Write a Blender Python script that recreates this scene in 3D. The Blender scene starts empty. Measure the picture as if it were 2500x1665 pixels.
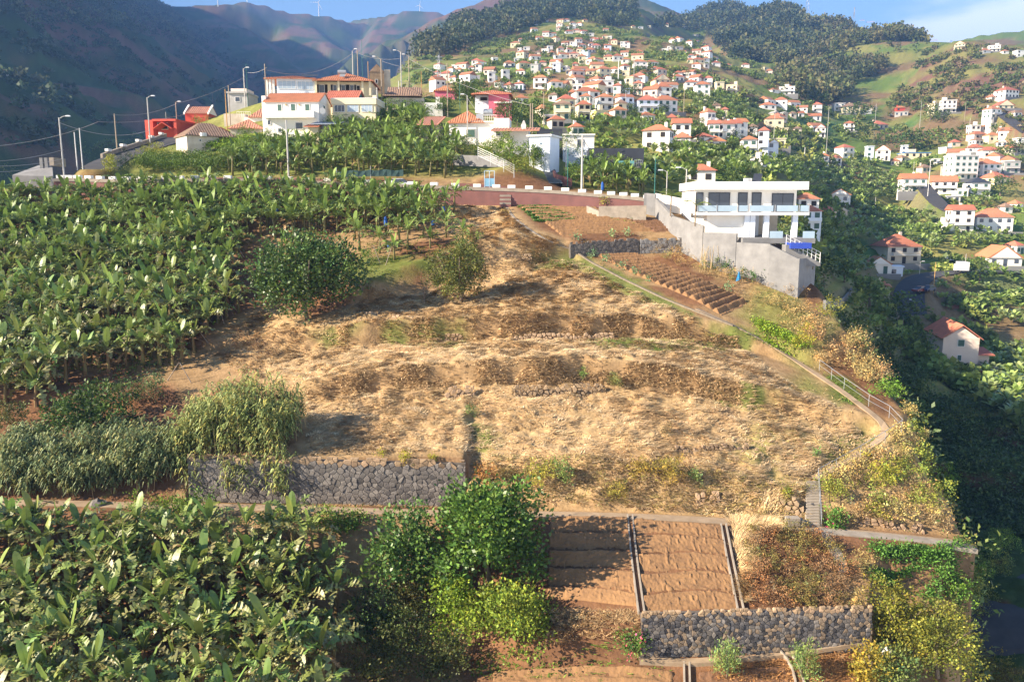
import bpy, math, random
import numpy as np
from mathutils import Vector, Matrix, Euler
random.seed(7); RNG = np.random.default_rng(11)
C = bpy.context.scene.collection
SC = bpy.context.scene
# ------------------------------------------------------------------ camera
F = 1944.0; CX = 1250.0; CY = 832.5; TH = math.radians(9.6)      # pixel focal length of the 2500 px frame, pitch
cam = bpy.data.cameras.new('camera'); cam.lens = 28.0; cam.sensor_width = 36.0
cam.clip_start = 0.5; cam.clip_end = 40000
co = bpy.data.objects.new('camera', cam); C.objects.link(co)
co.location = (0, 0, 0); co.rotation_euler = (math.pi/2 - TH, 0, 0); SC.camera = co
# ------------------------------------------------------------------ light
SUN_EL = 27.0; SUN_DIR = Vector((-0.955, -0.296, math.tan(math.radians(SUN_EL)))).normalized()
sl = bpy.data.lights.new('sun', 'SUN'); sl.energy = 5.0; sl.angle = math.radians(0.5); sl.color = (1.0, 0.86, 0.68)
so = bpy.data.objects.new('sun', sl); C.objects.link(so); so.location = (-200, -60, 150)
so.rotation_euler = SUN_DIR.to_track_quat('Z', 'Y').to_euler()
W_ = bpy.data.worlds.new('World'); SC.world = W_; W_.use_nodes = True
nt = W_.node_tree; bg = nt.nodes['Background']
sky = nt.nodes.new('ShaderNodeTexSky'); sky.sky_type = 'NISHITA'; sky.sun_disc = False
sky.sun_elevation = math.radians(SUN_EL); sky.sun_rotation = math.atan2(SUN_DIR.x, SUN_DIR.y)
sky.altitude = 200; sky.air_density = 1.0; sky.dust_density = 0.3; sky.ozone_density = 2.5
# low bank of cloud: pale where a soft noise rises above the horizon haze, all round
tc = nt.nodes.new('ShaderNodeTexCoord'); sep = nt.nodes.new('ShaderNodeSeparateXYZ')
nt.links.new(tc.outputs['Generated'], sep.inputs[0])
mp = nt.nodes.new('ShaderNodeMapping'); mp.inputs['Scale'].default_value = (2.6, 2.6, 9.0); mp.inputs['Location'].default_value = (0.35, 0.2, 0)
nt.links.new(tc.outputs['Generated'], mp.inputs[0])
nz = nt.nodes.new('ShaderNodeTexNoise'); nz.inputs['Scale'].default_value = 1.0; nz.inputs['Detail'].default_value = 7; nz.inputs['Roughness'].default_value = 0.55
nt.links.new(mp.outputs[0], nz.inputs['Vector'])
def wmath(op, a, b=None, c=None):
    n = nt.nodes.new('ShaderNodeMath'); n.operation = op
    for i, v in enumerate((a, b, c)):
        if v is None: continue
        if isinstance(v, (int, float)): n.inputs[i].default_value = v
        else: nt.links.new(v, n.inputs[i])
    return n.outputs[0]
up = wmath('SUBTRACT', 0.215, sep.outputs[2])            # towards the horizon the bank closes
dxy = wmath('MULTIPLY', wmath('SUBTRACT', sep.outputs[0], 0.30), 0.55)   # it thickens towards the sea side
msk = wmath('ADD', wmath('MULTIPLY', up, 7.0), wmath('ADD', dxy, wmath('MULTIPLY', wmath('SUBTRACT', nz.outputs['Fac'], 0.5), 1.6)))
mr = nt.nodes.new('ShaderNodeMapRange'); mr.interpolation_type = 'SMOOTHSTEP'
mr.inputs['From Min'].default_value = 0.02; mr.inputs['From Max'].default_value = 0.34
nt.links.new(msk, mr.inputs['Value'])
mx = nt.nodes.new('ShaderNodeMix'); mx.data_type = 'RGBA'; mx.inputs['B'].default_value = (8.6, 8.4, 8.3, 1)
nt.links.new(mr.outputs[0], mx.inputs['Factor']); nt.links.new(sky.outputs[0], mx.inputs['A'])
nt.links.new(mx.outputs['Result'], bg.inputs['Color']); bg.inputs['Strength'].default_value = 0.07
vs = SC.view_settings; vs.view_transform = 'Standard'; vs.look = 'None'; vs.gamma = 1; vs.use_curve_mapping = False; vs.exposure = 1.55
SC.cycles.use_denoising = True; SC.cycles.denoising_prefilter = 'NONE'; SC.cycles.use_adaptive_sampling = False; SC.cycles.max_bounces = 5; SC.cycles.volume_bounces = 0
SC.cycles.transparent_max_bounces = 8; SC.cycles.diffuse_bounces = 3
SC.cycles.sample_clamp_indirect = 6.0

# ------------------------------------------------------------------ projection: photograph pixel <-> world (camera at the origin)
def ray(px, py):
    t = (CY - py)/F; s = (px - CX)/F
    return s, math.cos(TH) + t*math.sin(TH), -math.sin(TH) + t*math.cos(TH)
def P(px, py, Y):
    x, y, z = ray(px, py); return Vector((x/y*Y, Y, z/y*Y))
def zpy(py, Y): return Y*math.tan(math.atan((CY - py)/F) - TH)
def proj(X, Y, Z):
    d = Y*math.cos(TH) - Z*math.sin(TH); v = Y*math.sin(TH) + Z*math.cos(TH)
    return CX + F*X/d, CY - F*v/d
def ppm(v): return F/(v[1]*math.cos(TH) - v[2]*math.sin(TH))       # pixels per metre at a point

# ------------------------------------------------------------------ numpy noise
def _h(ix, iy, s):
    n = (ix.astype(np.int64)*374761393 + iy.astype(np.int64)*668265263 + s*982451653) & 0x7fffffff
    n = ((n ^ (n >> 13))*1274126177) & 0x7fffffff
    return ((n ^ (n >> 16)) & 0xffff)/65535.0
def vnoise(x, y, s=0):
    ix = np.floor(x); iy = np.floor(y); fx = x-ix; fy = y-iy
    fx = fx*fx*(3-2*fx); fy = fy*fy*(3-2*fy)
    a = _h(ix, iy, s); b = _h(ix+1, iy, s); c = _h(ix, iy+1, s); d = _h(ix+1, iy+1, s)
    return (a+(b-a)*fx)*(1-fy) + (c+(d-c)*fx)*fy
def fbm(x, y, s=0, o=4, r=0.5):
    v = 0; a = 1; t = 0
    for i in range(o):
        v = v + a*vnoise(x, y, s+i*17); t += a; a *= r; x = x*2.03+3.1; y = y*2.03+1.7
    return v/t
def ridged(x, y, s=0, o=4):
    v = 0; a = 1; t = 0
    for i in range(o):
        v = v + a*(1-np.abs(2*vnoise(x, y, s+i*13)-1)); t += a; a *= 0.5; x = x*2.1+1.3; y = y*2.1+4.2
    return v/t
def sstep(a, b, x):
    t = np.clip((x-a)/(b-a), 0, 1); return t*t*(3-2*t)
def inpoly(poly, x, y):
    r = np.zeros(np.shape(x), bool); n = len(poly)
    for i in range(n):
        x1, y1 = poly[i][:2]; x2, y2 = poly[(i+1) % n][:2]
        if y1 == y2: continue
        c = ((y1 > y) != (y2 > y)) & (x < (x2-x1)*(y-y1)/(y2-y1)+x1)
        r ^= c
    return r
def polydist(poly, x, y):
    d = np.full(np.shape(x), 1e9); n = len(poly)
    for i in range(n):
        x1, y1 = poly[i][:2]; x2, y2 = poly[(i+1) % n][:2]
        dx, dy = x2-x1, y2-y1; L = dx*dx+dy*dy+1e-9
        t = np.clip(((x-x1)*dx+(y-y1)*dy)/L, 0, 1)
        d = np.minimum(d, np.hypot(x-(x1+t*dx), y-(y1+t*dy)))
    return d
# ------------------------------------------------------------------ terrain: one height field
NU, NR = 560, 760
US = np.linspace(-0.92, 0.92, NU)
_r = np.linspace(0, 1, NR)
LY = np.concatenate([np.log(np.linspace(16, 32, 30, endpoint=False)), np.log(32)+(_r[:NR-30-260]/_r[NR-30-260])*np.log(130/32), np.log(130)+np.linspace(0, 1, 260)*np.log(9000/130)])
NR = len(LY); YS = np.exp(LY)
# near hill: the same knots in every column (terrace edges), lofted between columns
def col(*k): return [(y, zpy(-v, y) if v < -60 else v) for y, v in k]   # v < -60 means minus a pixel row
NEAR = {
 -500: col((15,-30),(38,-26.5),(44,-25),(44.6,-24.6),(53,-1225),(54.4,-1217),(54.8,-1214),(56.2,-1150),(66,-985),(66.6,-960),(76,-850),(76.6,-830),(88,-725),(88.6,-705),(108,-505),(108.6,-475),(115,2.0),(120,0),(130,-8),(160,-25),(200,-45)),
 0:    col((15,-30),(38,-26.5),(44,-25),(44.6,-24.6),(53,-1234),(54.4,-1220),(54.8,-1216),(56.2,-1150),(66,-985),(66.6,-960),(76,-850),(76.6,-830),(88,-725),(88.6,-705),(110,-500),(110.6,-468),(117,2.6),(121,2.5),(126,1),(160,-15),(200,-40)),
 160:  col((15,-30),(38,-26.5),(44,-25),(44.6,-24.6),(53,-1236),(54.3,-1223),(54.7,-1219),(56.1,-1155),(66,-985),(66.6,-960),(76,-850),(76.6,-830),(88,-725),(88.6,-705),(116,-478),(116.5,-452),(123,3.9),(127,4.2),(135,4.0),(165,-5),(200,-35)),
 300:  col((15,-30),(38,-26.5),(44,-25),(44.6,-24.6),(52.9,-1240),(54.2,-1228),(54.6,-1223),(56,-1165),(66,-985),(66.6,-960),(76,-850),(76.6,-830),(88,-725),(88.6,-705),(113.5,-483),(114,-458),(120,3.1),(123,4.2),(135,8.0),(155,10),(200,-20)),
 455:  col((15,-30),(38,-26.5),(44,-25),(44.6,-24.6),(52.8,-1242),(54.1,-1230),(54.5,-1225),(56,-1165),(66,-985),(66.6,-960),(76,-850),(76.6,-830),(88,-725),(88.6,-705),(112.5,-480),(113,-455),(119,3.0),(123,4.4),(135,-375),(165,-305),(200,-10)),
 470:  col((15,-30),(38,-26.5),(44,-25),(44.6,-24.6),(52.8,-1243),(54.1,-1231),(55.4,-1224),(55.8,-1116),(66,-985),(66.6,-960),(76,-850),(76.6,-830),(88,-725),(88.6,-705),(112.5,-480),(113,-455),(119,3.0),(123,4.4),(135,-373),(165,-300),(200,-10)),
 640:  col((15,-30),(38,-26.5),(44,-25),(44.6,-24.6),(52.8,-1246),(54.1,-1235),(55.6,-1228),(56,-1117),(65,-985),(66.5,-950),(75,-855),(76.5,-825),(86,-745),(87.5,-715),(111.5,-480),(112,-455),(118,3.0),(122,4.6),(140,-350),(165,-245),(200,5)),
 900:  col((15,-30),(38,-27),(43.5,-1640),(44.6,-1612),(52.6,-1254),(53.9,-1243),(55.8,-1233),(56.2,-1118),(64.5,-965),(66.5,-905),(73,-855),(75.5,-785),(82,-745),(84.5,-685),(109.5,-492),(110,-466),(116,2.6),(120,4.0),(140,-345),(180,-225),(215,5)),
 1134: col((15,-31),(37,-28),(43,-1645),(44.5,-1600),(52.3,-1262),(53.5,-1250),(56,-1238),(56.4,-1118),(65,-945),(67,-880),(73.5,-835),(75.5,-775),(88,-690),(91,-600),(108,-500),(108.6,-475),(114.6,2.3),(118,3.4),(142,-345),(195,-240),(225,5)),
 1152: col((15,-31),(37,-28),(43,-1645),(44.5,-1600),(52.3,-1262),(53.5,-1250),(54,-1244),(57.8,-1115),(65,-945),(67,-878),(73.5,-835),(75.5,-775),(89,-680),(92,-590),(108,-500),(108.6,-476),(114.6,2.3),(118,3.4),(142,-345),(195,-240),(225,5)),
 1250: col((15,-31),(37,-28),(43,-1625),(44.2,-1560),(52,-1262),(53.2,-1249),(53.7,-1243),(57,-1120),(65,-942),(67.3,-872),(73.5,-828),(75.5,-768),(90,-655),(93,-575),(107.5,-501),(108,-479),(114,1.7),(122,-402),(145,-350),(190,-262),(220,8)),
 1380: col((15,-31),(37,-28),(42.6,-1615),(43.6,-1530),(51.8,-1264),(52.9,-1251),(53.4,-1245),(56.5,-1122),(65.5,-940),(67.5,-870),(73.5,-826),(75.5,-769),(92.5,-632),(93.5,-600),(106.6,-503),(107.1,-485),(113,1.0),(117,2.0),(135,-410),(170,-350),(200,8)),
 1420: col((15,-31),(37,-28),(42.4,-1612),(43.3,-1525),(51.7,-1265),(52.8,-1252),(53.3,-1246),(56.5,-1122),(65.5,-940),(67.5,-870),(73.5,-826),(75.5,-770),(93.8,-620),(94.3,-588),(106.2,-506),(106.7,-490),(112.6,0.7),(116.6,1.8),(135,-425),(165,-370),(200,8)),
 1560: col((15,-31),(37,-28),(42.2,-1602),(42.7,-1510),(51.6,-1268),(52.7,-1256),(53.2,-1250),(56.2,-1125),(64.5,-950),(66.5,-885),(73,-830),(75.3,-772),(95,-617),(95.4,-583),(104.5,-512),(105,-500),(111,0),(114,0.5),(130,-455),(160,-420),(200,4)),
 1700: col((15,-31),(37,-28),(42.3,-1598),(42.8,-1502),(51.4,-1275),(52.5,-1263),(53,-1257),(55.6,-1150),(63.5,-970),(65.5,-910),(72.5,-838),(75,-778),(95.5,-612),(95.9,-580),(103,-530),(103.5,-526),(106,-2.3),(110,-3.5),(130,-490),(160,-440),(200,2)),
 1850: col((15,-31),(37,-28),(42.4,-1592),(42.9,-1498),(51.2,-1285),(52.3,-1272),(52.8,-1266),(55,-1175),(62.5,-1000),(64.5,-940),(71.5,-868),(74,-815),(86,-690),(87,-670),(99,-590),(100,-585),(104,-5),(108,-7),(120,-10),(150,-10),(200,-5)),
 2000: col((15,-31),(37,-28),(42.5,-1588),(43,-1496),(50.8,-1302),(51.9,-1288),(52.4,-1282),(54,-1220),(61.5,-1040),(63.5,-990),(70.5,-905),(72.5,-865),(82,-755),(84,-730),(97,-610),(99,-605),(104,-7),(108,-9),(120,-14),(150,-15),(200,-10)),
 2120: col((15,-31),(37,-28),(42.6,-1584),(43.1,-1495),(50.4,-1312),(51.6,-1297),(52.1,-1292),(53.5,-1248),(60.5,-1072),(63,-1010),(71,-905),(73,-870),(82,-765),(84,-745),(97,-620),(99,-610),(104,-8),(108,-10),(120,-16),(150,-20),(200,-12)),
 2160: col((15,-31),(37,-28),(42.6,-1600),(45.5,-1500),(50.3,-1316),(51.6,-1299),(52.1,-1294),(53.5,-1253),(60.3,-1078),(63,-1018),(71,-910),(73,-875),(82,-765),(84,-745),(97,-620),(99,-610),(104,-8),(108,-10),(120,-16),(150,-20),(200,-12)),
 2420: col((15,-33),(37,-29),(44,-27.5),(46.5,-1480),(50.2,-1345),(51.4,-1325),(52,-1318),(53.5,-1275),(61,-1085),(63,-1030),(71,-925),(73,-890),(82,-780),(84,-760),(97,-620),(99,-610),(104,-8),(108,-10),(120,-16),(150,-20),(200,-12)),
}
ncol = sorted(NEAR); ncu = np.array([(c-CX)/F for c in ncol])
# the columns are nominal at mid height; correct the loft parameter for the bending of pixel columns per knot
KY = np.array([[k[0] for k in NEAR[c]] for c in ncol])
for _i, _c in enumerate(ncol):
    if 800 < _c < 2150:
        for _k in (8, 10):      # the terrace walls stand nearly upright
            _d = KY[_i, _k+1]-KY[_i, _k]; KY[_i, _k] += _d-min(_d, .55)
KZ = np.array([[k[1] for k in NEAR[c]] for c in ncol])
KU = np.array([[(c-CX)/F*(math.cos(TH)-z/y*math.sin(TH)) for y, z in NEAR[c]] for c in ncol])
nearZ = np.zeros((NR, NU)); NK = KY.shape[1]
_ky = np.array([np.interp(US, KU[:, k], KY[:, k]) for k in range(NK)]); _kz = np.array([np.interp(US, KU[:, k], KZ[:, k]) for k in range(NK)])
_wob = (fbm(US[None, :]*YS[:, None]/7, YS[:, None]/30+0*US[None, :], 44, 3)-.5)*2.0*(sstep(60, 64, YS)*sstep(95, 88, YS))[:, None]*(sstep(-.33, -.28, US)*sstep(.42, .36, US))[None, :]
for i in range(NU): nearZ[:, i] = np.interp(YS+_wob[:, i], _ky[:, i], _kz[:, i])
def knot(k, u): return float(np.interp(u, US, _ky[k])), float(np.interp(u, US, _kz[k]))
# far land: profiles per column
FAR = {
 -1500:[(60,-30),(100,-40),(250,-47),(900,-47.1),(9000,0)],
 700:[(60,-30),(100,-40),(250,-47),(900,-47.1),(9000,0)],
 800:[(60,-25),(100,-30),(250,-45),(500,-20),(700,-30),(9000,0)],
 900: [(100,-12),(350,-12),(500,25),(600,-192),(800,40),(9000,0)],
 1000:[(100,-5),(200,-8),(320,8),(430,-212),(600,-175),(800,-142),(870,-136),(1000,140),(1500,100),(9000,0)],
 1100:[(100,0),(200,8),(300,-235),(450,-195),(600,-165),(800,-120),(1000,-80),(1100,-60),(1300,225),(2000,180),(9000,0)],
 1250:[(100,0),(170,10),(260,-275),(350,-230),(450,-195),(600,-150),(800,-105),(1000,-65),(1200,-28),(1350,-13),(1600,300),(2200,220),(9000,0)],
 1400:[(100,0),(160,-342),(210,-310),(270,-280),(350,-235),(450,-190),(600,-145),(800,-100),(960,-60),(1050,-50),(1350,-0.5),(1500,366),(1800,330),(2500,250),(9000,0)],
 1550:[(100,-2),(150,-432),(200,-352),(260,-310),(330,-255),(430,-205),(600,-150),(750,-110),(900,-78),(1050,-60),(1300,-25),(1400,-15),(1700,300),(2500,250),(9000,0)],
 1700:[(100,-6),(150,-472),(200,-386),(260,-335),(330,-280),(430,-225),(550,-175),(700,-125),(800,-87),(900,140),(1200,200),(1700,-52),(1900,-38),(2300,380),(9000,0)],
 1800:[(100,-10),(140,-492),(190,-420),(260,-360),(340,-300),(450,-240),(560,-200),(700,-165),(900,-150),(1300,-92),(1700,-40),(1850,-24),(2300,380),(9000,0)],
 1930:[(100,-16),(130,-545),(200,-450),(280,-390),(360,-340),(450,-290),(550,-240),(700,-200),(900,-150),(1150,-97),(1400,-55),(1500,-22),(1900,300),(9000,0)],
 2050:[(100,-28),(125,-20),(150,-700),(200,-600),(260,-510),(340,-430),(430,-360),(520,-300),(620,-250),(750,-190),(950,-120),(1150,-70),(1250,-52),(1600,230),(9000,0)],
 2200:[(60,-42),(100,-38),(150,-800),(200,-705),(225,-655),(270,-570),(330,-480),(400,-410),(480,-340),(560,-280),(650,-230),(780,-170),(900,-120),(1000,-86),(1400,150),(9000,0)],
 2350:[(60,-46),(90,-41),(130,-930),(165,-860),(200,-755),(225,-655),(265,-570),(320,-480),(380,-400),(440,-330),(510,-270),(600,-200),(700,-140),(800,-112),(900,-104),(1200,150),(9000,0)],
 2500:[(60,-44),(80,-43),(120,-1000),(150,-920),(190,-800),(225,-680),(265,-580),(310,-500),(360,-420),(410,-340),(480,-270),(560,-200),(650,-150),(780,-130),(850,-122),(1200,100),(9000,0)],
 2900:[(60,-44),(80,-43),(120,-1000),(150,-920),(190,-800),(225,-680),(265,-580),(310,-500),(360,-420),(410,-340),(480,-270),(560,-200),(650,-150),(780,-130),(850,-122),(1200,100),(9000,0)],
}
fcols = sorted(FAR); FZ = []
FU = []
for c in fcols:
    ys = np.array([k[0] for k in FAR[c]], float)
    zs = np.array([zpy(-v, y) if (v < -48 or v == -0.5 or (y >= 950 and v < 0)) else v for y, v in FAR[c]], float)
    tz = zs/ys
    FZ.append(np.interp(LY, np.log(ys), zs))
    FU.append((c-CX)/F*(math.cos(TH)-0.15*math.sin(TH)))
FZ = np.array(FZ); FU = np.array(FU)
farZ = np.array([np.interp(US, FU, FZ[:, r]) for r in range(NR)])
# smooth the creases between the columns
def blur(a, n, axis):
    k = np.hanning(n+2)[1:-1]; k /= k.sum(); p = n//2
    b = np.pad(a, [(p, p) if i == axis else (0, 0) for i in range(2)], mode='edge')
    return np.apply_along_axis(lambda v: np.convolve(v, k, 'valid'), axis, b)
farZ = blur(blur(farZ, 15, 1), 9, 0)
GU, GY = np.meshgrid(US, YS); GX = GU*GY
def ridge(pts, sl, sr, nz_=0.0, sc=300.0, seed=0, wave=0.35, flat=70.0):
    """a mountain: crest through (px, py, depth) points, falling off at the given slopes on its left and right (or front and back) side"""
    q = [P(*p) for p in pts]; best = np.full(GX.shape, -1e9)
    for a, b in zip(q[:-1], q[1:]):
        dx, dy = b.x-a.x, b.y-a.y; L = dx*dx+dy*dy
        t0 = ((GX-a.x)*dx+(GY-a.y)*dy)/L; t = np.clip(t0, 0, 1)
        d = np.hypot(GX-a.x-t*dx, GY-a.y-t*dy); side = (GX-a.x)*dy-(GY-a.y)*dx     # >0: right of the crest's direction
        s = np.where(side > 0, sr, sl)
        rn = ridged(GX/sc, GY/sc, seed, 4)-0.55
        z = a.z+t*(b.z-a.z)-s*np.maximum(0, d-flat)*(1-wave*rn*2*sstep(sc*0.1, sc*0.8, d))
        best = np.maximum(best, z)
    return best + nz_*(fbm(GX/sc*3, GY/sc*3, seed+5, 4)-0.5)
# left flank: valley wall that faces right, so the low sun on the left leaves it in its own shade
fl = 0.80*(-GX-235)
rn = ridged(GX/260+GY/900, GY/230, 31, 5)-0.55
fl = fl + rn*np.clip(fl+60, 0, 160)*0.62
fl = np.interp(fl, [-400, 95, 135, 2000], [-400, 95, 103, 103+0.88*1865])     # a ledge part of the way up
flank = np.minimum(fl, 0.45*(-GX)+330)
flank = flank - 0.9*np.clip(GY-2750, 0, 1e9)
wind1 = ridge([(380,30,3100),(440,24,3200),(520,20,3300),(570,18,3400),(610,16,3500),(680,36,3600),(780,46,3700),(830,60,3800),(868,62,3900)], 0.6, 0.85, 4, 420, 3, 0.45)
spur1 = ridge([(470,22,3200),(560,75,2800),(630,135,2400),(690,185,2150)], 0.75, 0.85, 8, 300, 5, 0.5)
spur2 = ridge([(700,45,3600),(770,110,3000),(780,170,2600)], 0.55, 0.9, 8, 300, 6, 0.6)
wind2 = ridge([(868,62,4300),(900,54,4200),(960,46,4000),(1010,36,3900),(1050,38,3900),(1100,55,3900),(1200,80,3900)], 0.6, 0.85, 4, 380, 7, 0.45)
spur3 = ridge([(960,50,3900),(950,90,3400),(935,135,3000),(915,170,2700)], 0.8, 0.85, 8, 260, 8, 0.6)
peak = ridge([(1170,28,2500),(1230,8,2600),(1300,-30,2700),(1440,-20,2700),(1500,-8,2600),(1540,12,2500),(1590,38,2400),(1650,60,2300)], 0.6, 0.7, 4, 260, 9, 0.3)
peak = np.minimum(peak, 1e9)
backhill = ridge([(2380,115,1500),(2440,98,1550),(2500,88,1600),(2600,70,1700)], 0.5, 0.5, 10, 200, 12, 0.3)
amp = np.clip((GY-260)/900, 0, 1)
farN = farZ + amp*(fbm(GX/140, GY/140, 21, 5)-0.5)*55*sstep(250, 900, GY) + (fbm(GX/22, GY/22, 23, 3)-0.5)*4*sstep(150, 400, GY)
# cultivated terraces on the village slopes: risers of a metre or two
def smax(a, b, k): return np.logaddexp(a/k, b/k)*k
base = np.full(GX.shape, -58.0)
farT = smax(base, farN, 6.0)
stepT = 3.2; frac = farT/stepT-np.floor(farT/stepT)
ter = (np.floor(farT/stepT)+sstep(0.62, 1.0, frac))*stepT
farT = farT*0.35+ter*0.65
wt = sstep(1400, 1900, GY)
farT = np.maximum(farT, np.maximum.reduce([flank, wind1, spur1, spur2, wind2, spur3, peak, backhill]))
HILL = [(-260,10),(-230,113),(-84,117),(-74,128),(-66,145),(-62,165),(-55,180),(-40,198),(-8,208),(12,196),(20,170),(24,140),(26,122),(31,108),(33.5,101),(33.8,92),(33.5,80),(33.2,66),(32.0,52),(28.5,48),(26.5,43),(23,36),(20,10)]
ins = inpoly(HILL, GX, GY); dd = polydist(HILL, GX, GY); sd = np.where(ins, -dd, dd) + (fbm(GX/5, GY/5, 41, 3)-0.5)*3.0
# the cliff on the right is steep, the back of the knoll gentler
wdt = np.where((GX > 20) & (GY < 104), 4.0+6.0*sstep(52, 66, GY), 30.0)
m = sstep(0, 1, (sd+1.0)/wdt)
HZ = nearZ*(1-m)+farT*m
HILLM = 1-m
# relief of the uncut field, none on road, paths and plots
def Wray(px, py, H=None):
    """first hit of a photograph pixel's sight line with the ground"""
    H = HZ if H is None else H
    x, y, z = ray(px, py); u = x/y; s = z/y
    f = (u-US[0])/(US[1]-US[0]); i = int(np.clip(math.floor(f), 0, NU-2)); w = f-i
    c = H[:, i]*(1-w)+H[:, i+1]*w; d = c - s*YS
    k = np.nonzero(d > 0)[0]; k = k[k > 0]
    if len(k) == 0: return Vector((u*8000, 8000, s*8000))
    k = k[0]; t = -d[k-1]/(d[k]-d[k-1]+1e-9); t = min(max(t, 0), 1); Y = YS[k-1]+t*(YS[k]-YS[k-1])
    return Vector((u*Y, Y, s*Y))
def gz(X, Y):
    """ground height under world points (arrays or numbers)"""
    X = np.asarray(X, float); Y = np.asarray(Y, float); u = np.clip(X/Y, US[0], US[-1]-1e-6); l = np.log(Y)
    f = (u-US[0])/(US[1]-US[0]); i = np.clip(np.floor(f).astype(int), 0, NU-2); w = f-i
    k = np.clip(np.searchsorted(LY, l)-1, 0, NR-2); t = np.clip((l-LY[k])/(LY[k+1]-LY[k]), 0, 1)
    return (HZ[k, i]*(1-w)+HZ[k, i+1]*w)*(1-t)+(HZ[k+1, i]*(1-w)+HZ[k+1, i+1]*w)*t
def g3(X, Y, dz=0.0): return Vector((X, Y, float(gz(X, Y))+dz))
def wpoly(pts): return [tuple(Wray(*p)[:2]) for p in pts]
# ------------------------------------------------------------------ paths and roads cut into the hill (flattened before the field's relief is added)
def resample(pts, step):
    out = [Vector(pts[0])]
    for a, b in zip(pts[:-1], pts[1:]):
        a = Vector(a); b = Vector(b); n = max(1, int((b-a).length/step))
        out += [a+(b-a)*(i/n) for i in range(1, n+1)]
    return out
def smooth_line(pts, it=3):
    for _ in range(it):
        pts = [pts[0]]+[(pts[i-1]+pts[i]*2+pts[i+1])/4 for i in range(1, len(pts)-1)]+[pts[-1]]
    return pts
def flatten(line, w, soft):
    xs = [p.x for p in line]; ys = [p.y for p in line]; r = w/2+soft+1
    box = (GX > min(xs)-r) & (GX < max(xs)+r) & (GY > min(ys)-r) & (GY < max(ys)+r)
    x = GX[box]; y = GY[box]; best = np.full(x.shape, 1e9); zz = np.zeros(x.shape)
    for a, b in zip(line[:-1], line[1:]):
        dx, dy = b.x-a.x, b.y-a.y; L = dx*dx+dy*dy+1e-9; t = np.clip(((x-a.x)*dx+(y-a.y)*dy)/L, 0, 1)
        d = np.hypot(x-a.x-t*dx, y-a.y-t*dy); k = d < best; best[k] = d[k]; zz[k] = (a.z+t*(b.z-a.z))[k]
    m_ = sstep(w/2+soft, w/2+0.15, best); HZ[box] = HZ[box]*(1-m_)+zz*m_
def pathline(pix, step=0.8, it=4): return smooth_line(resample([Wray(*p) for p in pix], step), it)
def knotline(k, pxs): 
    out = []
    for p in pxs:
        u = (p-CX)/F*(math.cos(TH)+0.3*math.sin(TH)*max(0, (k < 9))); y, z = knot(k, u); out.append(Vector((u*y, y, z)))
    return out
PATH = smooth_line([(a+b)/2 for a, b in zip(knotline(4, range(-500, 2401, 60)), knotline(5, range(-500, 2401, 60)))], 2)
SIDE = pathline([(1700,755),(1790,795),(1870,835),(1960,893),(2050,952),(2130,1012),(2178,1048),(2150,1075),(2090,1112),(2030,1148),(1988,1172)], 0.7, 3)
STAIR = [Wray(1984,1178), Wray(1983,1288)]
EDGE = pathline([(1400,612),(1440,640),(1520,682),(1620,730),(1700,762),(1790,797)], 0.7, 2)
UPPER = pathline([(1238,508),(1252,530),(1290,560),(1340,590),(1400,612)], 0.7, 2)
SIDE2 = pathline([(2005,1300),(2040,1345),(2062,1400)], 0.6, 2)
ROAD = smooth_line([(a+b)/2 for a, b in zip(knotline(15, range(120, 1621, 50)), knotline(16, range(120, 1621, 50)))], 2)
HILLROAD = smooth_line([p+Vector((2.7, -.8, -.5)) for p in resample([P(205,408,124), P(228,388,130), P(300,364,138), P(360,346,144), P(405,331,152)], 2)], 3)
VALLEYROAD = smooth_line(resample([P(2225,775,185), P(2215,735,193), P(2222,700,203), P(2250,675,214), P(2320,664,220), P(2420,662,222), P(2540,666,222)], 3), 3)
HIGHROAD = smooth_line(resample([P(2250,450,315), P(2275,480,300), P(2300,505,285), P(2330,520,280)], 3), 2)
RIGHTROAD = smooth_line(resample([P(2430,270,455), P(2460,290,430), P(2480,305,410), P(2510,325,395)], 3), 2)
LOWROAD = smooth_line(resample([P(2560,1900,60), P(2500,1665,64), P(2455,1500,70), P(2452,1420,76), P(2500,1345,84)], 2), 3)
for l, w, so_ in ((PATH,1.0,.4),(SIDE,.9,.5),(STAIR,.8,.5),(EDGE,.5,.3),(UPPER,.5,.3),(SIDE2,.7,.4),(HILLROAD,5.0,2.0),(VALLEYROAD,6.5,5),(HIGHROAD,5,4),(RIGHTROAD,5,4),(LOWROAD,11,5)): flatten(l, w, so_)
_e = Wray
HZ0 = HZ.copy()
FIELD = wpoly([(560,790),(640,760),(760,790),(880,740),(900,690),(1040,720),(1150,600),(1130,560),(1100,500),(1230,505),(1290,560),(1370,590),(1330,640),(1400,630),(1480,680),(1700,790),(1800,820),(1900,920),(2050,1000),(2175,1055),(2100,1130),(1990,1180),(1970,1270),(1700,1250),(1160,1240),(1145,1112),(760,1108),(740,960),(600,910),(520,870)])
fm = inpoly(FIELD, GX, GY)
_pd = np.minimum.reduce([np.min([np.hypot(GX-p.x, GY-p.y) for p in l[::2]], axis=0) for l in (SIDE, EDGE, UPPER, STAIR)]); fm = fm*sstep(.6, 1.4, _pd)
HZ += fm*((fbm(GX/1.5, GY/1.2, 51, 3)-0.5)*0.62 + (fbm(GX/0.6, GY/0.5, 52, 2)-0.5)*0.34)
RUV = (GX > 30) & (GY < 130)
HZ += np.where(RUV, (fbm(GX/5, GY/5, 55, 4)-0.5)*4.0*sstep(33, 37, GX), 0)
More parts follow.
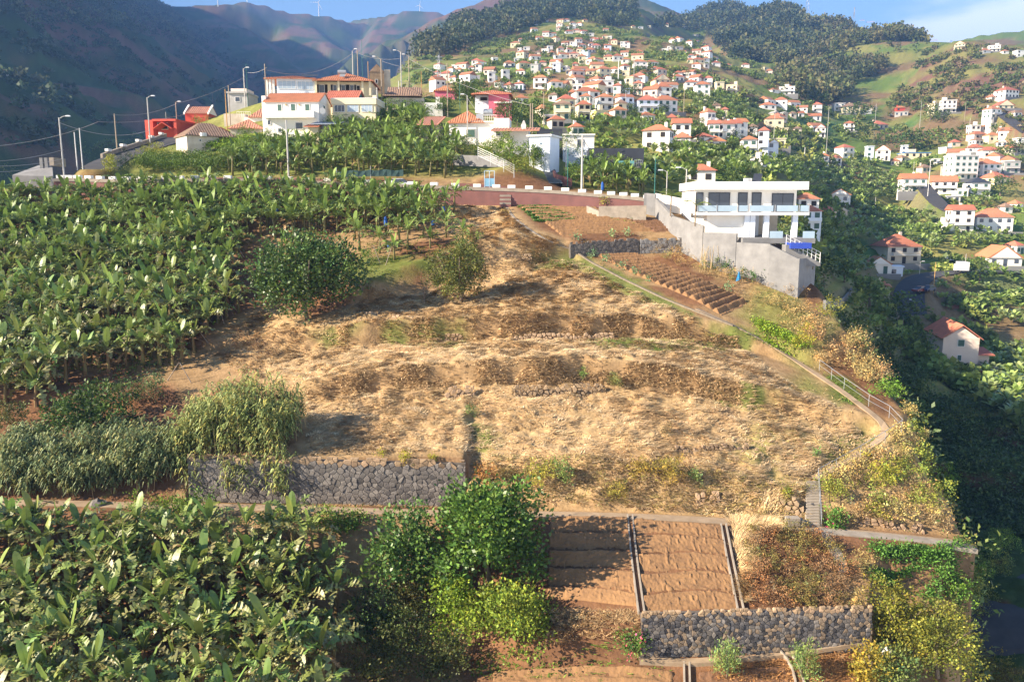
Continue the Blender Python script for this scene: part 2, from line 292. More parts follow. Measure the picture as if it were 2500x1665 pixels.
# ------------------------------------------------------------------ mesh and material helpers
def new_mesh(name, v, f, smooth=False):
    """v (n,3) array, f (m,3) or (m,4) int array -> mesh"""
    me = bpy.data.meshes.new(name); v = np.ascontiguousarray(v, np.float32); f = np.ascontiguousarray(f, np.int32)
    n, k = f.shape
    me.vertices.add(len(v)); me.vertices.foreach_set('co', v.ravel())
    me.loops.add(n*k); me.loops.foreach_set('vertex_index', f.ravel())
    me.polygons.add(n); me.polygons.foreach_set('loop_start', np.arange(0, n*k, k, dtype=np.int32))
    try: me.polygons.foreach_set('loop_total', np.full(n, k, np.int32))
    except Exception: pass
    if smooth: me.polygons.foreach_set('use_smooth', np.ones(n, bool))
    me.update(calc_edges=True); return me
def set_col(me, cols, name='Col'):
    a = me.color_attributes.new(name, 'FLOAT_COLOR', 'POINT')
    c = np.ones((len(me.vertices), 4), np.float32); c[:, :3] = cols; a.data.foreach_set('color', c.ravel())
class MB:
    """collects boxes, tubes and faces for ONE mesh object"""
    def __init__(s): s.v = []; s.f = []
    def add(s, vs, fs):
        o = len(s.v); s.v += [tuple(p) for p in vs]; s.f += [tuple(i+o for i in f) for f in fs]; return s
    def box(s, c, d, rz=0.0, top=1.0):
        hx, hy, hz = d[0]/2, d[1]/2, d[2]/2; ca, sa = math.cos(rz), math.sin(rz); vs = []
        for z, k in ((-hz, 1), (hz, top)):
            for x, y in ((-hx*k, -hy*k), (hx*k, -hy*k), (hx*k, hy*k), (-hx*k, hy*k)):
                vs.append((c[0]+x*ca-y*sa, c[1]+x*sa+y*ca, c[2]+z))
        return s.add(vs, [(0,3,2,1),(4,5,6,7),(0,1,5,4),(1,2,6,5),(2,3,7,6),(3,0,4,7)])
    def bx(s, x0, x1, y0, y1, z0, z1): return s.box(((x0+x1)/2, (y0+y1)/2, (z0+z1)/2), (x1-x0, y1-y0, z1-z0))
    def tube(s, pts, rs, n=6, cap=True):
        pts = [Vector(p) for p in pts]
        if not isinstance(rs, (list, tuple)): rs = [rs]*len(pts)
        rings = []; prev = None
        for i, p in enumerate(pts):
            d = (pts[min(i+1, len(pts)-1)]-pts[max(i-1, 0)]).normalized()
            a = d.orthogonal().normalized() if prev is None else (prev-d*prev.dot(d)).normalized()
            prev = a; b = d.cross(a)
            rings.append([p+(a*math.cos(2*math.pi*k/n)+b*math.sin(2*math.pi*k/n))*rs[i] for k in range(n)])
        vs = [q for r in rings for q in r]; fs = []
        for i in range(len(pts)-1):
            for k in range(n):
                fs.append((i*n+k, i*n+(k+1) % n, (i+1)*n+(k+1) % n, (i+1)*n+k))
        if cap: fs += [tuple(range(n-1, -1, -1)), tuple(range((len(pts)-1)*n, len(pts)*n))]
        return s.add(vs, fs)
    def prism(s, poly, z0, z1):
        n = len(poly); vs = [(p[0], p[1], z0) for p in poly]+[(p[0], p[1], z1) for p in poly]
        return s.add(vs, [tuple(range(n-1, -1, -1)), tuple(range(n, 2*n))]+[(i, (i+1) % n, n+(i+1) % n, n+i) for i in range(n)])
    def mesh(s, name):
        me = bpy.data.meshes.new(name); me.from_pydata(s.v, [], s.f); me.update(); return me
    def build(s, name, m, parent=None, loc=None, smooth=False):
        me = s.mesh(name)
        if smooth: me.polygons.foreach_set('use_smooth', np.ones(len(me.polygons), bool))
        return link(name, me, m, parent, loc)
def link(name, me, m=None, parent=None, loc=None):
    o = bpy.data.objects.new(name, me); C.objects.link(o)
    if m is not None and not me.materials: me.materials.append(m)
    if parent is not None: o.parent = parent
    if loc is not None: o.location = loc
    return o
def empty(name, loc, rz=0.0):
    o = bpy.data.objects.new(name, None); C.objects.link(o); o.location = loc; o.rotation_euler = (0, 0, rz); o.empty_display_size = 0.3; return o
def tag(o, label=None, cat=None, group=None, kind=None):
    if label: o['label'] = label
    if cat: o['category'] = cat
    if group: o['group'] = group
    if kind: o['kind'] = kind
    return o
MATS = {}
def mat(name, col, rough=0.8, col2=None, scale=2.0, bump=0.0, bscale=None, spec=0.3, metal=0.0, trans=0.0, detail=4, stretch=None, objrand=0.0, huer=1.0, attr=None, transl=0.0, dist=0.02):
    """procedural surface: base colour broken up by object-space noise, fine relief, optional per-object variation and vertex colour"""
    if name in MATS: return MATS[name]
    m = bpy.data.materials.new(name); MATS[name] = m; m.use_nodes = True; t = m.node_tree; L = t.links.new
    b = t.nodes['Principled BSDF']; b.inputs['Roughness'].default_value = rough; b.inputs['Specular IOR Level'].default_value = spec; b.inputs['Metallic'].default_value = metal
    tcn = t.nodes.new('ShaderNodeTexCoord'); vec = tcn.outputs['Object']
    if stretch:
        mpn = t.nodes.new('ShaderNodeMapping'); mpn.inputs['Scale'].default_value = stretch; L(vec, mpn.inputs[0]); vec = mpn.outputs[0]
    n = t.nodes.new('ShaderNodeTexNoise'); n.inputs['Scale'].default_value = scale; n.inputs['Detail'].default_value = detail; n.inputs['Roughness'].default_value = 0.6; L(vec, n.inputs['Vector'])
    mixn = t.nodes.new('ShaderNodeMix'); mixn.data_type = 'RGBA'
    c1 = (*col, 1); c2 = (*(col2 or tuple(c*0.72 for c in col)), 1)
    r = t.nodes.new('ShaderNodeMapRange'); r.inputs['From Min'].default_value = 0.32; r.inputs['From Max'].default_value = 0.68; L(n.outputs['Fac'], r.inputs['Value'])
    L(r.outputs[0], mixn.inputs['Factor']); mixn.inputs['A'].default_value = c1; mixn.inputs['B'].default_value = c2
    out = mixn.outputs['Result']
    if attr:
        at = t.nodes.new('ShaderNodeAttribute'); at.attribute_name = attr
        mm = t.nodes.new('ShaderNodeMix'); mm.data_type = 'RGBA'; mm.blend_type = 'MULTIPLY'; mm.inputs['Factor'].default_value = 1
        L(at.outputs['Color'], mm.inputs['A']); L(out, mm.inputs['B']); out = mm.outputs['Result']
    if objrand:
        oi = t.nodes.new('ShaderNodeObjectInfo'); hs = t.nodes.new('ShaderNodeHueSaturation')
        rr = t.nodes.new('ShaderNodeMapRange'); rr.inputs['To Min'].default_value = 1-objrand; rr.inputs['To Max'].default_value = 1+objrand; L(oi.outputs['Random'], rr.inputs['Value'])
        L(rr.outputs[0], hs.inputs['Value']); L(out, hs.inputs['Color']); out = hs.outputs['Color']
        r2 = t.nodes.new('ShaderNodeMapRange'); r2.inputs['To Min'].default_value = 0.5-0.03*objrand/0.25*huer; r2.inputs['To Max'].default_value = 0.5+0.015*objrand/0.25*huer
        wn = t.nodes.new('ShaderNodeTexWhiteNoise'); wn.noise_dimensions = '1D'; L(oi.outputs['Random'], wn.inputs['W']); L(wn.outputs['Value'], r2.inputs['Value']); L(r2.outputs[0], hs.inputs['Hue'])
    L(out, b.inputs['Base Color'])
    if bump:
        n2 = t.nodes.new('ShaderNodeTexNoise'); n2.inputs['Scale'].default_value = bscale or scale*4; n2.inputs['Detail'].default_value = 3; L(vec, n2.inputs['Vector'])
        bp = t.nodes.new('ShaderNodeBump'); bp.inputs['Strength'].default_value = bump; bp.inputs['Distance'].default_value = dist; L(n2.outputs['Fac'], bp.inputs['Height']); L(bp.outputs[0], b.inputs['Normal'])
    if transl:
        tr = t.nodes.new('ShaderNodeBsdfTranslucent'); L(out, tr.inputs['Color']); ms = t.nodes.new('ShaderNodeMixShader'); ms.inputs[0].default_value = transl
        L(b.outputs[0], ms.inputs[1]); L(tr.outputs[0], ms.inputs[2]); L(ms.outputs[0], t.nodes['Material Output'].inputs['Surface'])
    return m
# ------------------------------------------------------------------ ground sheet and its cover
NV = NR*NU
gv = np.stack([GX.ravel(), GY.ravel(), HZ.ravel()], 1)
ii = np.arange(NV).reshape(NR, NU)
gf = np.stack([ii[:-1, :-1].ravel(), ii[:-1, 1:].ravel(), ii[1:, 1:].ravel(), ii[1:, :-1].ravel()], 1)
PX, PY = proj(GX, GY, HZ)
STRAW = np.array((.46,.315,.16)); STRAWD = np.array((.34,.22,.115)); GRASS = np.array((.11,.17,.03)); SOIL = np.array((.25,.125,.06)); SOILD = np.array((.13,.07,.04))
SCRUB = np.array((.055,.085,.025)); FARG = np.array((.15,.22,.045)); FARY = np.array((.30,.28,.085)); FORE = np.array((.04,.06,.025)); ROCK = np.array((.24,.13,.085)); ROCKG = np.array((.17,.15,.11))
def lerp(a, b, t): return a+(b-a)*t[..., None]
n1 = fbm(GX/9, GY/9, 61, 4); n2_ = fbm(GX/2.2, GY/2.2, 62, 3); n3 = fbm(GX/45, GY/45, 63, 4); n4 = fbm(GX/160, GY/160, 64, 4)
dzx = np.abs(np.gradient(HZ, axis=0)/np.gradient(GY, axis=0)); dzu = np.abs(np.gradient(HZ, axis=1)/np.gradient(GX, axis=1)); slope = np.hypot(dzx, dzu)
# village land: green terraces, yellowed strips, bare brown risers
colr = lerp(np.broadcast_to(FARG, (NR, NU, 3)), np.broadcast_to(FARY, (NR, NU, 3)), sstep(.42, .62, n3*0.6+n1*0.4))
colr = lerp(colr, np.broadcast_to(ROCK*1.05, (NR, NU, 3)), sstep(.50, .62, fbm(GX/60, GY/60, 66, 4))*0.75)
colr = lerp(colr, np.broadcast_to(ROCKG, (NR, NU, 3)), sstep(.55, .95, slope)*0.6)
# mountains
mt = np.maximum(sstep(1900, 2200, GY), sstep(-150, -230, GX)*(GY > 150))
mc = lerp(np.broadcast_to(SCRUB*1.0, (NR, NU, 3)), np.broadcast_to(ROCK*0.85, (NR, NU, 3)), sstep(.42, .60, fbm(GX/70, GY/110, 67, 5)))
mc = lerp(mc, np.broadcast_to(FARG*0.6, (NR, NU, 3)), sstep(.52, .66, fbm(GX/45, GY/90, 68, 4))*.45)
mc = lerp(mc, np.broadcast_to(ROCKG*0.9, (NR, NU, 3)), sstep(.5, .9, slope)*sstep(1900, 2300, GY)*0.6)
colr = lerp(colr, mc, mt)
# right-hand hill with brown scrub
hb = inpoly([(2090,300),(2170,255),(2260,150),(2330,120),(2500,140),(2500,330),(2330,270),(2200,285)], PX, PY) & (GY > 250)
colr = lerp(colr, lerp(np.broadcast_to(FARY*0.9, (NR, NU, 3)), np.broadcast_to(ROCK, (NR, NU, 3)), sstep(.4, .6, n3)), hb*1.0)
# our hill
hm = HILLM
hc = lerp(np.broadcast_to(SOILD*1.2, (NR, NU, 3)), np.broadcast_to(SOIL*0.9, (NR, NU, 3)), n2_)
hc = lerp(hc, np.broadcast_to(STRAW*0.8, (NR, NU, 3)), sstep(.5, .62, n1)*0.7)
straw = lerp(np.broadcast_to(STRAW, (NR, NU, 3)), np.broadcast_to(STRAWD, (NR, NU, 3)), sstep(.5, .75, n2_*0.7+n1*0.3))
straw = lerp(straw, np.broadcast_to(STRAWD*0.85, (NR, NU, 3)), sstep(.9, 1.9, slope)*0.8)
fmf = sstep(2.5, -0.5, np.where(inpoly(FIELD, GX, GY), -1, 1)*polydist(FIELD, GX, GY))
hc = lerp(hc, straw, fmf)
RIGHTSIDE = wpoly([(1700,1260),(1980,1180),(2110,1130),(2200,1040),(2130,900),(2000,770),(1930,700),(1850,700),(1800,770),(1900,850),(2060,980),(2170,1060),(2000,1150),(1990,1270),(2330,1310),(2400,1330),(2330,1200),(2260,1050)])
rs = sstep(1.5, -1.5, np.where(inpoly(RIGHTSIDE, GX, GY), -1, 1)*polydist(RIGHTSIDE, GX, GY))
hc = lerp(hc, lerp(np.broadcast_to(STRAW*0.9, (NR, NU, 3)), np.broadcast_to(FARY*0.9, (NR, NU, 3)), sstep(.4, .6, n1)), rs)
knoll = sstep(118, 124, GY)
hc = lerp(hc, lerp(np.broadcast_to(FARG*0.9, (NR, NU, 3)), np.broadcast_to(FARY, (NR, NU, 3)), n1), knoll)
colr = lerp(colr, hc, hm)
# ravine: red-brown rock face under dark scrub
rv = ((GX > 28) & (GY < 118)).astype(float)*(1-hm)
colr = lerp(colr, lerp(np.broadcast_to(SCRUB, (NR, NU, 3)), np.broadcast_to(ROCK*0.55, (NR, NU, 3)), sstep(.9, 1.6, slope)), rv)
# green strips in the mown field
GREENS = [[(830,640),(960,630),(1060,640),(1060,665),(900,680),(840,670)],[(1380,640),(1440,625),(1560,690),(1720,790),(1700,800),(1540,720),(1440,675)],
 [(760,815),(950,800),(1130,830),(1120,850),(940,835),(780,840)],[(1440,825),(1700,830),(1850,815),(1850,845),(1640,855),(1460,850)],[(1330,610),(1400,620),(1390,650),(1300,660),(1280,640)],
 [(2000,900),(2080,930),(2110,990),(2050,985)],[(1740,965),(1860,950),(1860,985),(1760,990)],[(1150,1040),(1190,1050),(1210,1120),(1160,1110)],[(2010,1080),(2110,1050),(2140,1075),(2020,1120)]]
for gp in GREENS:
    wp = wpoly(gp); gd = np.where(inpoly(wp, GX, GY), -1, 1)*polydist(wp, GX, GY)
    colr = lerp(colr, np.broadcast_to(GRASS, (NR, NU, 3)), sstep(0.8, -0.8, gd+(n2_-0.5)*3.0)*0.75)
# crops on the far terraces
for gp, c in [([(1490,195),(1610,225),(1560,232),(1500,215)],(.09,.2,.03)),([(1510,190),(1600,222),(1640,225)],(.09,.2,.03)),([(2040,280),(2160,270),(2150,290),(2040,300)],(.09,.19,.04)),([(2160,310),(2240,290),(2250,305),(2170,320)],(.1,.2,.05)),
              ([(1990,495),(2060,495),(2140,520),(2080,535)],(.16,.08,.045)),([(2090,505),(2270,500),(2260,525),(2150,530)],(.06,.14,.05)),([(2320,622),(2440,610),(2440,630),(2340,632)],(.25,.15,.08)),([(2040,585),(2100,580),(2210,625),(2130,640),(2050,640),(2010,620)],(.05,.12,.03)),
              ([(1950,290),(2060,300),(2060,318),(1940,312)],(.08,.17,.06)),([(1240,205),(1330,150),(1380,150),(1300,205)],(.12,.19,.04)),([(1380,150),(1440,140),(1440,160),(1390,172)],(.12,.19,.04))]:
    wp = wpoly(gp); gd = np.where(inpoly(wp, GX, GY), -1, 1)*polydist(wp, GX, GY); k = GY*0.01
    colr = lerp(colr, np.broadcast_to(np.array(c), (NR, NU, 3)), sstep(1, -1, gd/np.maximum(k, 0.5))*0.9)
colr = np.clip(colr*(0.8+0.4*n2_)[..., None], 0.005, 0.9)
gme = new_mesh('ground', gv, gf, True); set_col(gme, colr.reshape(-1, 3))
ground = link('ground', gme, mat('ground_cover', (1.0,1.0,1.0), 0.95, (0.62,0.6,0.56), 1.3, 0.5, 5.0, spec=0.1, attr='Col', detail=8, dist=0.12)); tag(ground, kind='structure')
# ------------------------------------------------------------------ vegetation builders
def frames(fwd, rng, roll=None):
    """orthonormal frames (n,3,3): columns side, forward, normal"""
    fwd = fwd/np.linalg.norm(fwd, axis=1, keepdims=True)
    r = np.cross(fwd, np.array([0, 0, 1.0])); l = np.linalg.norm(r, axis=1, keepdims=True); r = np.where(l > 1e-3, r/np.maximum(l, 1e-6), np.array([1.0, 0, 0]))
    n = np.cross(r, fwd)
    if roll is not None:
        c = np.cos(roll)[:, None]; s = np.sin(roll)[:, None]; r, n = r*c+n*s, n*c-r*s
    return r, fwd, n
LEAF4 = np.array([(0, 0, 0), (-.5, .45, .10), (0, 1, -.08), (.5, .45, .10)])
def leaf_cloud(pos, fwd, size, rng, aspect=0.6, roll=1.2, templ=LEAF4):
    """kite leaves (2 triangles each) at positions: returns verts, faces"""
    n = len(pos); r, f, u = frames(fwd, rng, rng.normal(0, roll, n))
    s = np.broadcast_to(size, (n,))[:, None]
    k = len(templ); V = np.empty((n, k, 3))
    for i, t in enumerate(templ): V[:, i] = pos + s*(r*t[0]*aspect + f*t[1] + u*t[2])
    base = np.arange(n)[:, None]*k
    Fa = (base+np.array([[0, 1, 2, 3]])) if k == 4 else (base+np.array([[0, 1, 2]]))
    return V.reshape(-1, 3), Fa
def crown_mesh(name, lobes, n, size, rng, col=(1, 1, 1), var=0.25, aspect=0.62, up=0.35, shell=0.5, huev=0.06, droop=0.0):
    """foliage: leaves spread through the outer part of overlapping lobes (cx,cy,cz,rx,ry,rz), clumped into sprays so gaps stay between them"""
    lobes = np.array(lobes, float); w = (lobes[:, 3]*lobes[:, 4]+lobes[:, 4]*lobes[:, 5]+lobes[:, 3]*lobes[:, 5]); w = w/w.sum()
    nc = max(8, n//14); li = rng.choice(len(lobes), nc, p=w)
    d = rng.normal(0, 1, (nc, 3)); d /= np.linalg.norm(d, axis=1, keepdims=True)
    rr = 1-(1-shell)*rng.random(nc)**1.5
    rr = rr*(0.86+0.28*rng.random(nc))
    c = lobes[li, :3]+d*rr[:, None]*lobes[li, 3:6]
    od = d/lobes[li, 3:6]; od /= np.linalg.norm(od, axis=1, keepdims=True)
    k = n//nc; pos = np.repeat(c, k, 0); out = np.repeat(od, k, 0); m = len(pos)
    cs = np.repeat(rng.uniform(0.7, 1.3, nc), k)
    pos = pos+rng.normal(0, 1, (m, 3))*size*1.15*cs[:, None]
    fwd = out*0.7+rng.normal(0, .55, (m, 3))+np.array([0, 0, up-droop])
    V, Fc = leaf_cloud(pos, fwd, size*rng.uniform(.65, 1.35, m), rng, aspect)
    me = new_mesh(name, V, Fc)
    t = np.repeat(rng.normal(1, var, nc), k)*rng.normal(1, var*0.5, m); t = np.clip(t, .35, 1.9)
    h = np.repeat(rng.normal(0, huev, nc), k)
    cc = np.stack([col[0]*t*(1+h*2.5), col[1]*t*(1+h*.6), col[2]*t*(1-h)], 1)
    set_col(me, np.repeat(np.clip(cc, .002, 1), 4, 0)); return me
M_LEAF = mat('foliage_leaf', (1, 1, 1), 0.55, (.82, .85, .8), 3.0, spec=0.25, attr='Col', transl=0.22)
M_LEAFG = mat('glossy_leaf', (1, 1, 1), 0.42, (.82, .86, .8), 3.0, spec=0.35, attr='Col', transl=0.2)
M_DRY = mat('dry_stalk', (1, 1, 1), 0.9, (.85, .82, .78), 3.0, spec=0.1, attr='Col', transl=0.15)
M_BARK = mat('bark', (.22, .17, .12), 0.9, (.12, .09, .065), 6.0, 0.4, 20)
def part(name, me, m, parent, stuff=False, label=None):
    o = link(name, me, m, parent)
    if stuff: o['kind'] = 'stuff'
    if label: o['label'] = label
    return o
def make_tree(name, loc, lobes, n, size, col, label, cat, group=None, trunk=None, seed=0, gloss=False, dry=False, **kw):
    """trunk: list of limb polylines [(pts, r0, r1)]"""
    rng = np.random.default_rng(seed+100); t = empty(name, loc); tag(t, label, cat, group)
    part('crown', crown_mesh('crown', lobes, n, size, rng, col, **kw), M_DRY if dry else (M_LEAFG if gloss else M_LEAF), t, True)
    if trunk:
        b = MB()
        for pts, r0, r1 in trunk:
            k = len(pts); b.tube(pts, [r0+(r1-r0)*i/(k-1) for i in range(k)], 6)
        b.build('trunk', M_BARK, t, smooth=True)
    return t
def auto_lobes(w, d, h, z0, seed, n=7, jitter=0.3):
    """a rounded, uneven crown w wide, d deep, h tall starting at height z0, broken into lobes"""
    r = random.Random(seed); L = []
    for i in range(n):
        a = 2*math.pi*i/n+r.uniform(-.4, .4); k = r.uniform(.3, .55); zz = r.uniform(.24, .70)
        sc = r.uniform(.30, .5)
        if i % 3 == 2: k = r.uniform(.6, .82); sc = r.uniform(.16, .26); zz = r.uniform(.2, .85)
        L.append((w/2*k*1.15*math.cos(a), d/2*k*1.15*math.sin(a), z0+h*zz, w/2*sc*1.32, d/2*sc*1.32, h*sc*.8))
    L.append((r.uniform(-.1, .1)*w, 0, z0+h*.62, w*.27, d*.27, h*.36))
    return L
def auto_trunk(h, w, r, seed, n=4):
    q = random.Random(seed); T = [([(0, 0, -.4), (q.uniform(-.1, .1)*h, q.uniform(-.1, .1)*h, h*.35), (q.uniform(-.12, .12)*h, q.uniform(-.12, .12)*h, h*.75)], r, r*.4)]
    for i in range(n):
        a = 2*math.pi*i/n+q.uniform(-.5, .5); T.append(([(0, 0, h*q.uniform(.15, .3)), (w*.2*math.cos(a), w*.2*math.sin(a), h*.5), (w*.36*math.cos(a), w*.36*math.sin(a), h*.72)], r*.6, r*.15))
    return T
def pxtree(name, px, pyb, wpx, hpx, n, leaf, col, label, cat, seed, group=None, z0=0.12, dw=1.0, trunk=True, nl=7, sink=0.0, **kw):
    """a tree or bush standing where the sight line of pixel (px, pyb) meets the ground, wpx wide and hpx tall there"""
    p = Wray(px, pyb); s = ppm(p); w, h = wpx/s, hpx/s
    p.z -= sink; leaf *= 1.28
    return make_tree(name, p, auto_lobes(w, w*dw, h*(1-z0), h*z0, seed, nl), n, leaf, col, label, cat, group, auto_trunk(h, w, max(.05, .03*h), seed) if trunk else None, seed, **kw)

# ---- banana plants -------------------------------------------------------------------------------
def banana_leaf_mesh(name, L, Wd, el0, bend, torn, seed, fold=0.30):
    r = random.Random(seed); N = 17 if torn else 11; v = []; f = []
    th = el0; y = z = 0.0; pts = []
    for i in range(N+1):
        pts.append((y, z, th)); st = L/N; y += math.cos(th)*st; z += math.sin(th)*st; th -= bend/N*(0.4+1.2*i/N)
    def wid(t):
        if t < .14: return .018
        q = (t-.14)/.86; return Wd*.5*max(.05, math.sin(math.pi*min(1, q*.93+.05))**.55)*(1.0 if q < .9 else 1-.6*(q-.9)/.1)
    tw = r.uniform(-.25, .25)
    def edge(i, sd, fo, wk=1.0):
        y, z, th = pts[i]; w = wid(i/N)*wk; a = fo+tw*sd*i/N
        return (sd*w*math.cos(a), y-w*math.sin(a)*math.sin(th)*-1*0.6, z+w*math.sin(a)*math.cos(th))
    for sd in (-1, 1):
        if not torn:
            o = len(v)
            for i in range(N+1):
                v.append((0, pts[i][0], pts[i][1])); v.append(edge(i, sd, fold+0.12*math.sin(i*1.3+seed)))
            for i in range(N):
                q = (o+2*i, o+2*i+1, o+2*i+3, o+2*i+2); f.append(q if sd < 0 else q[::-1])
        else:
            for i in range(1, N):
                fo = fold+r.uniform(-.9, .6)*torn; k = r.uniform(.82, 1.08); o = len(v)
                sk = r.uniform(-.2, .35)*L/N
                e1 = edge(i, sd, fo, k); e2 = edge(i+1, sd, fo+r.uniform(-.1, .1), k); gap = r.uniform(.05, .42)*torn
                e1 = tuple(a+(b-a)*gap for a, b in zip(e1, e2))
                v += [(0, pts[i][0], pts[i][1]), (e1[0], e1[1]+sk, e1[2]), (e2[0], e2[1]+sk, e2[2]), (0, pts[i+1][0], pts[i+1][1])]
                q = (o, o+1, o+2, o+3); f.append(q if sd < 0 else q[::-1])
    # petiole and midrib
    o = len(v)
    for i in range(N):
        y, z, th = pts[i]; w = .028*(1-.8*i/N); v += [(-w, y, z-.012), (w, y, z-.012)]
    for i in range(N-1): f.append((o+2*i, o+2*i+1, o+2*i+3, o+2*i+2))
    me = bpy.data.meshes.new(name); me.from_pydata(v, [], f); me.update(); return me
M_BAN = mat('banana_leaf', (.19, .268, .055), 0.44, (.14, .21, .048), 1.2, 0.25, 30, spec=0.5, objrand=0.34, transl=0.25, stretch=(1, 5, 1), dist=0.01)
M_BAN2 = mat('banana_leaf_old', (.19, .24, .065), 0.42, (.25, .22, .085), 1.6, 0.3, 30, spec=0.5, objrand=0.3, transl=0.18, stretch=(1, 5, 1), dist=0.01)
M_BAN3 = mat('banana_leaf_dry', (.34, .22, .10), 0.85, (.22, .13, .06), 3, 0.3, 20, objrand=0.25, transl=0.15)
M_STEM = mat('banana_stem', (.20, .19, .06), 0.7, (.16, .085, .035), 4, 0.3, 12, stretch=(3, 3, .6), objrand=0.2)
BLEAF = []   # (mesh, kind)
for i in range(3): BLEAF.append(banana_leaf_mesh('leaf', 1.45+.12*i, .46, 1.40-.1*i, .25+.2*i, 0, 10+i))
for i in range(4): BLEAF.append(banana_leaf_mesh('leaf', 1.9+.1*i, .58, 1.08-.12*i, 1.3+.2*i, [.8,1.1,.6,1.0][i], 20+i))
for i in range(4): BLEAF.append(banana_leaf_mesh('leaf', 2.0+.1*i, .60, .75-.1*i, 1.2+.25*i, 1.1, 30+i))
for i in range(2): BLEAF.append(banana_leaf_mesh('leaf', 1.5, .34, -.1, 1.5, 1.0, 40+i, fold=-.6))
for i, me in enumerate(BLEAF): me.materials.append(M_BAN if i < 7 else (M_BAN2 if i < 11 else M_BAN3))
def stem_mesh(h, seed):
    r = random.Random(seed); b = MB(); lx, ly = r.uniform(-.14, .14), r.uniform(-.14, .14)
    b.tube([(0, 0, -.3), (lx*.3, ly*.3, h*.4), (lx, ly, h*.8), (lx*1.2, ly*1.2, h*1.08)], [.15, .12, .095, .06], 7); me = b.mesh('stem'); me.materials.append(M_STEM); return me, (lx, ly)
STEMS = [(h,)+stem_mesh(h, 60+i) for i, h in enumerate((1.25, 1.5, 1.75, 2.05))]
def banana_layout(rng, size):
    """list of (leaf index, matrix) and the stem of one plant"""
    k = int(rng.integers(len(STEMS))); h, sm, (lx, ly) = STEMS[k]; out = []; n = int(rng.integers(10, 13)); a0 = rng.random()*6.28
    for i in range(n):
        q = i/n; a = a0+i*2.4+rng.normal(0, .15)
        li = int(rng.integers(0, 3)) if q < .17 else (int(rng.integers(3, 7)) if q < .42 else int(rng.integers(7, 11)))
        out.append((li, Matrix.Translation((lx*1.1, ly*1.1, h*(1.06-.1*q))) @ Matrix.Rotation(a, 4, 'Z') @ Matrix.Rotation(rng.normal(0, .12), 4, 'X') @ Matrix.Scale(float(rng.uniform(.82, 1.12)), 4)))
    for i in range(int(rng.integers(0, 3))):
        out.append((int(rng.integers(11, 13)), Matrix.Translation((lx, ly, h*.95)) @ Matrix.Rotation(rng.random()*6.28, 4, 'Z') @ Matrix.Scale(float(rng.uniform(.8, 1.1)), 4)))
    return out, sm, h
def poisson(poly, dmin, rng, tries=9000, ok=None):
    xs = [p[0] for p in poly]; ys = [p[1] for p in poly]; pts = []
    X = rng.uniform(min(xs), max(xs), tries); Y = rng.uniform(min(ys), max(ys), tries); keep = inpoly(poly, X, Y)
    if ok is not None: keep &= ok(X, Y)
    cell = {}
    for x, y in zip(X[keep], Y[keep]):
        c = (int(x//dmin), int(y//dmin)); bad = False
        for i in (-1, 0, 1):
            for j in (-1, 0, 1):
                for q in cell.get((c[0]+i, c[1]+j), ()):
                    if (q[0]-x)**2+(q[1]-y)**2 < dmin*dmin: bad = True
        if not bad: cell.setdefault(c, []).append((x, y)); pts.append((x, y))
    return pts
def steep(X, Y, lim=0.75, d=0.5):
    return np.abs(gz(X, Y+d)-gz(X, Y-d))/(2*d) < lim
BZ = []   # (points, size range, group, label)
brng = np.random.default_rng(5)
def zone(pix, d, size, label, group, ok=steep, tries=9000):
    for x, y in poisson(wpoly(pix), d, brng, tries, ok): BZ.append((x, y, brng.uniform(*size), label, group))
zone([(-160,1325),(150,1325),(330,1335),(480,1340),(640,1345),(800,1345),(840,1420),(830,1560),(820,1800),(-250,1800)], 1.22, (.95,1.28), 'banana plant with broad torn leaves in the dense grove below the concrete path', 'banana plants in the grove below the path')
zone([(-160,985),(-160,520),(150,505),(600,487),(880,492),(1120,520),(1060,560),(880,570),(620,590),(560,640),(590,760),(540,800),(420,905),(330,900),(180,930),(100,1000)], 1.5, (1.05,1.45), 'banana plant with ragged leaves on the terraces between road wall and reeds', 'banana plants on the terraces below the road wall', tries=40000)
zone([(860,565),(1100,560),(1150,590),(1080,600),(960,640),(880,625)], 2.6, (.9,1.1), 'banana plant standing on the grassy terrace edge above the two round trees', 'banana plants on the grassy terrace edge')
zone([(560,432),(760,430),(1110,436),(1120,375),(1000,345),(860,330),(840,350),(700,372),(560,395)], 1.7, (1.0,1.35), 'banana plant between the road and the hilltop houses', 'banana plants between road and hilltop houses', ok=None)
zone([(850,330),(1040,330),(1040,300),(860,300)], 1.8, (1.0,1.3), 'tall banana plant beside the small brown-roofed shed', 'tall banana plants beside the brown shed', ok=None)
zone([(1420,470),(1570,480),(1580,455),(1480,430),(1420,440)], 2.0, (1.0,1.35), 'lush banana plant behind the roadside white blocks near the black house', 'banana plants by the black house', ok=None)
zone([(225,372),(350,345),(345,335),(240,355)], 1.8, (.8,1.0), 'banana plant beside the parapet of the steep road', 'banana plants beside the steep road', ok=None)
BZ.sort(key=lambda b: b[2]*ppm((b[0], b[1], float(gz(b[0], b[1])))), reverse=True)
def add_plant(x, y, s, label, group):
    z = float(gz(x, y)); rz = brng.random()*6.28
    lay, sm, h = banana_layout(brng, s)
    t = empty('banana_plant', (x, y, z), rz); t.scale = (s, s, s); tag(t, label, 'banana plant', group)
    o = bpy.data.objects.new('stem', sm); C.objects.link(o); o.parent = t
    for li, M in lay:
        o = bpy.data.objects.new('leaf', BLEAF[li]); C.objects.link(o); o.parent = t; o.matrix_local = M
    return t, h*s
NBAN = min(300, len(BZ)); BAN_PTS = []
for b in BZ[:NBAN]:
    t, h = add_plant(*b); BAN_PTS.append((b[0], b[1], h))
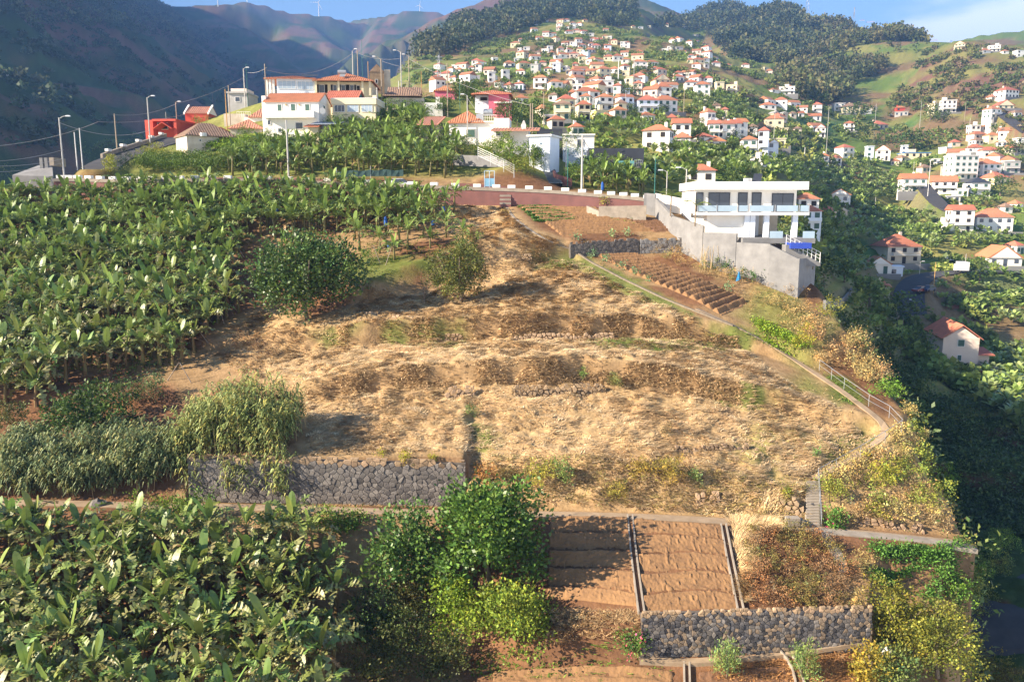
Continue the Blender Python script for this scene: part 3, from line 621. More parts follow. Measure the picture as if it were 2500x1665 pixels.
def merged(parts, name, smooth=False):
    """(mesh, matrix) list -> one mesh of triangles/quads kept as quads where all are quads"""
    VS = []; FS = []; o = 0; cache = {}
    for me, M in parts:
        if me.name not in cache:
            v = np.empty(len(me.vertices)*3, np.float32); me.vertices.foreach_get('co', v); me.calc_loop_triangles()
            t = np.empty(len(me.loop_triangles)*3, np.int32); me.loop_triangles.foreach_get('vertices', t); cache[me.name] = (v.reshape(-1, 3), t.reshape(-1, 3))
        v, t = cache[me.name]; A = np.array(M); VS.append(v@A[:3, :3].T+A[:3, 3]); FS.append(t+o); o += len(v)
    return new_mesh(name, np.concatenate(VS), np.concatenate(FS), smooth)
rest = []; rcol = []
for x, y, s, lb, gr in BZ[NBAN:]:
    lay, sm, h = banana_layout(brng, s); B = Matrix.Translation((x, y, float(gz(x, y)))) @ Matrix.Rotation(brng.random()*6.28, 4, 'Z') @ Matrix.Scale(s, 4)
    for li, M in lay:
        rest.append((BLEAF[li], B@M)); c = np.array((.19,.268,.055) if li < 7 else ((.19,.24,.065) if li < 11 else (.32,.21,.10)))*brng.uniform(.7, 1.3); rcol.append(np.tile(c, (len(BLEAF[li].vertices), 1)))
    rest.append((sm, B)); rcol.append(np.tile(np.array((.20,.17,.06)), (len(sm.vertices), 1)))
if rest:
    rm_ = merged(rest, 'banana_plants'); set_col(rm_, np.concatenate(rcol)); tag(link('banana_plants', rm_, M_LEAFG), kind='stuff')

# ------------------------------------------------------------------ roads, paths, walls
M_CONC = mat('concrete', (.34,.29,.23), 0.9, (.23,.195,.155), 1.5, 0.3, 12)
M_CONCG = mat('grey_concrete', (.23,.225,.22), 0.88, (.16,.157,.155), 0.8, 0.25, 8)
M_PATH = mat('dusty_concrete', (.36,.265,.17), 0.92, (.25,.18,.115), 1.2, 0.3, 9)
M_ASPH = mat('asphalt', (.065,.062,.062), 0.9, (.045,.044,.046), 0.8, 0.3, 20)
M_RED = mat('red_render', (.235,.105,.09), 0.9, (.165,.08,.072), 0.7, 0.3, 6, detail=8)
M_WHITE = mat('white_paint', (.80,.78,.74), 0.7, (.70,.67,.62), 0.8, 0.1, 6)
M_STONE = mat('basalt_stone', (.185,.165,.145), 0.9, (.12,.108,.098), 1.7, 0.6, 9, objrand=0.32, huer=.12, dist=.05)
M_STONEB = mat('brown_stone', (.36,.25,.15), 0.92, (.23,.16,.10), 1.7, 0.6, 9, objrand=0.3, huer=.15, dist=.05)
M_STONED = mat('dark_basalt', (.095,.09,.09), 0.9, (.055,.053,.055), 1.7, 0.6, 9, objrand=0.35, huer=.1, dist=.05)
M_STONEBD = mat('dull_brown_stone', (.22,.165,.11), 0.92, (.14,.105,.075), 1.7, 0.6, 9, objrand=0.3, huer=.1, dist=.05)
M_GAP = mat('wall_joint', (.14,.115,.09), 1.0, (.09,.075,.06), 3)
M_SOIL = mat('tilled_soil', (.265,.148,.066), 0.97, (.19,.105,.05), 1.1, 0.7, 5, dist=.08, detail=7)
M_SOILD = mat('damp_soil', (.20,.105,.055), 0.97, (.13,.068,.036), 1.3, 0.7, 6, dist=.08, detail=7)
M_METAL = mat('galvanised', (.45,.46,.47), 0.45, (.36,.37,.38), 5, metal=0.6)
M_WOOD = mat('weathered_wood', (.36,.30,.24), 0.9, (.24,.19,.15), 5, stretch=(4,4,.5))
M_CANE = mat('dry_cane', (.52,.39,.20), 0.85, (.38,.27,.13), 4)
M_GREENP = mat('green_post', (.04,.17,.14), 0.6, (.03,.13,.11), 3)
def ribbon(name, line, w, m, thick=0.12, dz=0.05, kind='structure'):
    v = []; n = len(line)
    for i, p in enumerate(line):
        d = (line[min(i+1, n-1)]-line[max(i-1, 0)]); d.z = 0; d.normalize(); r = Vector((d.y, -d.x, 0))
        for s in (-1, 1): v.append(p+r*s*w/2+Vector((0, 0, dz)))
        for s in (-1, 1): v.append(p+r*s*w/2+Vector((0, 0, dz-thick)))
    f = []
    for i in range(n-1):
        a, b = i*4, i*4+4; f += [(a, a+1, b+1, b), (a, b, b+2, a+2), (a+1, a+3, b+3, b+1)]
    o = MB().add(v, f).build(name, m); return tag(o, kind=kind)
ribbon('path', PATH, 1.05, M_PATH, .35, .06)
ribbon('path', SIDE, .6, M_PATH, .3, .07)
ribbon('path', UPPER, .34, M_CONC, .3, .06)
ribbon('path', SIDE2, .75, M_CONC, .3, .07)
ribbon('road', ROAD, 6.2, M_ASPH, .3, .04)
ribbon('road', HILLROAD, 5.2, M_ASPH, .3, .09)
ribbon('road', VALLEYROAD, 7, M_ASPH, .4, .12)
ribbon('road', HIGHROAD, 5.5, M_ASPH, .4, .12)
ribbon('road', RIGHTROAD, 5.5, M_ASPH, .4, .12)
ribbon('road', LOWROAD, 11, M_ASPH, .4, .12)
tag(ribbon('garden_kerb', EDGE, .26, mat('weathered_kerb', (.22,.18,.13), .95, (.15,.12,.09), 3, .3, 9), .6, .14, None), 'low concrete kerb slanting down between mown field and ploughed plot', 'kerb')
def sweep_wall(b, line, z0, z1, t, off=0.0):
    """vertical slab following a line; z0/z1 relative to the line's height"""
    n = len(line); v = []
    for i, p in enumerate(line):
        d = (line[min(i+1, n-1)]-line[max(i-1, 0)]); d.z = 0; d.normalize(); r = Vector((d.y, -d.x, 0))
        a = p+r*(off-t/2); c = p+r*(off+t/2)
        v += [(a.x, a.y, p.z+z0), (c.x, c.y, p.z+z0), (c.x, c.y, p.z+z1), (a.x, a.y, p.z+z1)]
    f = [(0, 1, 2, 3), (n*4-1, n*4-2, n*4-3, n*4-4)]
    for i in range(n-1):
        for k in range(4): f.append((i*4+k, (i+1)*4+k, (i+1)*4+(k+1) % 4, i*4+(k+1) % 4))
    b.add(v, f)
# red retaining wall of the road with its coping and white blocks
RW = smooth_line([Vector((a.x, a.y-.15, b.z+.45)) for a, b in zip(knotline(14, range(140, 1611, 30)), knotline(15, range(140, 1611, 30)))], 2)
rw = empty('retaining_wall', RW[20]); tag(rw, 'long dark red roadside retaining wall topped by grey coping with white blocks', 'wall')
def kid(b, name, m, par, kindstuff=False):
    o = b.build(name, m); o.parent = par; o.matrix_parent_inverse = par.matrix_world.inverted() if False else Matrix.Translation(-Vector(par.location)); return o
b = MB(); sweep_wall(b, RW, -4.2, .12, .4); kid(b, 'wall_face', M_RED, rw)
b = MB(); sweep_wall(b, RW, .12, .55, .55); kid(b, 'coping', M_CONC, rw)
bm_ = MB().bx(-.5, .5, -.3, .3, 0, .42).mesh('block'); bm_.materials.append(M_WHITE)
acc = 0
for px in [149,170,191,217,244,276,309,340,372,405,440,478,517,557,605,654,705,752,801,850,900,950,1005,1060,1112,1165,1212,1249,1292,1338,1380,1421,1460,1492,1522,1550,1580]:
    q = min(RW, key=lambda p: abs(proj(p.x, p.y, p.z+.5)[0]-px)); i = RW.index(q); d = RW[min(i+1, len(RW)-1)]-RW[max(0, i-1)]
    u = (px-proj(q.x, q.y, q.z+.5)[0])/ppm(q)
    o = bpy.data.objects.new('block', bm_); C.objects.link(o); o.parent = rw; dn = d.normalized(); pos = q+dn*u
    o.location = Vector((pos.x, pos.y, pos.z+.55))-Vector(rw.location); o.rotation_euler = (0, 0, math.atan2(d.y, d.x))
# parapet of the steep side road
HW = [p+Vector((-2.7, .8, .3)) for p in HILLROAD[4:]]
hw = empty('parapet_wall', HW[4]); tag(hw, 'grey parapet with white blocks climbing beside the steep left road', 'wall')
b = MB(); sweep_wall(b, HW, -2.5, .55, .4); kid(b, 'wall_face', M_CONC, hw)
for i in range(1, len(HW)-1, 2):
    o = bpy.data.objects.new('block', bm_); C.objects.link(o); o.parent = hw; d = HW[i+1]-HW[i-1]
    o.location = HW[i]+Vector((0, 0, .55))-Vector(hw.location); o.rotation_euler = (0, 0, math.atan2(d.y, d.x))
# inner wall on the uphill side of the road
IW = smooth_line([p+Vector((0, 1.2, 0)) for p in knotline(16, range(480, 840, 30))], 2)
iw = MB(); sweep_wall(iw, IW, -.5, 1.15, .35); tag(iw.build('red_wall', M_RED), 'low red wall along the uphill side of the road below the hedge', 'wall')
IW2 = smooth_line([p+Vector((0, 1.0, 0)) for p in knotline(16, range(1100, 1262, 30))], 2)
iw = MB(); sweep_wall(iw, IW2, -.5, .9, .35); tag(iw.build('red_wall', M_RED), 'low red wall behind the road beside the pale blue gate', 'wall')
# the concrete ramp left of the road bend
rp = empty('concrete_ramp', P(75, 425, 116)); tag(rp, 'pale grey concrete ramp with two gate pillars left of the road bend', 'ramp')
b = MB(); a0, a1, a2, a3 = P(30,428,115), P(128,408,117), P(128,398,123), P(95,395,124)
b.add([a0, P(130,432,115), a1, P(95,404,120), a0-Vector((0,0,4)), P(130,432,115)-Vector((0,0,4))], [(0,1,2,3),(0,4,5,1)]); kid(b, 'slab', M_CONCG, rp)
b = MB(); 
for px in (104, 116): q = P(px, 412, 117); b.bx(q.x-.22, q.x+.22, q.y-.22, q.y+.22, q.z-.4, q.z+1.5)
kid(b, 'gate_pillars', M_CONCG, rp)
b = MB(); q0, q1 = P(122,402,120), P(160,398,123); b.tube([q0, q1], .15, 4); b.bx(q0.x, q1.x, q0.y-.1, q1.y+.1, q0.z-.2, q0.z+1.0); kid(b, 'side_wall', M_CONC, rp)

# ---- irregular masonry: cells of a jittered grid, each stone an extruded, bevelled polygon
def cells(L, H, du, dv, rng, jit=0.46, htop=None):
    nu_, nv_ = max(1, round(L/du)), max(1, round(H/dv)); du, dv = L/nu_, H/nv_
    S = {}
    for j in range(-1, nv_+1):
        for i in range(-1, nu_+1): S[i, j] = ((i+.5+(.5*(j % 2))+rng.uniform(-jit, jit)*1.15)*du, (j+.5+rng.uniform(-jit, jit))*dv)
    out = []
    for (i, j), c in S.items():
        poly = [(0, 0), (L, 0), (L, H), (0, H)]
        for a in range(-2, 3):
            for b_ in range(-2, 3):
                if (a or b_) and (i+a, j+b_) in S:
                    q = S[i+a, j+b_]; mx_, my_ = (c[0]+q[0])/2, (c[1]+q[1])/2; nx, ny = (q[0]-c[0]), (q[1]-c[1]); np_ = []
                    for k in range(len(poly)):
                        p0, p1 = poly[k], poly[(k+1) % len(poly)]; d0 = (p0[0]-mx_)*nx+(p0[1]-my_)*ny; d1 = (p1[0]-mx_)*nx+(p1[1]-my_)*ny
                        if d0 <= 0: np_.append(p0)
                        if (d0 < 0) != (d1 < 0) and d0 != d1: t = d0/(d0-d1); np_.append((p0[0]+(p1[0]-p0[0])*t, p0[1]+(p1[1]-p0[1])*t))
                    poly = np_
                    if len(poly) < 3: break
            if len(poly) < 3: break
        if len(poly) >= 3:
            ar = abs(sum(poly[k][0]*poly[(k+1) % len(poly)][1]-poly[(k+1) % len(poly)][0]*poly[k][1] for k in range(len(poly))))/2
            if ar > .008: out.append((c, poly, ar))
    return out
def stone_wall(name, A, B, H, du, dv, label, mats, seed, batter=0.10, limit=300, joint=.007, proud=.045, thick=.5, cat='stone wall', asparts=True, htop=None, topmat=None):
    """dry-stone wall from A to B (foot of its face), H high; every stone is its own child up to the limit"""
    rng = random.Random(seed); A = Vector(A); B = Vector(B); d = B-A; L = d.length; dx = d.normalized(); nrm = Vector((dx.y, -dx.x, 0)).normalized()
    if nrm.y > 0: nrm = -nrm
    t = empty(name, (A+B)/2); tag(t, label, cat); O = Vector(t.location)
    def pt(s, h, o): q = A+dx*s; return q+Vector((0, 0, h))-nrm*(batter*h)+nrm*o-O
    cs = cells(L, H, du, dv, rng); cs.sort(key=lambda c: -c[2]); rest = {m.name: MB() for m in list(mats)+([topmat[0]] if topmat else [])}
    for n, (c, poly, ar) in enumerate(cs):
        if htop and c[1] > htop(c[0]/L)*H: continue
        if not htop and c[1] > H-dv and rng.random() < .35: continue
        m = mats[rng.randrange(len(mats))] if not (topmat and c[1] > H-topmat[1]) else topmat[0]; k = len(poly); cx = sum(p[0] for p in poly)/k; cy = sum(p[1] for p in poly)/k; r = math.sqrt(ar)
        i1 = 1-joint*2/max(r, .08); pr = proud*rng.uniform(.3, 1.3); tilt = (rng.uniform(-.12, .12), rng.uniform(-.12, .12)); v = []
        for sc, o in ((i1, -.12), (i1*.98, pr*.45), (i1*rng.uniform(.76, .92), pr)):
            for p in poly:
                x, y = cx+(p[0]-cx)*sc, cy+(p[1]-cy)*sc; v.append(pt(x, y, o+(x-cx)*tilt[0]+(y-cy)*tilt[1]))
        f = [tuple(range(2*k, 3*k))]
        for l in (0, 1):
            for q in range(k): f.append((l*k+q, l*k+(q+1) % k, (l+1)*k+(q+1) % k, (l+1)*k+q))
        if asparts and n < limit:
            ctr = pt(cx, cy, 0); o = MB().add([p-ctr for p in v], f).build('stone', m); o.parent = t; o.location = ctr
        else: rest[m.name].add(v, f)
    for m in list(mats)+([topmat[0]] if topmat and topmat[0] not in mats else []):
        if rest[m.name].v: o = rest[m.name].build('stones', m, t); o['kind'] = 'stuff'
    b = MB(); N = 12
    if htop is None: b.add([pt(0, -.3, -.05), pt(L, -.3, -.05), pt(L, H-.28, -.05), pt(0, H-.28, -.05), pt(0, -.3, -thick), pt(L, -.3, -thick), pt(L, H-.28, -thick), pt(0, H-.28, -thick)], [(0,1,2,3),(3,2,6,7),(0,3,7,4),(1,5,6,2)])
    b.build('core', M_GAP, t) if b.v else None
    return t
def kp(k, px, dz=0.0, dy=0.0):
    q = knotline(k, [px])[0]; return Vector((q.x, q.y+dy, q.z+dz))
stone_wall('stone_wall', P(462,1224,55.15), P(1137,1238,55.75), 3.5, .47, .29, 'tall grey fitted-stone retaining wall above the concrete path', [M_STONE], 3, batter=.08, topmat=(M_STONEB, .5))
stone_wall('stone_wall', P(1566,1606,42.1), P(2128,1590,42.4), 2.7, .27, .20, 'dark rubble stone wall under the bare soil plots at lower right', [M_STONED, M_STONED, M_STONE, M_STONEBD], 4, batter=.12, topmat=(M_STONEB, .3))
stone_wall('stone_wall', P(1392,632,92.4), P(1560,620,94.5), 1.9, .42, .30, 'dark stone wall below the upper vegetable terrace', [M_STONE], 5, batter=.05, asparts=False)
stone_wall('stone_wall', P(1562,620,94.5), P(1716,615,95.1), 1.75, .45, .32, 'rendered stone wall section ending at the concrete garden wall', [M_CONCG, M_STONE], 6, batter=.05, asparts=False)
stone_wall('rubble_wall', P(1330,1632,42.9), P(1570,1606,42.2), 2.3, .42, .30, 'tumbled rubble wall under the dry bank beside the pink flowers', [M_STONE, M_STONEB, M_STONEB], 7, batter=.55, asparts=True, proud=.16, joint=.03)
# rubble risers showing through the straw
for k, (x0, y0, x1, y1, h, lab) in enumerate([(1085,975,1160,970,1.6,'brown rubble terrace wall patch left of the small gully'),(1255,968,1480,962,1.45,'brown rubble terrace wall across the middle of the mown field'),(1650,1105,1830,1100,1.0,'low rubble terrace wall on the right of the mown field'),
        (1250,830,1500,828,1.1,'brown rubble bank under the upper straw terrace'),(1020,830,1130,832,1.2,'brown rubble bank below the round tree'),(890,770,1060,790,.9,'rubble bank right of the big bush'),(1210,640,1300,648,2.0,'crumbling brown earth and stone bank above the tree shadow'),(1700,1245,1760,1240,1.7,'small pile of rubble above the path on the right'),(1900,1250,1965,1262,1.8,'dark stone patch left of the concrete stairs'),(2060,1278,2260,1305,1.1,'low rubble wall along the right end of the path')]):
    a, c = Wray(x0, y0), Wray(x1, y1); o_ = Vector((0, .12, -.3))
    stone_wall('rubble_bank', a+o_, c+o_, h*.8, .40, .30, lab, [M_STONEB], 20+k, batter=.35, asparts=False, proud=.17, joint=.035, htop=lambda s, k=k: .55+.5*abs(math.sin(s*5+k)), cat='rubble bank')
# left earth bank between reeds and path has loose stones
# ------------------------------------------------------------------ buildings
M_WALLW = mat('white_wall', (.82,.79,.73), 0.85, (.74,.70,.63), 0.5, 0.1, 8)
M_WALLC = mat('cream_wall', (.78,.68,.46), 0.85, (.70,.60,.40), 0.5, 0.1, 8)
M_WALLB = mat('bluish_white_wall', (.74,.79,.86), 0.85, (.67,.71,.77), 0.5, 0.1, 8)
M_WALLO = mat('old_plaster', (.66,.59,.48), 0.9, (.44,.37,.28), 0.7, 0.3, 6, detail=8)
M_WALLP = mat('pink_wall', (.62,.16,.22), 0.85, (.55,.13,.19), 0.5)
M_WALLR = mat('red_wall_paint', (.55,.085,.055), 0.8, (.47,.07,.045), 0.5)
M_WALLG = mat('grey_block_wall', (.44,.43,.41), 0.9, (.36,.35,.33), 0.8, 0.2, 5)
M_PINKW = mat('pale_pink_wall', (.74,.60,.50), 0.85, (.68,.55,.46), 0.5)
M_TILE = mat('orange_tiles', (.50,.20,.10), 0.85, (.37,.145,.075), 1.1, 0.4, 9, objrand=0.14, detail=8)
M_TILEP = mat('faded_pink_tiles', (.48,.22,.14), 0.9, (.36,.17,.12), 1.3, 0.4, 9, detail=8)
M_TILEB = mat('old_brown_tiles', (.30,.19,.13), 0.92, (.19,.125,.09), 1.6, 0.5, 9, detail=8)
M_SLATE = mat('dark_slate', (.045,.05,.062), 0.6, (.035,.038,.048), 0.8, 0.1, 6)
M_GLASS = mat('window_glass', (.05,.065,.085), 0.12, (.03,.04,.06), 0.6, spec=0.6)
M_GLASSL = mat('pale_glazing', (.42,.50,.58), 0.15, (.30,.38,.46), 0.4, spec=0.6)
M_SHUT = mat('green_shutter', (.07,.13,.10), 0.7, (.05,.10,.08), 3)
M_FRAME = mat('white_frame', (.78,.76,.72), 0.6)
M_DARK = mat('dark_opening', (.035,.03,.028), 0.9)
M_BLUE = mat('blue_paint', (.05,.20,.50), 0.6, (.04,.16,.40), 2)
M_SHED = mat('corrugated_iron', (.33,.37,.42), 0.5, (.24,.26,.30), 2, metal=.4)
M_POOL = mat('blue_pool_tiles', (.03,.07,.40), 0.3, (.02,.05,.32), 8)
UNIT = MB().bx(-.5, .5, -.06, .06, -.5, .5)
WINS = {}
def unit(m, name):
    if (m.name, name) not in WINS: WINS[m.name, name] = UNIT.mesh(name); WINS[m.name, name].materials.append(m)
    return WINS[m.name, name]
class Bld:
    """a building: anchor pixel (px, pyb) at depth Y is the foot of its front; local x to the right, y away, z up, in metres"""
    def __init__(s, name, label, cat, px, pyb, Y=None, rz=0.0, group=None, yaw=None):
        p = Wray(px, pyb) if Y is None else P(px, pyb, Y)
        s.p = p; s.s = ppm(p); s.px = px; s.py = pyb; s.rz = math.radians(rz); s.t = empty(name, p, s.rz); tag(s.t, label, cat, group)
    def x(s, px): return (px-s.px)/s.s/max(.3, math.cos(s.rz))
    def z(s, py): return (s.py-py)/s.s
    def _b(s, b, name, m, par=None): return b.build(name, m, par or s.t)
    def vol(s, x0, x1, y0, y1, z0, z1, m, name='wall'): return s._b(MB().bx(x0, x1, y0, y1, z0, z1), name, m)
    def roof(s, kind, x0, x1, y0, y1, z, h, m, ov=.35, axis='x', th=.14, ribs=0.0, name='roof', rk=None):
        b = MB(); X0, X1, Y0, Y1 = x0-ov, x1+ov, y0-ov, y1+ov; sl = []
        w, d = X1-X0, Y1-Y0
        if kind == 'hip':
            if w >= d: k = d/2 if rk is None else rk; r0, r1 = (X0+k, (Y0+Y1)/2), (X1-k, (Y0+Y1)/2)
            else: k = w/2 if rk is None else rk; r0, r1 = ((X0+X1)/2, Y0+k), ((X0+X1)/2, Y1-k)
            A, B_, C_, D = (X0, Y0, z), (X1, Y0, z), (X1, Y1, z), (X0, Y1, z); R0, R1 = (*r0, z+h), (*r1, z+h)
            sl = [[A, B_, R1, R0], [B_, C_, R1], [C_, D, R0, R1], [D, A, R0]] if w >= d else [[A, B_, R0], [B_, C_, R1, R0], [C_, D, R1], [D, A, R0, R1]]
        elif kind == 'gable':
            if axis == 'x': ym = (Y0+Y1)/2; sl = [[(X0, Y0, z), (X1, Y0, z), (X1, ym, z+h), (X0, ym, z+h)], [(X1, Y1, z), (X0, Y1, z), (X0, ym, z+h), (X1, ym, z+h)]]
            else: xm = (X0+X1)/2; sl = [[(X0, Y1, z), (X0, Y0, z), (xm, Y0, z+h), (xm, Y1, z+h)], [(X1, Y0, z), (X1, Y1, z), (xm, Y1, z+h), (xm, Y0, z+h)]]
        elif kind == 'shed': sl = [[(X0, Y0, z), (X1, Y0, z), (X1, Y1, z+h), (X0, Y1, z+h)]]
        elif kind == 'flat': sl = [[(X0, Y0, z+h), (X1, Y0, z+h), (X1, Y1, z+h), (X0, Y1, z+h)]]; th = h
        for q in sl:
            n = len(q); b.add(q+[(a[0], a[1], a[2]-th) for a in q], [tuple(range(n)), tuple(range(2*n-1, n-1, -1))]+[(i, i+n, (i+1) % n+n, (i+1) % n) for i in range(n)])
            if ribs:
                a, c = Vector(q[0]), Vector(q[1]); e = (c-a); L = e.length; e.normalize(); nn = e.cross(Vector(q[2])-a).normalized(); upv = nn.cross(e)
                loc = [((Vector(p)-a).dot(e), (Vector(p)-a).dot(upv)) for p in q]
                for i in range(int(L/ribs)):
                    t = (i+.5)*ribs; hs = []
                    for k in range(1, n):
                        (u0, v0), (u1, v1) = loc[k], loc[(k+1) % n]
                        if min(u0, u1) <= t <= max(u0, u1) and abs(u1-u0) > 1e-6: hs.append(v0+(v1-v0)*(t-u0)/(u1-u0))
                    if hs:
                        hv = max(hs)
                        if hv < .25: continue
                        wd, ht = ribs*.32, .075; o = [a+e*(t-wd)+nn*.004, a+e*t+nn*ht, a+e*(t+wd)+nn*.004]; b.add([*o, *[p+upv*hv for p in o]], [(0, 1, 4, 3), (1, 2, 5, 4), (0, 2, 1)])
        if kind in ('gable',) and axis == 'x':
            gm = MB(); ym = (y0+y1)/2; hh = h*(1-ov/((Y1-Y0)/2))
            for xx in (x0+.01, x1-.01): gm.add([(xx-.1, y0, z-.05), (xx-.1, y1, z-.05), (xx-.1, ym, z+hh-.05), (xx+.1, y0, z-.05), (xx+.1, y1, z-.05), (xx+.1, ym, z+hh-.05)], [(0, 2, 1), (3, 4, 5), (0, 3, 5, 2), (1, 2, 5, 4)])
            s.gable = gm
        elif kind == 'gable':
            gm = MB(); xm = (x0+x1)/2; hh = h*(1-ov/((X1-X0)/2))
            for yy in (y0+.01, y1-.01): gm.add([(x0, yy-.1, z-.05), (x1, yy-.1, z-.05), (xm, yy-.1, z+hh-.05), (x0, yy+.1, z-.05), (x1, yy+.1, z-.05), (xm, yy+.1, z+hh-.05)], [(0, 1, 2), (3, 5, 4), (0, 2, 5, 3), (1, 4, 5, 2)])
            s.gable = gm
        r = s._b(b, name, m)
        return r
    def gables(s, m): return s._b(s.gable, 'gable', m)
    def win(s, x0, x1, z0, z1, y=0.0, face='F', pane=None, frame=None, shut=None, name='window', split=0):
        """a framed opening with its pane set back; face F (front), R, L: then x0,x1 run along y and y is the wall's x"""
        pane = pane or M_GLASS; frame = frame or M_FRAME; w, h = x1-x0, z1-z0; c = (x0+x1)/2; q = .07
        sg = {'F': 0, 'R': 1, 'L': -1}[face]
        def place(o, dx, off, dz, sx, sy, sz):
            if face == 'F': o.location = (c+dx, y-off, (z0+z1)/2+dz)
            else: o.location = (y+sg*off, c+dx, (z0+z1)/2+dz); o.rotation_euler = (0, 0, math.pi/2)
            o.scale = (sx, sy, sz)
        b = MB(); t = .09
        for a in ((-w/2, -w/2+t, -h/2, h/2), (w/2-t, w/2, -h/2, h/2), (-w/2+t, w/2-t, h/2-t, h/2), (-w/2+t, w/2-t, -h/2, -h/2+t)): b.bx(a[0], a[1], -.05, .05, a[2], a[3])
        for i in range(split): xx = -w/2+w*(i+1)/(split+1); b.bx(xx-.03, xx+.03, -.045, .045, -h/2+t, h/2-t)
        f = b.build(name, frame, s.t); place(f, 0, .05, 0, 1, 1, 1)
        p = bpy.data.objects.new('pane', unit(pane, 'pane')); C.objects.link(p); p.parent = f; p.scale = (w-.1, .5, h-.1); p.location = (0, .0, 0)
        if shut:
            for k in (-1, 1):
                o = bpy.data.objects.new('shutter', unit(shut, 'shutter')); C.objects.link(o); o.parent = f; o.scale = (w*.5, .5, h); o.location = (k*w*.75, 0, 0)
        return f
    def rail(s, x0, x1, y, z, h, n, m=None, name='railing'):
        b = MB(); b.bx(x0, x1, y-.03, y+.03, z+h-.06, z+h); b.bx(x0, x1, y-.02, y+.02, z+h*.5-.02, z+h*.5+.02)
        for i in range(n+1): xx = x0+(x1-x0)*i/n; b.bx(xx-.025, xx+.025, y-.025, y+.025, z, z+h)
        return s._b(b, name, m or M_METAL)
    def box(s, name, m, x0, x1, y0, y1, z0, z1): return s._b(MB().bx(x0, x1, y0, y1, z0, z1), name, m)

# white two-storey house with the long orange gable roof
B = Bld('white_house', 'white two-storey house with orange gable roof and solid white balcony on the hilltop', 'house', 650, 335, 143, -4)
x, z = B.x, B.z
B.vol(0, x(783), 0, 7.2, -3, z(252), M_WALLW); B.roof('gable', 0, x(783), 0, 7.2, z(252), z(226)-z(252), M_TILE, ov=.28, ribs=.36); B.gables(M_WALLW)
B.vol(x(640), -.02, .6, 5.5, -3, z(237), M_WALLW, 'side_block')
B.box('balcony', M_WALLW, x(651), x(776), -1.3, -.003, z(292), z(276))
for a, b in ((681, 693), (749, 762)): B.win(x(a), x(b), z(276), z(258), pane=M_SHUT)
B.win(x(714), x(727), z(282), z(257), pane=M_SHUT, name='door')
B.win(x(724), x(743), z(318), z(301), shut=None); B.win(x(680), x(690), z(325), z(314)); B.win(x(655), x(664), z(307), z(295))
B.win(2.4, 3.5, z(272), z(257), y=x(783), face='R', pane=M_SHUT)
for px in (703, 736): B.box('wall_lamp', M_CANE, x(px)-.12, x(px)+.12, -.2, -.003, z(262), z(258))
b = MB(); b.tube([(x(793), -.1, z(275)-.8), (x(793), -.1, z(275))], .04, 5); b.add([(x(793)+.55*math.cos(a), -.25-.1*math.sin(a), z(275)+.55*math.sin(a)) for a in [i*math.pi/5 for i in range(10)]], [tuple(range(10))]); B._b(b, 'satellite_dish', M_METAL)
# cream house on its right
B = Bld('cream_house', 'cream flat-topped house with terrace parapet right of the white house', 'house', 818, 283, 147, -3)
x, z = B.x, B.z
B.vol(x(812), x(918), 0, 8, -6, z(257), M_WALLC); B.box('parapet', M_WALLC, x(810), x(921), -.25, 8.1, z(257)+.003, z(244)); B.box('coping', M_WALLW, x(809), x(922), -.3, 8.2, z(244), z(242))
for a, b in ((817, 843), (849, 877), (883, 911)): B.win(x(a), x(b), z(275), z(258), pane=M_GLASSL if a > 840 else M_GLASS, split=2)
B.vol(x(912), x(921), -.1, .5, z(257), z(236), M_WALLC, 'chimney')
B = Bld('gabled_annex', 'orange gable roof annex standing behind the cream terrace', 'house', 800, 245, 152, -6)
x, z = B.x, B.z
B.vol(x(797), x(872), 0, 5, -4, z(243), M_WALLC); B.roof('gable', x(797), x(872), 0, 5, z(243), z(219)-z(243), M_TILE, ribs=.38); B.gables(M_SHUT)
# large house behind: sun-room wing and veranda wing
B = Bld('hilltop_house', 'large hilltop house with glazed sunroom, dark veranda windows and two orange hip roofs', 'house', 680, 233, 163, 3)
x, z = B.x, B.z
B.vol(x(677), x(768), 0, 9, -5, z(194), M_WALLB); B.roof('hip', x(651), x(770), -.4, 9, z(194), z(180)-z(194), M_TILE, ribs=.42, ov=.3)
B.win(x(680), x(723), z(219), z(199), pane=M_GLASSL, split=3); B.win(x(727), x(765), z(220), z(200), pane=M_GLASSL, split=3)
B.box('porch_floor', M_WALLW, x(650), x(676), 0, 6, -5, z(231))
for px in (653, 661, 669): B.box('column', M_WALLW, x(px)-.22, x(px)+.22, -.1, .3, z(231), z(196))
B.rail(x(651), x(676), .1, z(231), .9, 9, M_WALLC, 'balustrade')
B.vol(x(770), x(905), 1.5, 12, -5, z(198), M_WALLC); B.roof('hip', x(770), x(905), -.3, 12, z(198), z(171)-z(198), M_TILE, ribs=.42, ov=.5)
for a, b in ((775, 789), (809, 819), (829, 840), (850, 861)): B.win(x(a), x(b), z(225), z(205), y=1.5, pane=M_GLASS, shut=M_DARK)
B.win(x(866), x(876), z(225), z(206), y=1.5, pane=M_DARK, name='door')
b = MB()
for px in (771, 826, 884, 902): b.bx(x(px)-.2, x(px)+.2, -.2, .15, z(233), z(199))
B._b(b, 'veranda_posts', M_WALLC)
b = MB(); b.tube([(x(822), 1.6, z(175)), (x(842), 1.6, z(175))], .42, 8); b.add([(x(828), .3, z(188)), (x(841), .3, z(188)), (x(841), 1.6, z(178)), (x(828), 1.6, z(178))], [(0, 1, 2, 3)]); B._b(b, 'solar_heater', M_METAL)
b = MB(); b.add([(x(735), -.2, z(188)), (x(775), -.2, z(188)), (x(775), 1.6, z(181)), (x(735), 1.6, z(181))], [(0, 1, 2, 3)]); B._b(b, 'solar_panels', M_SLATE)
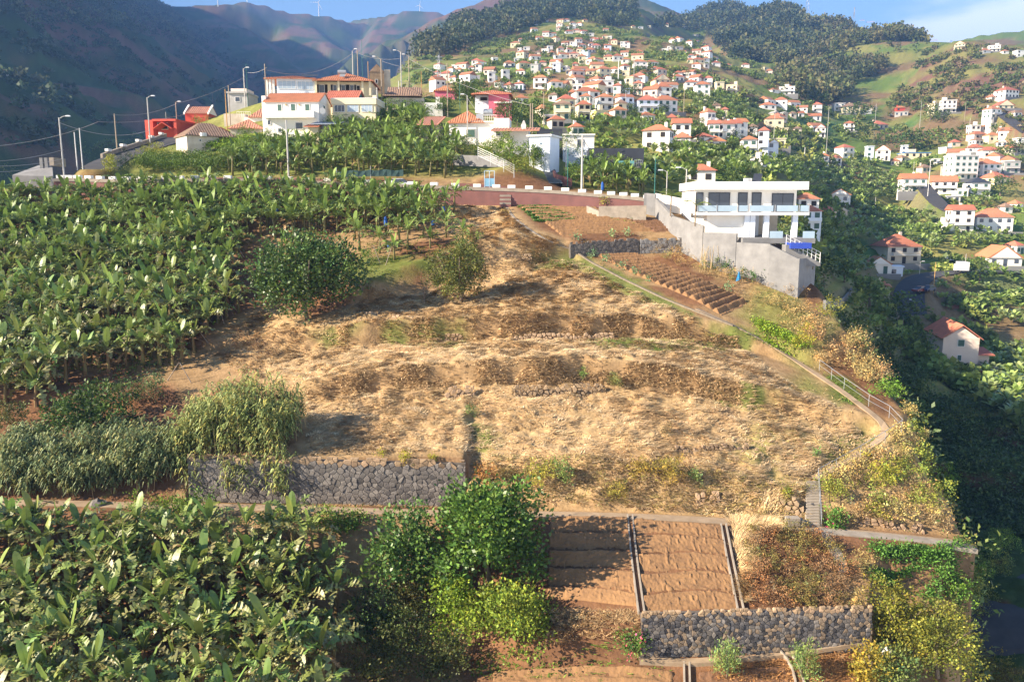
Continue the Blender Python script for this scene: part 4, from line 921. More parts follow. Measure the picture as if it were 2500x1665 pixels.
# old stone house on the crest
B = Bld('stone_ruin', 'old unplastered stone gable house on the crest behind the orange roofs', 'house', 905, 222, 182, 10)
x, z = B.x, B.z
B.vol(x(904), x(938), 0, 9, -5, z(177), M_STONEB); B.roof('gable', x(904), x(938), 0, 9, z(177), z(159)-z(177), M_TILEB, axis='y', ov=.05, th=.3); B.gables(M_STONEB); B.vol(x(938)+.01, x(953), 1, 9, -5, z(170), M_WALLO, 'side_wall')
B.win(x(916), x(923), z(205), z(195), pane=M_DARK)
# old house under a pergola
B = Bld('pergola_house', 'old whitewashed house with brown tiled roofs and vine pergola', 'house', 945, 272, 165, 4)
x, z = B.x, B.z
B.vol(x(943), x(1035), 0, 7, -4, z(240), M_WALLO); B.roof('hip', x(940), x(1025), -.5, 5, z(236), z(216)-z(236), M_TILEB, ribs=.45)
B.vol(x(945), x(1020), 5.2, 10, -4, z(225), M_WALLW, 'rear_wall'); B.roof('gable', x(945), x(1022), 5.2, 11, z(225), z(202)-z(225), M_TILEB, ribs=.45); B.gables(M_WALLW)
B.vol(x(1036), x(1080), -.5, 4, -4, z(252), M_WALLW, 'side_block'); B.vol(x(1063), x(1073), 1, 2.2, z(252), z(236), M_WALLW, 'chimney')
for a, b in ((981, 993), (1010, 1021)): B.win(x(a), x(b), z(262), z(246), pane=M_GLASS, split=1)
B.win(x(1066), x(1071), z(266), z(253), y=-.5, pane=M_DARK)
# brown-roofed shed
B = Bld('tiled_shed', 'small shed with sagging pinkish tile roof among the banana plants', 'shed', 1025, 338, 141, -8)
x, z = B.x, B.z
B.vol(x(1023), x(1066), .2, 5, -3, z(306), M_WALLO); B.roof('shed', x(1023), x(1068), -.2, 5.2, z(306), z(279)-z(306), M_TILEP, ribs=.4); B.win(x(1045), x(1055), z(334), z(312), y=.2, pane=M_DARK, name='door')
# white house with pyramid roof and water tank
B = Bld('pyramid_roof_house', 'white cottage with orange pyramid roof and metal water tank on its terrace', 'house', 1098, 345, 140, -6)
x, z = B.x, B.z
B.vol(x(1097), x(1212), 0, 7, -4, z(302), M_WALLW); B.roof('hip', x(1097), x(1178), -.1, 7, z(302), z(270)-z(302), M_TILE, ribs=.4, ov=.4)
B.box('terrace', M_WALLW, x(1152), x(1214), -.3, 5, z(302)+.01, z(299)); B.rail(x(1180), x(1212), -.2, z(299), 1.0, 6, M_WALLW)
b = MB(); b.tube([(x(1180), 1, z(277)), (x(1201), 1, z(277))], .62, 10); b.bx(x(1162), x(1178), .5, 2.2, z(299), z(281)); B._b(b, 'water_tank', M_METAL)
B.win(x(1138), x(1161), z(338), z(317), pane=M_SHUT, name='door')
B.vol(x(1213), x(1235), 1, 6, -4, z(300), M_WALLO, 'side_wall')
# pink house and its neighbour behind
B = Bld('pink_house', 'pink house with orange roof and white terrace beside the dark tree', 'house', 1160, 262, 172, -4)
x, z = B.x, B.z
B.vol(x(1193), x(1242), 0, 8, -3, z(232), M_WALLP); B.vol(x(1158), x(1192), 1.5, 8, -3, z(232), M_WALLB, 'left_wing'); B.roof('hip', x(1158), x(1242), -.3, 8, z(232), z(218)-z(232), M_TILE, ribs=.4, ov=.6)
B.box('terrace', M_WALLW, x(1208), x(1252), -2, 0, z(256), z(253)); B.vol(x(1215), x(1250), -1.6, -.1, -4, z(257), M_WALLP, 'lower_wall'); B.win(x(1170), x(1189), z(246), z(236), y=1.5, pane=M_DARK)
B = Bld('red_roof_house', 'plain house with low orange hip roof left of the pink house', 'house', 1062, 232, 190, 0)
x, z = B.x, B.z
B.vol(x(1062), x(1110), 0, 8, -4, z(222), M_WALLP); B.roof('hip', x(1062), x(1110), 0, 8, z(222), z(208)-z(222), M_TILE, ribs=.45)
# faded tile roofs left of the white house
B = Bld('faded_roof_house', 'low house with faded pink hip roof left of the white two-storey house', 'house', 562, 330, 145, 8)
x, z = B.x, B.z
B.vol(x(563), x(637), 0, 6, -3, z(314), M_WALLO); B.roof('hip', x(563), x(637), 0, 6, z(314), z(289)-z(314), M_TILEP, ribs=.42)
B = Bld('faded_roof_house', 'white-walled house with faded pink roof and terrace rail behind the low hip roof', 'house', 610, 300, 152, 4)
x, z = B.x, B.z
B.vol(x(597), x(655), 0, 6, -3, z(287), M_WALLW); B.roof('hip', x(612), x(660), 0, 6, z(287), z(263)-z(287), M_TILEP, ribs=.42); B.rail(x(580), x(612), .1, z(287), 1, 6, M_WALLW)
B.vol(x(545), x(596), 1, 4, -3, z(278), M_WALLO, 'retaining_face')
B = Bld('small_outhouse', 'tiny outhouse with orange roof beside the old white house', 'shed', 519, 335, 146, 0)
x, z = B.x, B.z
B.vol(x(519), x(546), 0, 3, -3, z(322), M_WALLO); B.roof('hip', x(519), x(546), 0, 3, z(322), z(310)-z(322), M_TILE, ribs=.4)
# old white house with brown hip roof
B = Bld('old_white_house', 'old whitewashed house with weathered brown hip roof above the hedge', 'house', 459, 383, 134, 38)
x, z = B.x, B.z
B.vol(-.0, 5.2, 0, 6.2, -2, z(331), M_WALLO); B.roof('hip', 0, 8.2, 0, 6.2, z(331), z(297)-z(331), M_TILEB, ribs=.42, ov=.25)
B.vol(5.2+.003, 8.2, .6, 5, -2, z(336), M_WALLW, 'side_wall'); B.win(1.9, 2.35, z(346), z(340), pane=M_DARK)
b = MB(); b.tube([(2.6, -.3, z(333)), (2.6, -.3, z(325))], .55, 8); B._b(b, 'water_barrel', M_FRAME)
# red buildings by the left road
B = Bld('red_modern_house', 'low bright red flat-roofed building by the left road', 'house', 357, 333, 155, -4)
x, z = B.x, B.z
B.vol(x(356), x(376), 0, 8, -3, z(295), M_WALLR); B.vol(x(376)+.003, x(433), 1.6, 8, -3, z(297), M_WALLR, 'rear_wall'); B.box('roof_slab', M_WALLR, x(376)+.003, x(435), -.2, 8, z(298), z(293)); B.vol(x(428), x(435), 0, 1.5, -3, z(298)-.003, M_WALLR, 'pier')
B.win(x(377), x(404), z(316), z(299), y=1.6, pane=M_DARK); B.roof('gable', x(384), x(428), -1, 1.5, z(316), z(301)-z(316), M_WALLR, axis='y', ov=.1, name='porch_roof')
B = Bld('red_gable_house', 'red house with pale-ribbed orange gable roof and white verges', 'house', 452, 298, 162, 4)
x, z = B.x, B.z
B.vol(x(453), x(508), 0, 6, -4, z(277), M_WALLR); B.roof('gable', x(453), x(508), 0, 6, z(277), z(258)-z(277), M_TILEP, ribs=.4, ov=.1); B.gables(M_WALLW)
b = MB()
for xx in (x(452), x(509)): b.add([(xx-.15, -.3, z(277)-.3), (xx+.15, -.3, z(277)-.3), (xx+.15, 3, z(257)), (xx-.15, 3, z(257)), (xx-.15, -.3, z(277)), (xx+.15, -.3, z(277)), (xx+.15, 3, z(257)+.3), (xx-.15, 3, z(257)+.3)], [(0, 1, 2, 3), (4, 5, 6, 7), (0, 4, 7, 3), (1, 5, 6, 2), (0, 1, 5, 4)])
B._b(b, 'verge', M_WALLW)
B = Bld('grey_house', 'unfinished grey concrete house behind the small tree on the crest', 'house', 557, 262, 172, 0)
x, z = B.x, B.z
B.vol(x(557), x(605), 0, 7, -4, z(230), M_WALLG); B.box('roof_slab', M_WALLG, x(556), x(607), -.4, 7.2, z(230)+.003, z(226)); B.vol(x(562), x(600), 1, 6, z(226)+.003, z(217), M_PINKW, 'upper_wall'); B.win(x(575), x(588), z(250), z(238))
# iron-roofed laundry shed
B = Bld('laundry_shed', 'lean-to shed with grey iron roof and yellow wall where laundry hangs', 'shed', 752, 350, 139, -4)
x, z = B.x, B.z
B.vol(x(754), x(779), 0, 3, -3, z(312), M_WALLC); B.roof('shed', x(750), x(778), -.3, 1.4, z(311), z(304)-z(311), M_TILE, ribs=.35); B.roof('shed', x(765), x(822), .4, 4.5, z(304), .8, M_SHED, ribs=.3)
B.vol(x(779)+.003, x(800), 1.2, 3, -3, z(306), M_SHED, 'iron_wall'); B.vol(x(800)+.003, x(820), 2.5, 4, -3, z(306), M_DARK, 'back_wall')
b = MB(); b.bx(x(794), x(804), -.6, -.52, z(338), z(313)); o = b.build('hanging_towel', mat('red_towel', (.45,.05,.06), .9, (.6,.55,.55), 3), None); o.location = B.p; tag(o, 'red and white towel hanging on the line beside the laundry shed', 'towel')
# blue-white house on the driveway
B = Bld('blue_white_house', 'white house with blue shadowed gable end beside the sloping driveway', 'house', 1292, 392, 127, -22)
x, z = B.x, B.z
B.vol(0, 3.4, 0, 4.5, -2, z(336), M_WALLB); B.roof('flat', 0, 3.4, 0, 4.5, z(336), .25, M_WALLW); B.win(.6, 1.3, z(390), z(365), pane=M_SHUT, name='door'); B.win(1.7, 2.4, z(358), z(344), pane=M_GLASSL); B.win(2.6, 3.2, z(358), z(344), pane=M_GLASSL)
B = Bld('terrace_house', 'white house with pale red tiled veranda roof and pointed white chimney', 'house', 1215, 338, 134, -4)
x, z = B.x, B.z
B.vol(x(1203), x(1290), 0, 8, -3, z(318), M_WALLW); B.roof('shed', x(1206), x(1312), -1.5, 3, z(321), z(309)-z(321), M_TILEP, ribs=.5, th=.2); B.vol(x(1202), x(1240), 3, 8, z(318)+.003, z(286), M_WALLW, 'upper_wall')
B.box('chimney', M_WALLW, x(1273), x(1283), .2, 1.2, z(322), z(306)); b = MB(); b.box((x(1278), .7, z(303)), (1.0, 1.0, 1.0), 0, .2); B._b(b, 'chimney_cap', M_WALLG); B.win(x(1210), x(1222), z(334), z(322), pane=M_GLASS)
B = Bld('white_box_house', 'modern white box house with dark slate wing above the driveway', 'house', 1374, 366, 142, -3)
x, z = B.x, B.z
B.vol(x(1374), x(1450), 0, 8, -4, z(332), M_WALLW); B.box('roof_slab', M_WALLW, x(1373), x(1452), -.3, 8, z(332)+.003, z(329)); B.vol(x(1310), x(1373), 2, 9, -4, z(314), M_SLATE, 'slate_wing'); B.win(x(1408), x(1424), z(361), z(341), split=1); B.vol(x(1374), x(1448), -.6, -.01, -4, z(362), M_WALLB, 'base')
# black modern house
B = Bld('black_house', 'modern black-clad house with slanted shadow on its long wall', 'house', 1440, 425, 132, -3)
x, z = B.x, B.z
B.vol(x(1438), x(1575), 3.2, 12, -5, z(361), M_SLATE); B.vol(x(1560), x(1576), 0, 3.19, -6, z(405), M_SLATE, 'pier'); B.box('terrace', M_CONCG, x(1455), x(1560), 0, 3.19, z(412), z(408))
B.vol(x(1458), x(1502), .6, 3.19, z(408)+.003, z(390), M_CONCG, 'grey_block'); B.vol(x(1520), x(1550), .2, 3, -5, z(412)-.003, M_CONCG, 'pier')
b = MB(); b.bx(x(1503), x(1547), .1, .16, z(407), z(394)); B._b(b, 'glass_balustrade', mat('green_glass', (.10,.30,.30), .1, (.08,.25,.26), 1, spec=.6)); B.rail(x(1547), x(1566), .1, z(407), 1, 4)
B.win(x(1533), x(1542), z(408), z(381), y=3.2, pane=M_DARK, name='door', frame=M_SLATE); B.win(x(1518), x(1524), z(369), z(365), y=3.2, frame=M_SLATE)
# ------------------------------------------------------------------ the white modern villa on the edge
VD = 92.0
B = Bld('modern_villa', 'modern white flat-roofed villa with wide dark windows and glass balustrades on the slope edge', 'villa', 1690, 575, VD, -2)
x, z = B.x, B.z
B.box('roof_slab', M_WALLW, x(1687), x(1957), -1.0, 9, z(466), z(447))
B.vol(x(1693), x(1936), 0, 8.5, z(522), z(466)-.003, M_WALLW)
for a, b_, n in ((1695, 1713, 0), (1725, 1777, 1), (1796, 1819, 0), (1829, 1852, 0)): B.win(x(a), x(b_), z(520), z(472), pane=M_GLASS, frame=M_SLATE, split=n)
B.win(x(1877), x(1929), z(520), z(474), pane=M_GLASS, frame=M_SLATE, split=1)
B.box('balcony_floor', M_WALLW, x(1690), x(1952), -2.4, 0, z(526), z(519))
b = MB()
for a, b_ in ((1692, 1735), (1738, 1783), (1787, 1808), (1813, 1868), (1876, 1925), (1931, 1950)): b.bx(x(a), x(b_), -2.36, -2.33, z(517), z(503))
B._b(b, 'glass_balustrade', mat('clear_glass', (.35,.45,.52), .08, (.30,.40,.48), 1, spec=.6))
b = MB()
for px in (1691, 1736, 1785, 1810, 1872, 1928, 1951): b.bx(x(px)-.04, x(px)+.04, -2.4, -2.3, z(519), z(502))
B._b(b, 'balustrade_posts', M_METAL)
B.vol(x(1717), x(1808), -1.5, 8, z(640), z(526)-.003, M_WALLW, 'ground_wall')
B.vol(x(1875), x(1934), 6.5, 8.5, z(640), z(526)-.003, M_WALLO, 'rear_wall')
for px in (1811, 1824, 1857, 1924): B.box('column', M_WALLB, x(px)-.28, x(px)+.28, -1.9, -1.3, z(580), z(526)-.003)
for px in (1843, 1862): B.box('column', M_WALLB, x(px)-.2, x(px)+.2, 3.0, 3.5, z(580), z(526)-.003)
B.box('terrace', M_CONCG, x(1790), x(1957), -4.2, 6.4, z(590), z(578))
b = MB()
for a, b_ in ((1852, 1882), (1928, 1955)): b.bx(x(a), x(b_), -4.15, -4.12, z(578), z(562))
B._b(b, 'terrace_glass', MATS['clear_glass'])
B.box('pool', M_POOL, x(1888), x(1935), -6.2, -4.25, z(600), z(587))
# steps down with a metal rail
b = MB()
for i in range(9): b.bx(x(1880)+i*.42, x(1880)+(i+1)*.42, -5.8, -4.4, z(640), z(592)-i*.22)
B._b(b, 'steps', M_CONCG)
b = MB(); n = 9
for i in range(n): xx = x(1880)+i*.46; zz = z(592)-i*.235; b.bx(xx-.03, xx+.03, -5.85, -5.79, zz, zz+1.1)
for h in (.4, .75, 1.1): b.tube([(x(1880), -5.82, z(592)+h), (x(1880)+(n-1)*.46, -5.82, z(592)-(n-1)*.235+h)], .03, 4)
B._b(b, 'stair_rail', M_FRAME)
b = MB(); b.add([(x(1835), 1.2, z(446)), (x(1856), 1.2, z(446)), (x(1871), 3.2, z(425)), (x(1850), 3.2, z(425)), (x(1835), 1.3, z(446)-.1), (x(1856), 1.3, z(446)-.1), (x(1871), 3.3, z(425)-.1), (x(1850), 3.3, z(425)-.1)], [(0,1,2,3),(7,6,5,4),(0,3,7,4),(1,5,6,2),(3,2,6,7)])
B._b(b, 'solar_panel', M_SLATE)
B.box('air_conditioner', M_FRAME, x(1817), x(1833), 1, 1.8, z(447), z(438))
b = MB(); b.tube([(x(1826), .99, z(442)), (x(1826), .95, z(442))], .16, 10); B._b(b, 'fan_grille', M_METAL)
# concrete garden walls stepping down the slope
gw = empty('garden_wall', P(1700, 560, 93)); tag(gw, 'stepped grey concrete garden wall running down beside the white villa', 'wall')
def slab(b, pts_top, drop, t=.35):
    """upright wall through top points [(px,py,Y)], its foot drop metres below each"""
    q = [P(*p) for p in pts_top]
    for a, c in zip(q[:-1], q[1:]):
        d = (c-a); d.z = 0; n = Vector((-d.y, d.x, 0)).normalized()*t
        vs = [a, c, c-Vector((0,0,drop)), a-Vector((0,0,drop))]; vs += [v+n for v in vs]
        b.add(vs, [(0,3,2,1),(4,5,6,7),(0,1,5,4),(1,2,6,5),(2,3,7,6),(3,0,4,7)])
b = MB(); slab(b, [(1579,472,103),(1600,474,102.5)], 6); slab(b, [(1600,484,102.4),(1640,528,97),(1716,552,91.2)], 5)
slab(b, [(1717,568,90.6),(1798,571,88.2)], 6); slab(b, [(1798,592,88.2),(1880,596,85.4)], 7); slab(b, [(1880,598,85.4),(1952,634,83.6)], 8); slab(b, [(1952,632,83.6),(1992,628,89)], 10); slab(b, [(1579,472,103),(1583,480,109)], 5)
kid(b, 'wall_face', M_CONCG, gw)
b = MB(); slab(b, [(1600,472,104.5),(1665,485,103.5),(1695,520,100)], 4, .3); tag(b.build('entrance_wall', M_WALLW), 'white wall behind the small palms left of the villa', 'wall')
b = MB(); q_ = [Wray(a_, b_+14) for a_, b_ in ((2012,742),(2040,736),(2062,722),(2078,700))]; sweep_wall(b, q_, -1.5, 1.0, .3); tag(b.build('curved_wall', M_CONCG), 'low curved grey concrete wall at the edge below the villa', 'wall')
b = MB(); slab(b, [(1462,504,101.8),(1578,502,100.6)], 2.0, .3); tag(b.build('planter_wall', M_CONC), 'grey wall of the raised bed below the road blocks', 'wall')
b = MB(); slab(b, [(1432,503,103.5),(1462,516,101.8)], 1.4, .3); tag(b.build('planter_wall', M_CONC), 'short slanting end wall of the raised bed', 'wall')
# two valley houses just beyond the ravine
B = Bld('gable_house', 'pale pink gable-fronted house in the shade below the cliff edge', 'house', 2296, 905, 150, -12)
x, z = B.x, B.z
B.vol(0, 6.3, 0, 11, -5, z(822), M_PINKW); B.roof('gable', 0, 6.3, 0, 11, z(824), z(797)-z(824)+.5, M_TILE, axis='y', ov=.5, ribs=.45); B.gables(M_PINKW)
B.win(x(2327), x(2343), z(844), z(826), pane=M_SHUT); B.win(x(2329), x(2339), z(879), z(864), pane=M_SHUT)
B.vol(6.3, 8.6, 1, 6, -5, z(862), M_PINKW, 'side_wing'); B.roof('shed', 6.3, 8.9, .4, 6, z(862), .5, M_TILE); B.box('terrace', M_TILEP, 3.6, 9.2, -2.2, .99, z(902), z(897)); B.rail(3.6, 9.2, -2.1, z(897), .9, 10, M_FRAME)
for px in (3.8, 9.0): B.box('post', M_WALLW, px-.12, px+.12, -2.1, -1.9, z(930), z(902))
B = Bld('hip_roof_house', 'white two-storey house with orange hip roof standing in shade beside the banana field', 'house', 2308, 812, 198, 14)
x, z = B.x, B.z
B.vol(0, 8.6, 0, 7.5, -4, z(762), M_WALLW); B.roof('hip', 0, 8.6, 0, 7.5, z(762), z(742)-z(762), M_TILE, ribs=.5)
for a in (1.3, 3.9): B.win(a, a+1.2, z(775), z(764), pane=M_SHUT)
B.win(6.2, 8.0, z(783), z(768), pane=M_GLASS, split=1); B.win(6.2, 8.0, z(803), z(789), pane=M_GLASS, split=1); B.box('balcony', M_SHUT, 5.9, 8.3, -.8, -.003, z(784), z(780)); B.box('balcony', M_SHUT, 5.9, 8.3, -.8, -.003, z(805), z(801))
# ------------------------------------------------------------------ village houses: each a thing with wall, roof and windows
WCOL = {'w': (M_WALLW, 'white'), 'c': (M_WALLC, 'cream'), 'b': (M_WALLB, 'bluish-white'), 'p': (M_PINKW, 'pale pink'), 'g': (M_WALLG, 'grey'), 'o': (M_WALLO, 'weathered'), 'r': (M_WALLR, 'red')}
M_TILE2 = mat('dark_orange_tiles', (.43,.185,.10), 0.88, (.33,.14,.075), 1.1, 0.3, 9)
RCOL = {'h': ('hip', M_TILE, 'orange hip roof'), 'g': ('gable', M_TILE, 'orange gable roof'), 'k': ('gabley', M_TILE, 'front-facing orange gable'), 'd': ('hip', M_TILEB, 'brown hip roof'), 'f': ('flat', M_WALLW, 'flat roof'), 's': ('hip', M_SLATE, 'dark hip roof'), 'x': ('gabley', M_WALLG, 'grey stone gable'), 'q': ('flat', M_BLUE, 'blue-edged flat roof')}
VH = []
def V(ox, oy, sc, items):
    for it in items:
        cx, by, w = it[:3]; code = it[3] if len(it) > 3 else 'wh1'; VH.append((ox+cx/sc, oy+by/sc, w/sc, code, it[4] if len(it) > 4 else None))
SCL = 3.485
V(1200, 0, SCL, [(470,188,32,'wh1'),(385,215,45,'wf1'),(640,190,60,'wh1'),(692,216,62,'wh1'),(742,222,60,'wh1'),(800,190,50,'ch1'),(640,250,50,'wh1'),(700,247,80,'wf1'),(660,292,80,'wh1'),(722,282,80,'ph1'),(790,292,60,'wg1'),(852,312,50,'wf1'),(868,356,75,'wh1'),(965,332,55,'ch1'),(1005,336,40,'wf1'),(912,362,70,'wg1'),(250,357,48,'wh1'),
 (1120,408,60,'wf2'),(1155,412,55,'wh2'),(1255,472,90,'wh1'),(890,417,95,'wh1'),(695,412,75,'wf2'),(850,397,55,'wh1'),(990,440,70,'bg2'),(840,452,110,'wh1'),(962,462,80,'wg1'),(1000,492,60,'of1'),(590,468,70,'ph2'),(520,476,42,'ch1'),(668,452,70,'wh1'),(500,425,55,'wf1'),(455,452,75,'wf1'),(300,432,65,'wf1'),(238,442,40,'wf1'),(390,476,55,'od1'),(305,497,60,'od1'),(218,532,60,'wf1'),(160,573,105,'wh1'),(35,532,60,'wf1'),(568,505,70,'wf1'),
 (785,512,90,'bf2'),(770,550,75,'ch2'),(925,547,75,'wh1'),(712,582,60,'oh1'),(430,568,90,'ph1'),(365,632,85,'gf2'),(478,622,80,'wh1'),(552,618,80,'bf2'),(625,607,40,'wf1'),(470,667,38,'wf1'),(655,642,45,'ox1'),(1145,543,85,'wh1'),(1232,552,70,'wh1'),(1150,602,80,'wh1'),(1270,602,120,'wh2'),(1395,617,70,'wh1'),(968,667,115,'ch2'),(988,703,85,'bh1'),(1140,652,78,'cf1'),
 (1450,672,110,'oh2'),(1600,697,105,'wh1'),(1590,655,80,'wh1'),(1172,757,72,'cf2'),(872,738,75,'wf1'),(968,793,160,'wf2'),(410,760,125,'wh2'),(555,803,120,'wh2'),(660,728,60,'ox1'),(728,777,105,'wf1'),(232,768,95,'bh1'),(130,782,85,'wh1'),(20,692,50,'wf1'),(125,682,72,'wf2'),(1240,808,95,'ph2'),(1140,812,90,'bf1'),(1455,765,150,'ck2'),(1465,840,150,'wh2'),(1700,788,120,'wh2'),(1795,852,135,'wh3'),(1840,742,90,'wh2'),(1945,783,80,'cf2'),(2040,808,110,'cf2'),
 (1740,583,90,'wh1'),(1835,583,42,'gf1'),(1910,568,90,'wh1'),(2015,578,80,'wh1'),(2160,578,80,'wh1'),(1640,472,48,'wh1'),(1475,445,70,'wf1'),(1520,425,60,'wf1'),(1600,430,75,'gf1'),(1690,352,70,'cf1'),(1735,312,55,'of1'),(1700,502,60,'wh1'),(1830,532,65,'wh1'),(1690,543,60,'ch1'),(1760,505,40,'wh1'),(1210,245,40,'ch1'),(1270,248,50,'wf1'),(1340,240,30,'cf1'),(1480,222,60,'wh1'),(1640,240,40,'wf1'),(940,172,30,'wh1'),
 (520,868,88,'wd1'),(690,838,85,'oh1'),(820,897,235,'wh2'),(795,943,100,'wh2'),(650,982,150,'ch2'),(600,1032,160,'cd2'),(790,1033,115,'ch2'),(975,948,140,'wh2'),(1155,948,140,'bg2'),(1105,962,75,'wh1'),(1112,1007,85,'cd2'),(940,1018,130,'cf1'),(1335,967,210,'bh2','dark'),(1495,967,205,'wh2','dark'),(1340,1053,125,'wh1'),(1535,1067,95,'oh1'),(1095,1072,120,'ph2'),(992,1062,75,'rh1'),(565,1103,125,'oh1'),(735,1163,110,'wh1'),(1065,840,70,'wh2'),
 (1395,1283,255,'wh2'),(1620,1203,160,'wg2'),(1620,1262,150,'wh1'),(1825,1233,165,'wh1'),(1910,1272,175,'wh1'),(1868,1083,100,'wh2'),(2020,1088,80,'od1'),(1910,948,85,'od1'),(1978,982,78,'oh1'),(2225,1143,85,'wd1'),(2190,1332,140,'wh2'),(1780,1563,265,'wh1'),(260,893,120,'wh1'),(500,1060,45,'wf1'),(455,1000,40,'oh1')])
# the stepped terraced row
V(1200, 0, SCL, [(1890,1192,110,'wg2'),(1965,1188,85,'wg2'),(2030,1180,80,'wg2'),(2090,1172,80,'wg2'),(2145,1160,75,'wg2')])
V(1850, 0, SCL, [(455,197,72,'wh2'),(580,174,50,'wf1'),(890,177,50,'ch1'),(955,192,85,'oh1'),(1330,312,70,'oh1'),(1390,322,45,'wf1'),(1490,348,85,'ph2'),(1645,353,40,'wh1'),(1715,424,100,'ck2'),(2010,446,110,'wf2'),(1948,457,90,'wh1'),(2110,463,62,'wh1'),(2235,487,80,'wf2'),(75,602,58,'cf1'),(95,627,75,'ph1'),(150,796,85,'wh1'),(245,812,140,'wf2'),(300,800,70,'ph2'),(490,887,58,'rh1'),(505,962,90,'wh2'),(610,932,40,'wh1'),(695,947,110,'wf2'),(795,972,160,'cd2'),(930,972,85,'wf1'),(1000,947,40,'od1'),(1215,950,90,'rh1'),(1220,988,115,'gf1'),(1530,962,95,'cf2'),(1625,964,125,'wf3'),
 (2160,838,165,'wh2'),(2012,862,75,'oh1'),(2110,933,155,'ck1'),(2025,1013,125,'wh2'),(2215,997,95,'wd1'),(2010,1098,80,'wf1'),(1850,1152,100,'wf2'),(1945,1120,70,'wh1'),(2110,1153,100,'wd1'),(1050,1098,145,'oh1'),(775,1123,105,'wh2'),(532,1170,95,'wk2'),(340,1138,75,'od1'),(225,1148,48,'cf1'),(155,1003,58,'ox1'),(232,1007,58,'ox1'),(305,1007,58,'od1'),(370,1003,55,'wg1'),(485,1024,115,'wg1'),(1685,1253,85,'oh1'),(1885,1238,95,'wd1'),(2075,1253,95,'wk1'),(2165,1292,90,'oh1'),(2240,1222,55,'wf1'),(1845,1305,150,'wh1'),(1625,1302,75,'bf1'),(1355,1345,240,'cq1'),(1250,1325,50,'bf2'),(770,1348,130,'wh2'),(560,1383,100,'wh1'),(672,1393,100,'wh1'),(955,1383,45,'bf3'),(1060,1365,130,'wk2'),(1165,1413,75,'ph1'),(1248,1382,75,'od1'),(1435,1473,100,'od1'),(1595,1503,75,'ox2'),(1985,1498,190,'wh2'),(2160,1480,140,'gf2'),(2200,1312,110,'oh1'),(40,1320,85,'bh3'),(130,1345,80,'bk2'),(175,1250,130,'co1'),(230,1300,70,'cd1'),(70,1432,105,'wf1'),(2080,1562,210,'ch1'),(1520,1398,70,'wf1')])
V(1850, 400, SCL, [(1330,242,215,'wg2'),(1585,260,210,'wg2'),(1740,278,100,'wf1'),(1890,272,175,'ws2'),(695,332,190,'wk1'),(1735,583,200,'wg3'),(2010,583,310,'wh2'),(2230,397,75,'wh1'),(2132,423,85,'wd1'),(425,480,190,'wh2'),(460,582,170,'bh2'),(1240,850,330,'oh2'),(1030,935,220,'wk1'),(2100,870,300,'wk1'),(2230,770,100,'wh1'),(720,468,80,'ox1'),(630,475,50,'oh1'),(1060,1140,120,'oh1'),(1660,332,130,'wf1'),(1180,960,70,'bf1'),(1640,575,90,'wf1')])
V(1850, 0, SCL, [(1765,1530,235,'wf4','big')])
V(600, 0, SCL, [(2115,527,60,'wf1'),(1735,620,70,'wh1'),(1810,628,60,'wh1'),(1775,590,55,'wf1'),(1920,610,60,'wh1'),(1980,625,65,'wh2'),(1620,660,50,'wh1'),(1720,660,70,'wh1'),(1620,698,80,'wh1'),(1760,705,70,'wh1'),(2095,705,70,'wf2'),(2215,680,75,'wf2'),(2235,575,60,'wh1'),(1970,690,40,'wf1'),(2140,750,70,'wh1'),(2230,775,80,'wh1')])
V(0, 0, SCL, [(25,635,60,'wh1')])
ZONES = [(1310,1440,0,62,'in the topmost hillside cluster'),(1240,1330,40,130,'on the upper left flank'),(1370,1480,60,105,'below the topmost cluster'),(1480,1560,60,150,'on the upper right shoulder'),(1530,1720,50,75,'along the small spur skyline'),(1600,1720,75,150,'on the stepped right spur'),(1660,1830,128,175,'along the road under the spur'),
 (1200,1330,118,180,'beside the long red wall'),(1330,1440,100,150,'in the dense village middle'),(1200,1330,170,232,'on the grassy left slope'),(1330,1480,140,185,'beside the straight stepped street'),(1440,1620,150,205,'right of the straight street'),(1330,1480,185,232,'below the straight street'),(1580,1830,175,250,'above the right banana groves'),
 (1330,1450,232,300,'above the bright orange roof'),(1450,1560,232,290,'above the middle banana groves'),(1560,1680,232,310,'above the walled banana grove'),(1330,1560,290,340,'behind the hilltop black house'),(1550,1850,310,378,'below the terraced row'),(1640,1840,420,452,'behind the villa roof'),(1940,2150,30,60,'on the wooded skyline'),(2200,2340,80,110,'along the right ridge'),(2310,2510,110,145,'on the far right ridge'),
 (1850,1960,160,240,'on the hillside knob'),(1960,2140,245,290,'below the brown slope'),(2170,2360,260,290,'on the valley road'),(2390,2510,230,300,'on the steep far right road'),(1850,2020,280,345,'on the quiet terraces'),(2030,2200,310,330,'below the curved valley road'),(1850,1950,350,420,'beside the villa solar panel'),(1990,2160,370,410,'above the big banana grove'),(2150,2310,360,440,'left of the tall block'),
 (2300,2510,310,400,'around the tall block'),(2180,2420,440,490,'on the bend road'),(2010,2120,470,500,'edging the big banana grove'),(1930,2060,500,580,'directly right of the villa'),(2300,2510,480,570,'by the lower banana grove'),(2100,2510,580,680,'at the lower valley junction'),(1060,1250,140,232,'on the distant left slope'),(0,60,150,200,'on the dark mountainside ledge')]
def zone_of(px, py):
    for x0, x1, y0, y1, n in ZONES:
        if x0 <= px <= x1 and y0 <= py <= y1: return n
    x0, x1, y0, y1, n = min(ZONES, key=lambda q: abs((q[0]+q[1])/2-px)+2*abs((q[2]+q[3])/2-py)); return n
BOXU = {}
def ubox(m, name):
    if (m.name, name) not in BOXU:
        me = MB().bx(-.5, .5, -.5, .5, 0, 1).mesh(name); me.materials.append(m); BOXU[m.name, name] = me
    return BOXU[m.name, name]
ROOFU = {}
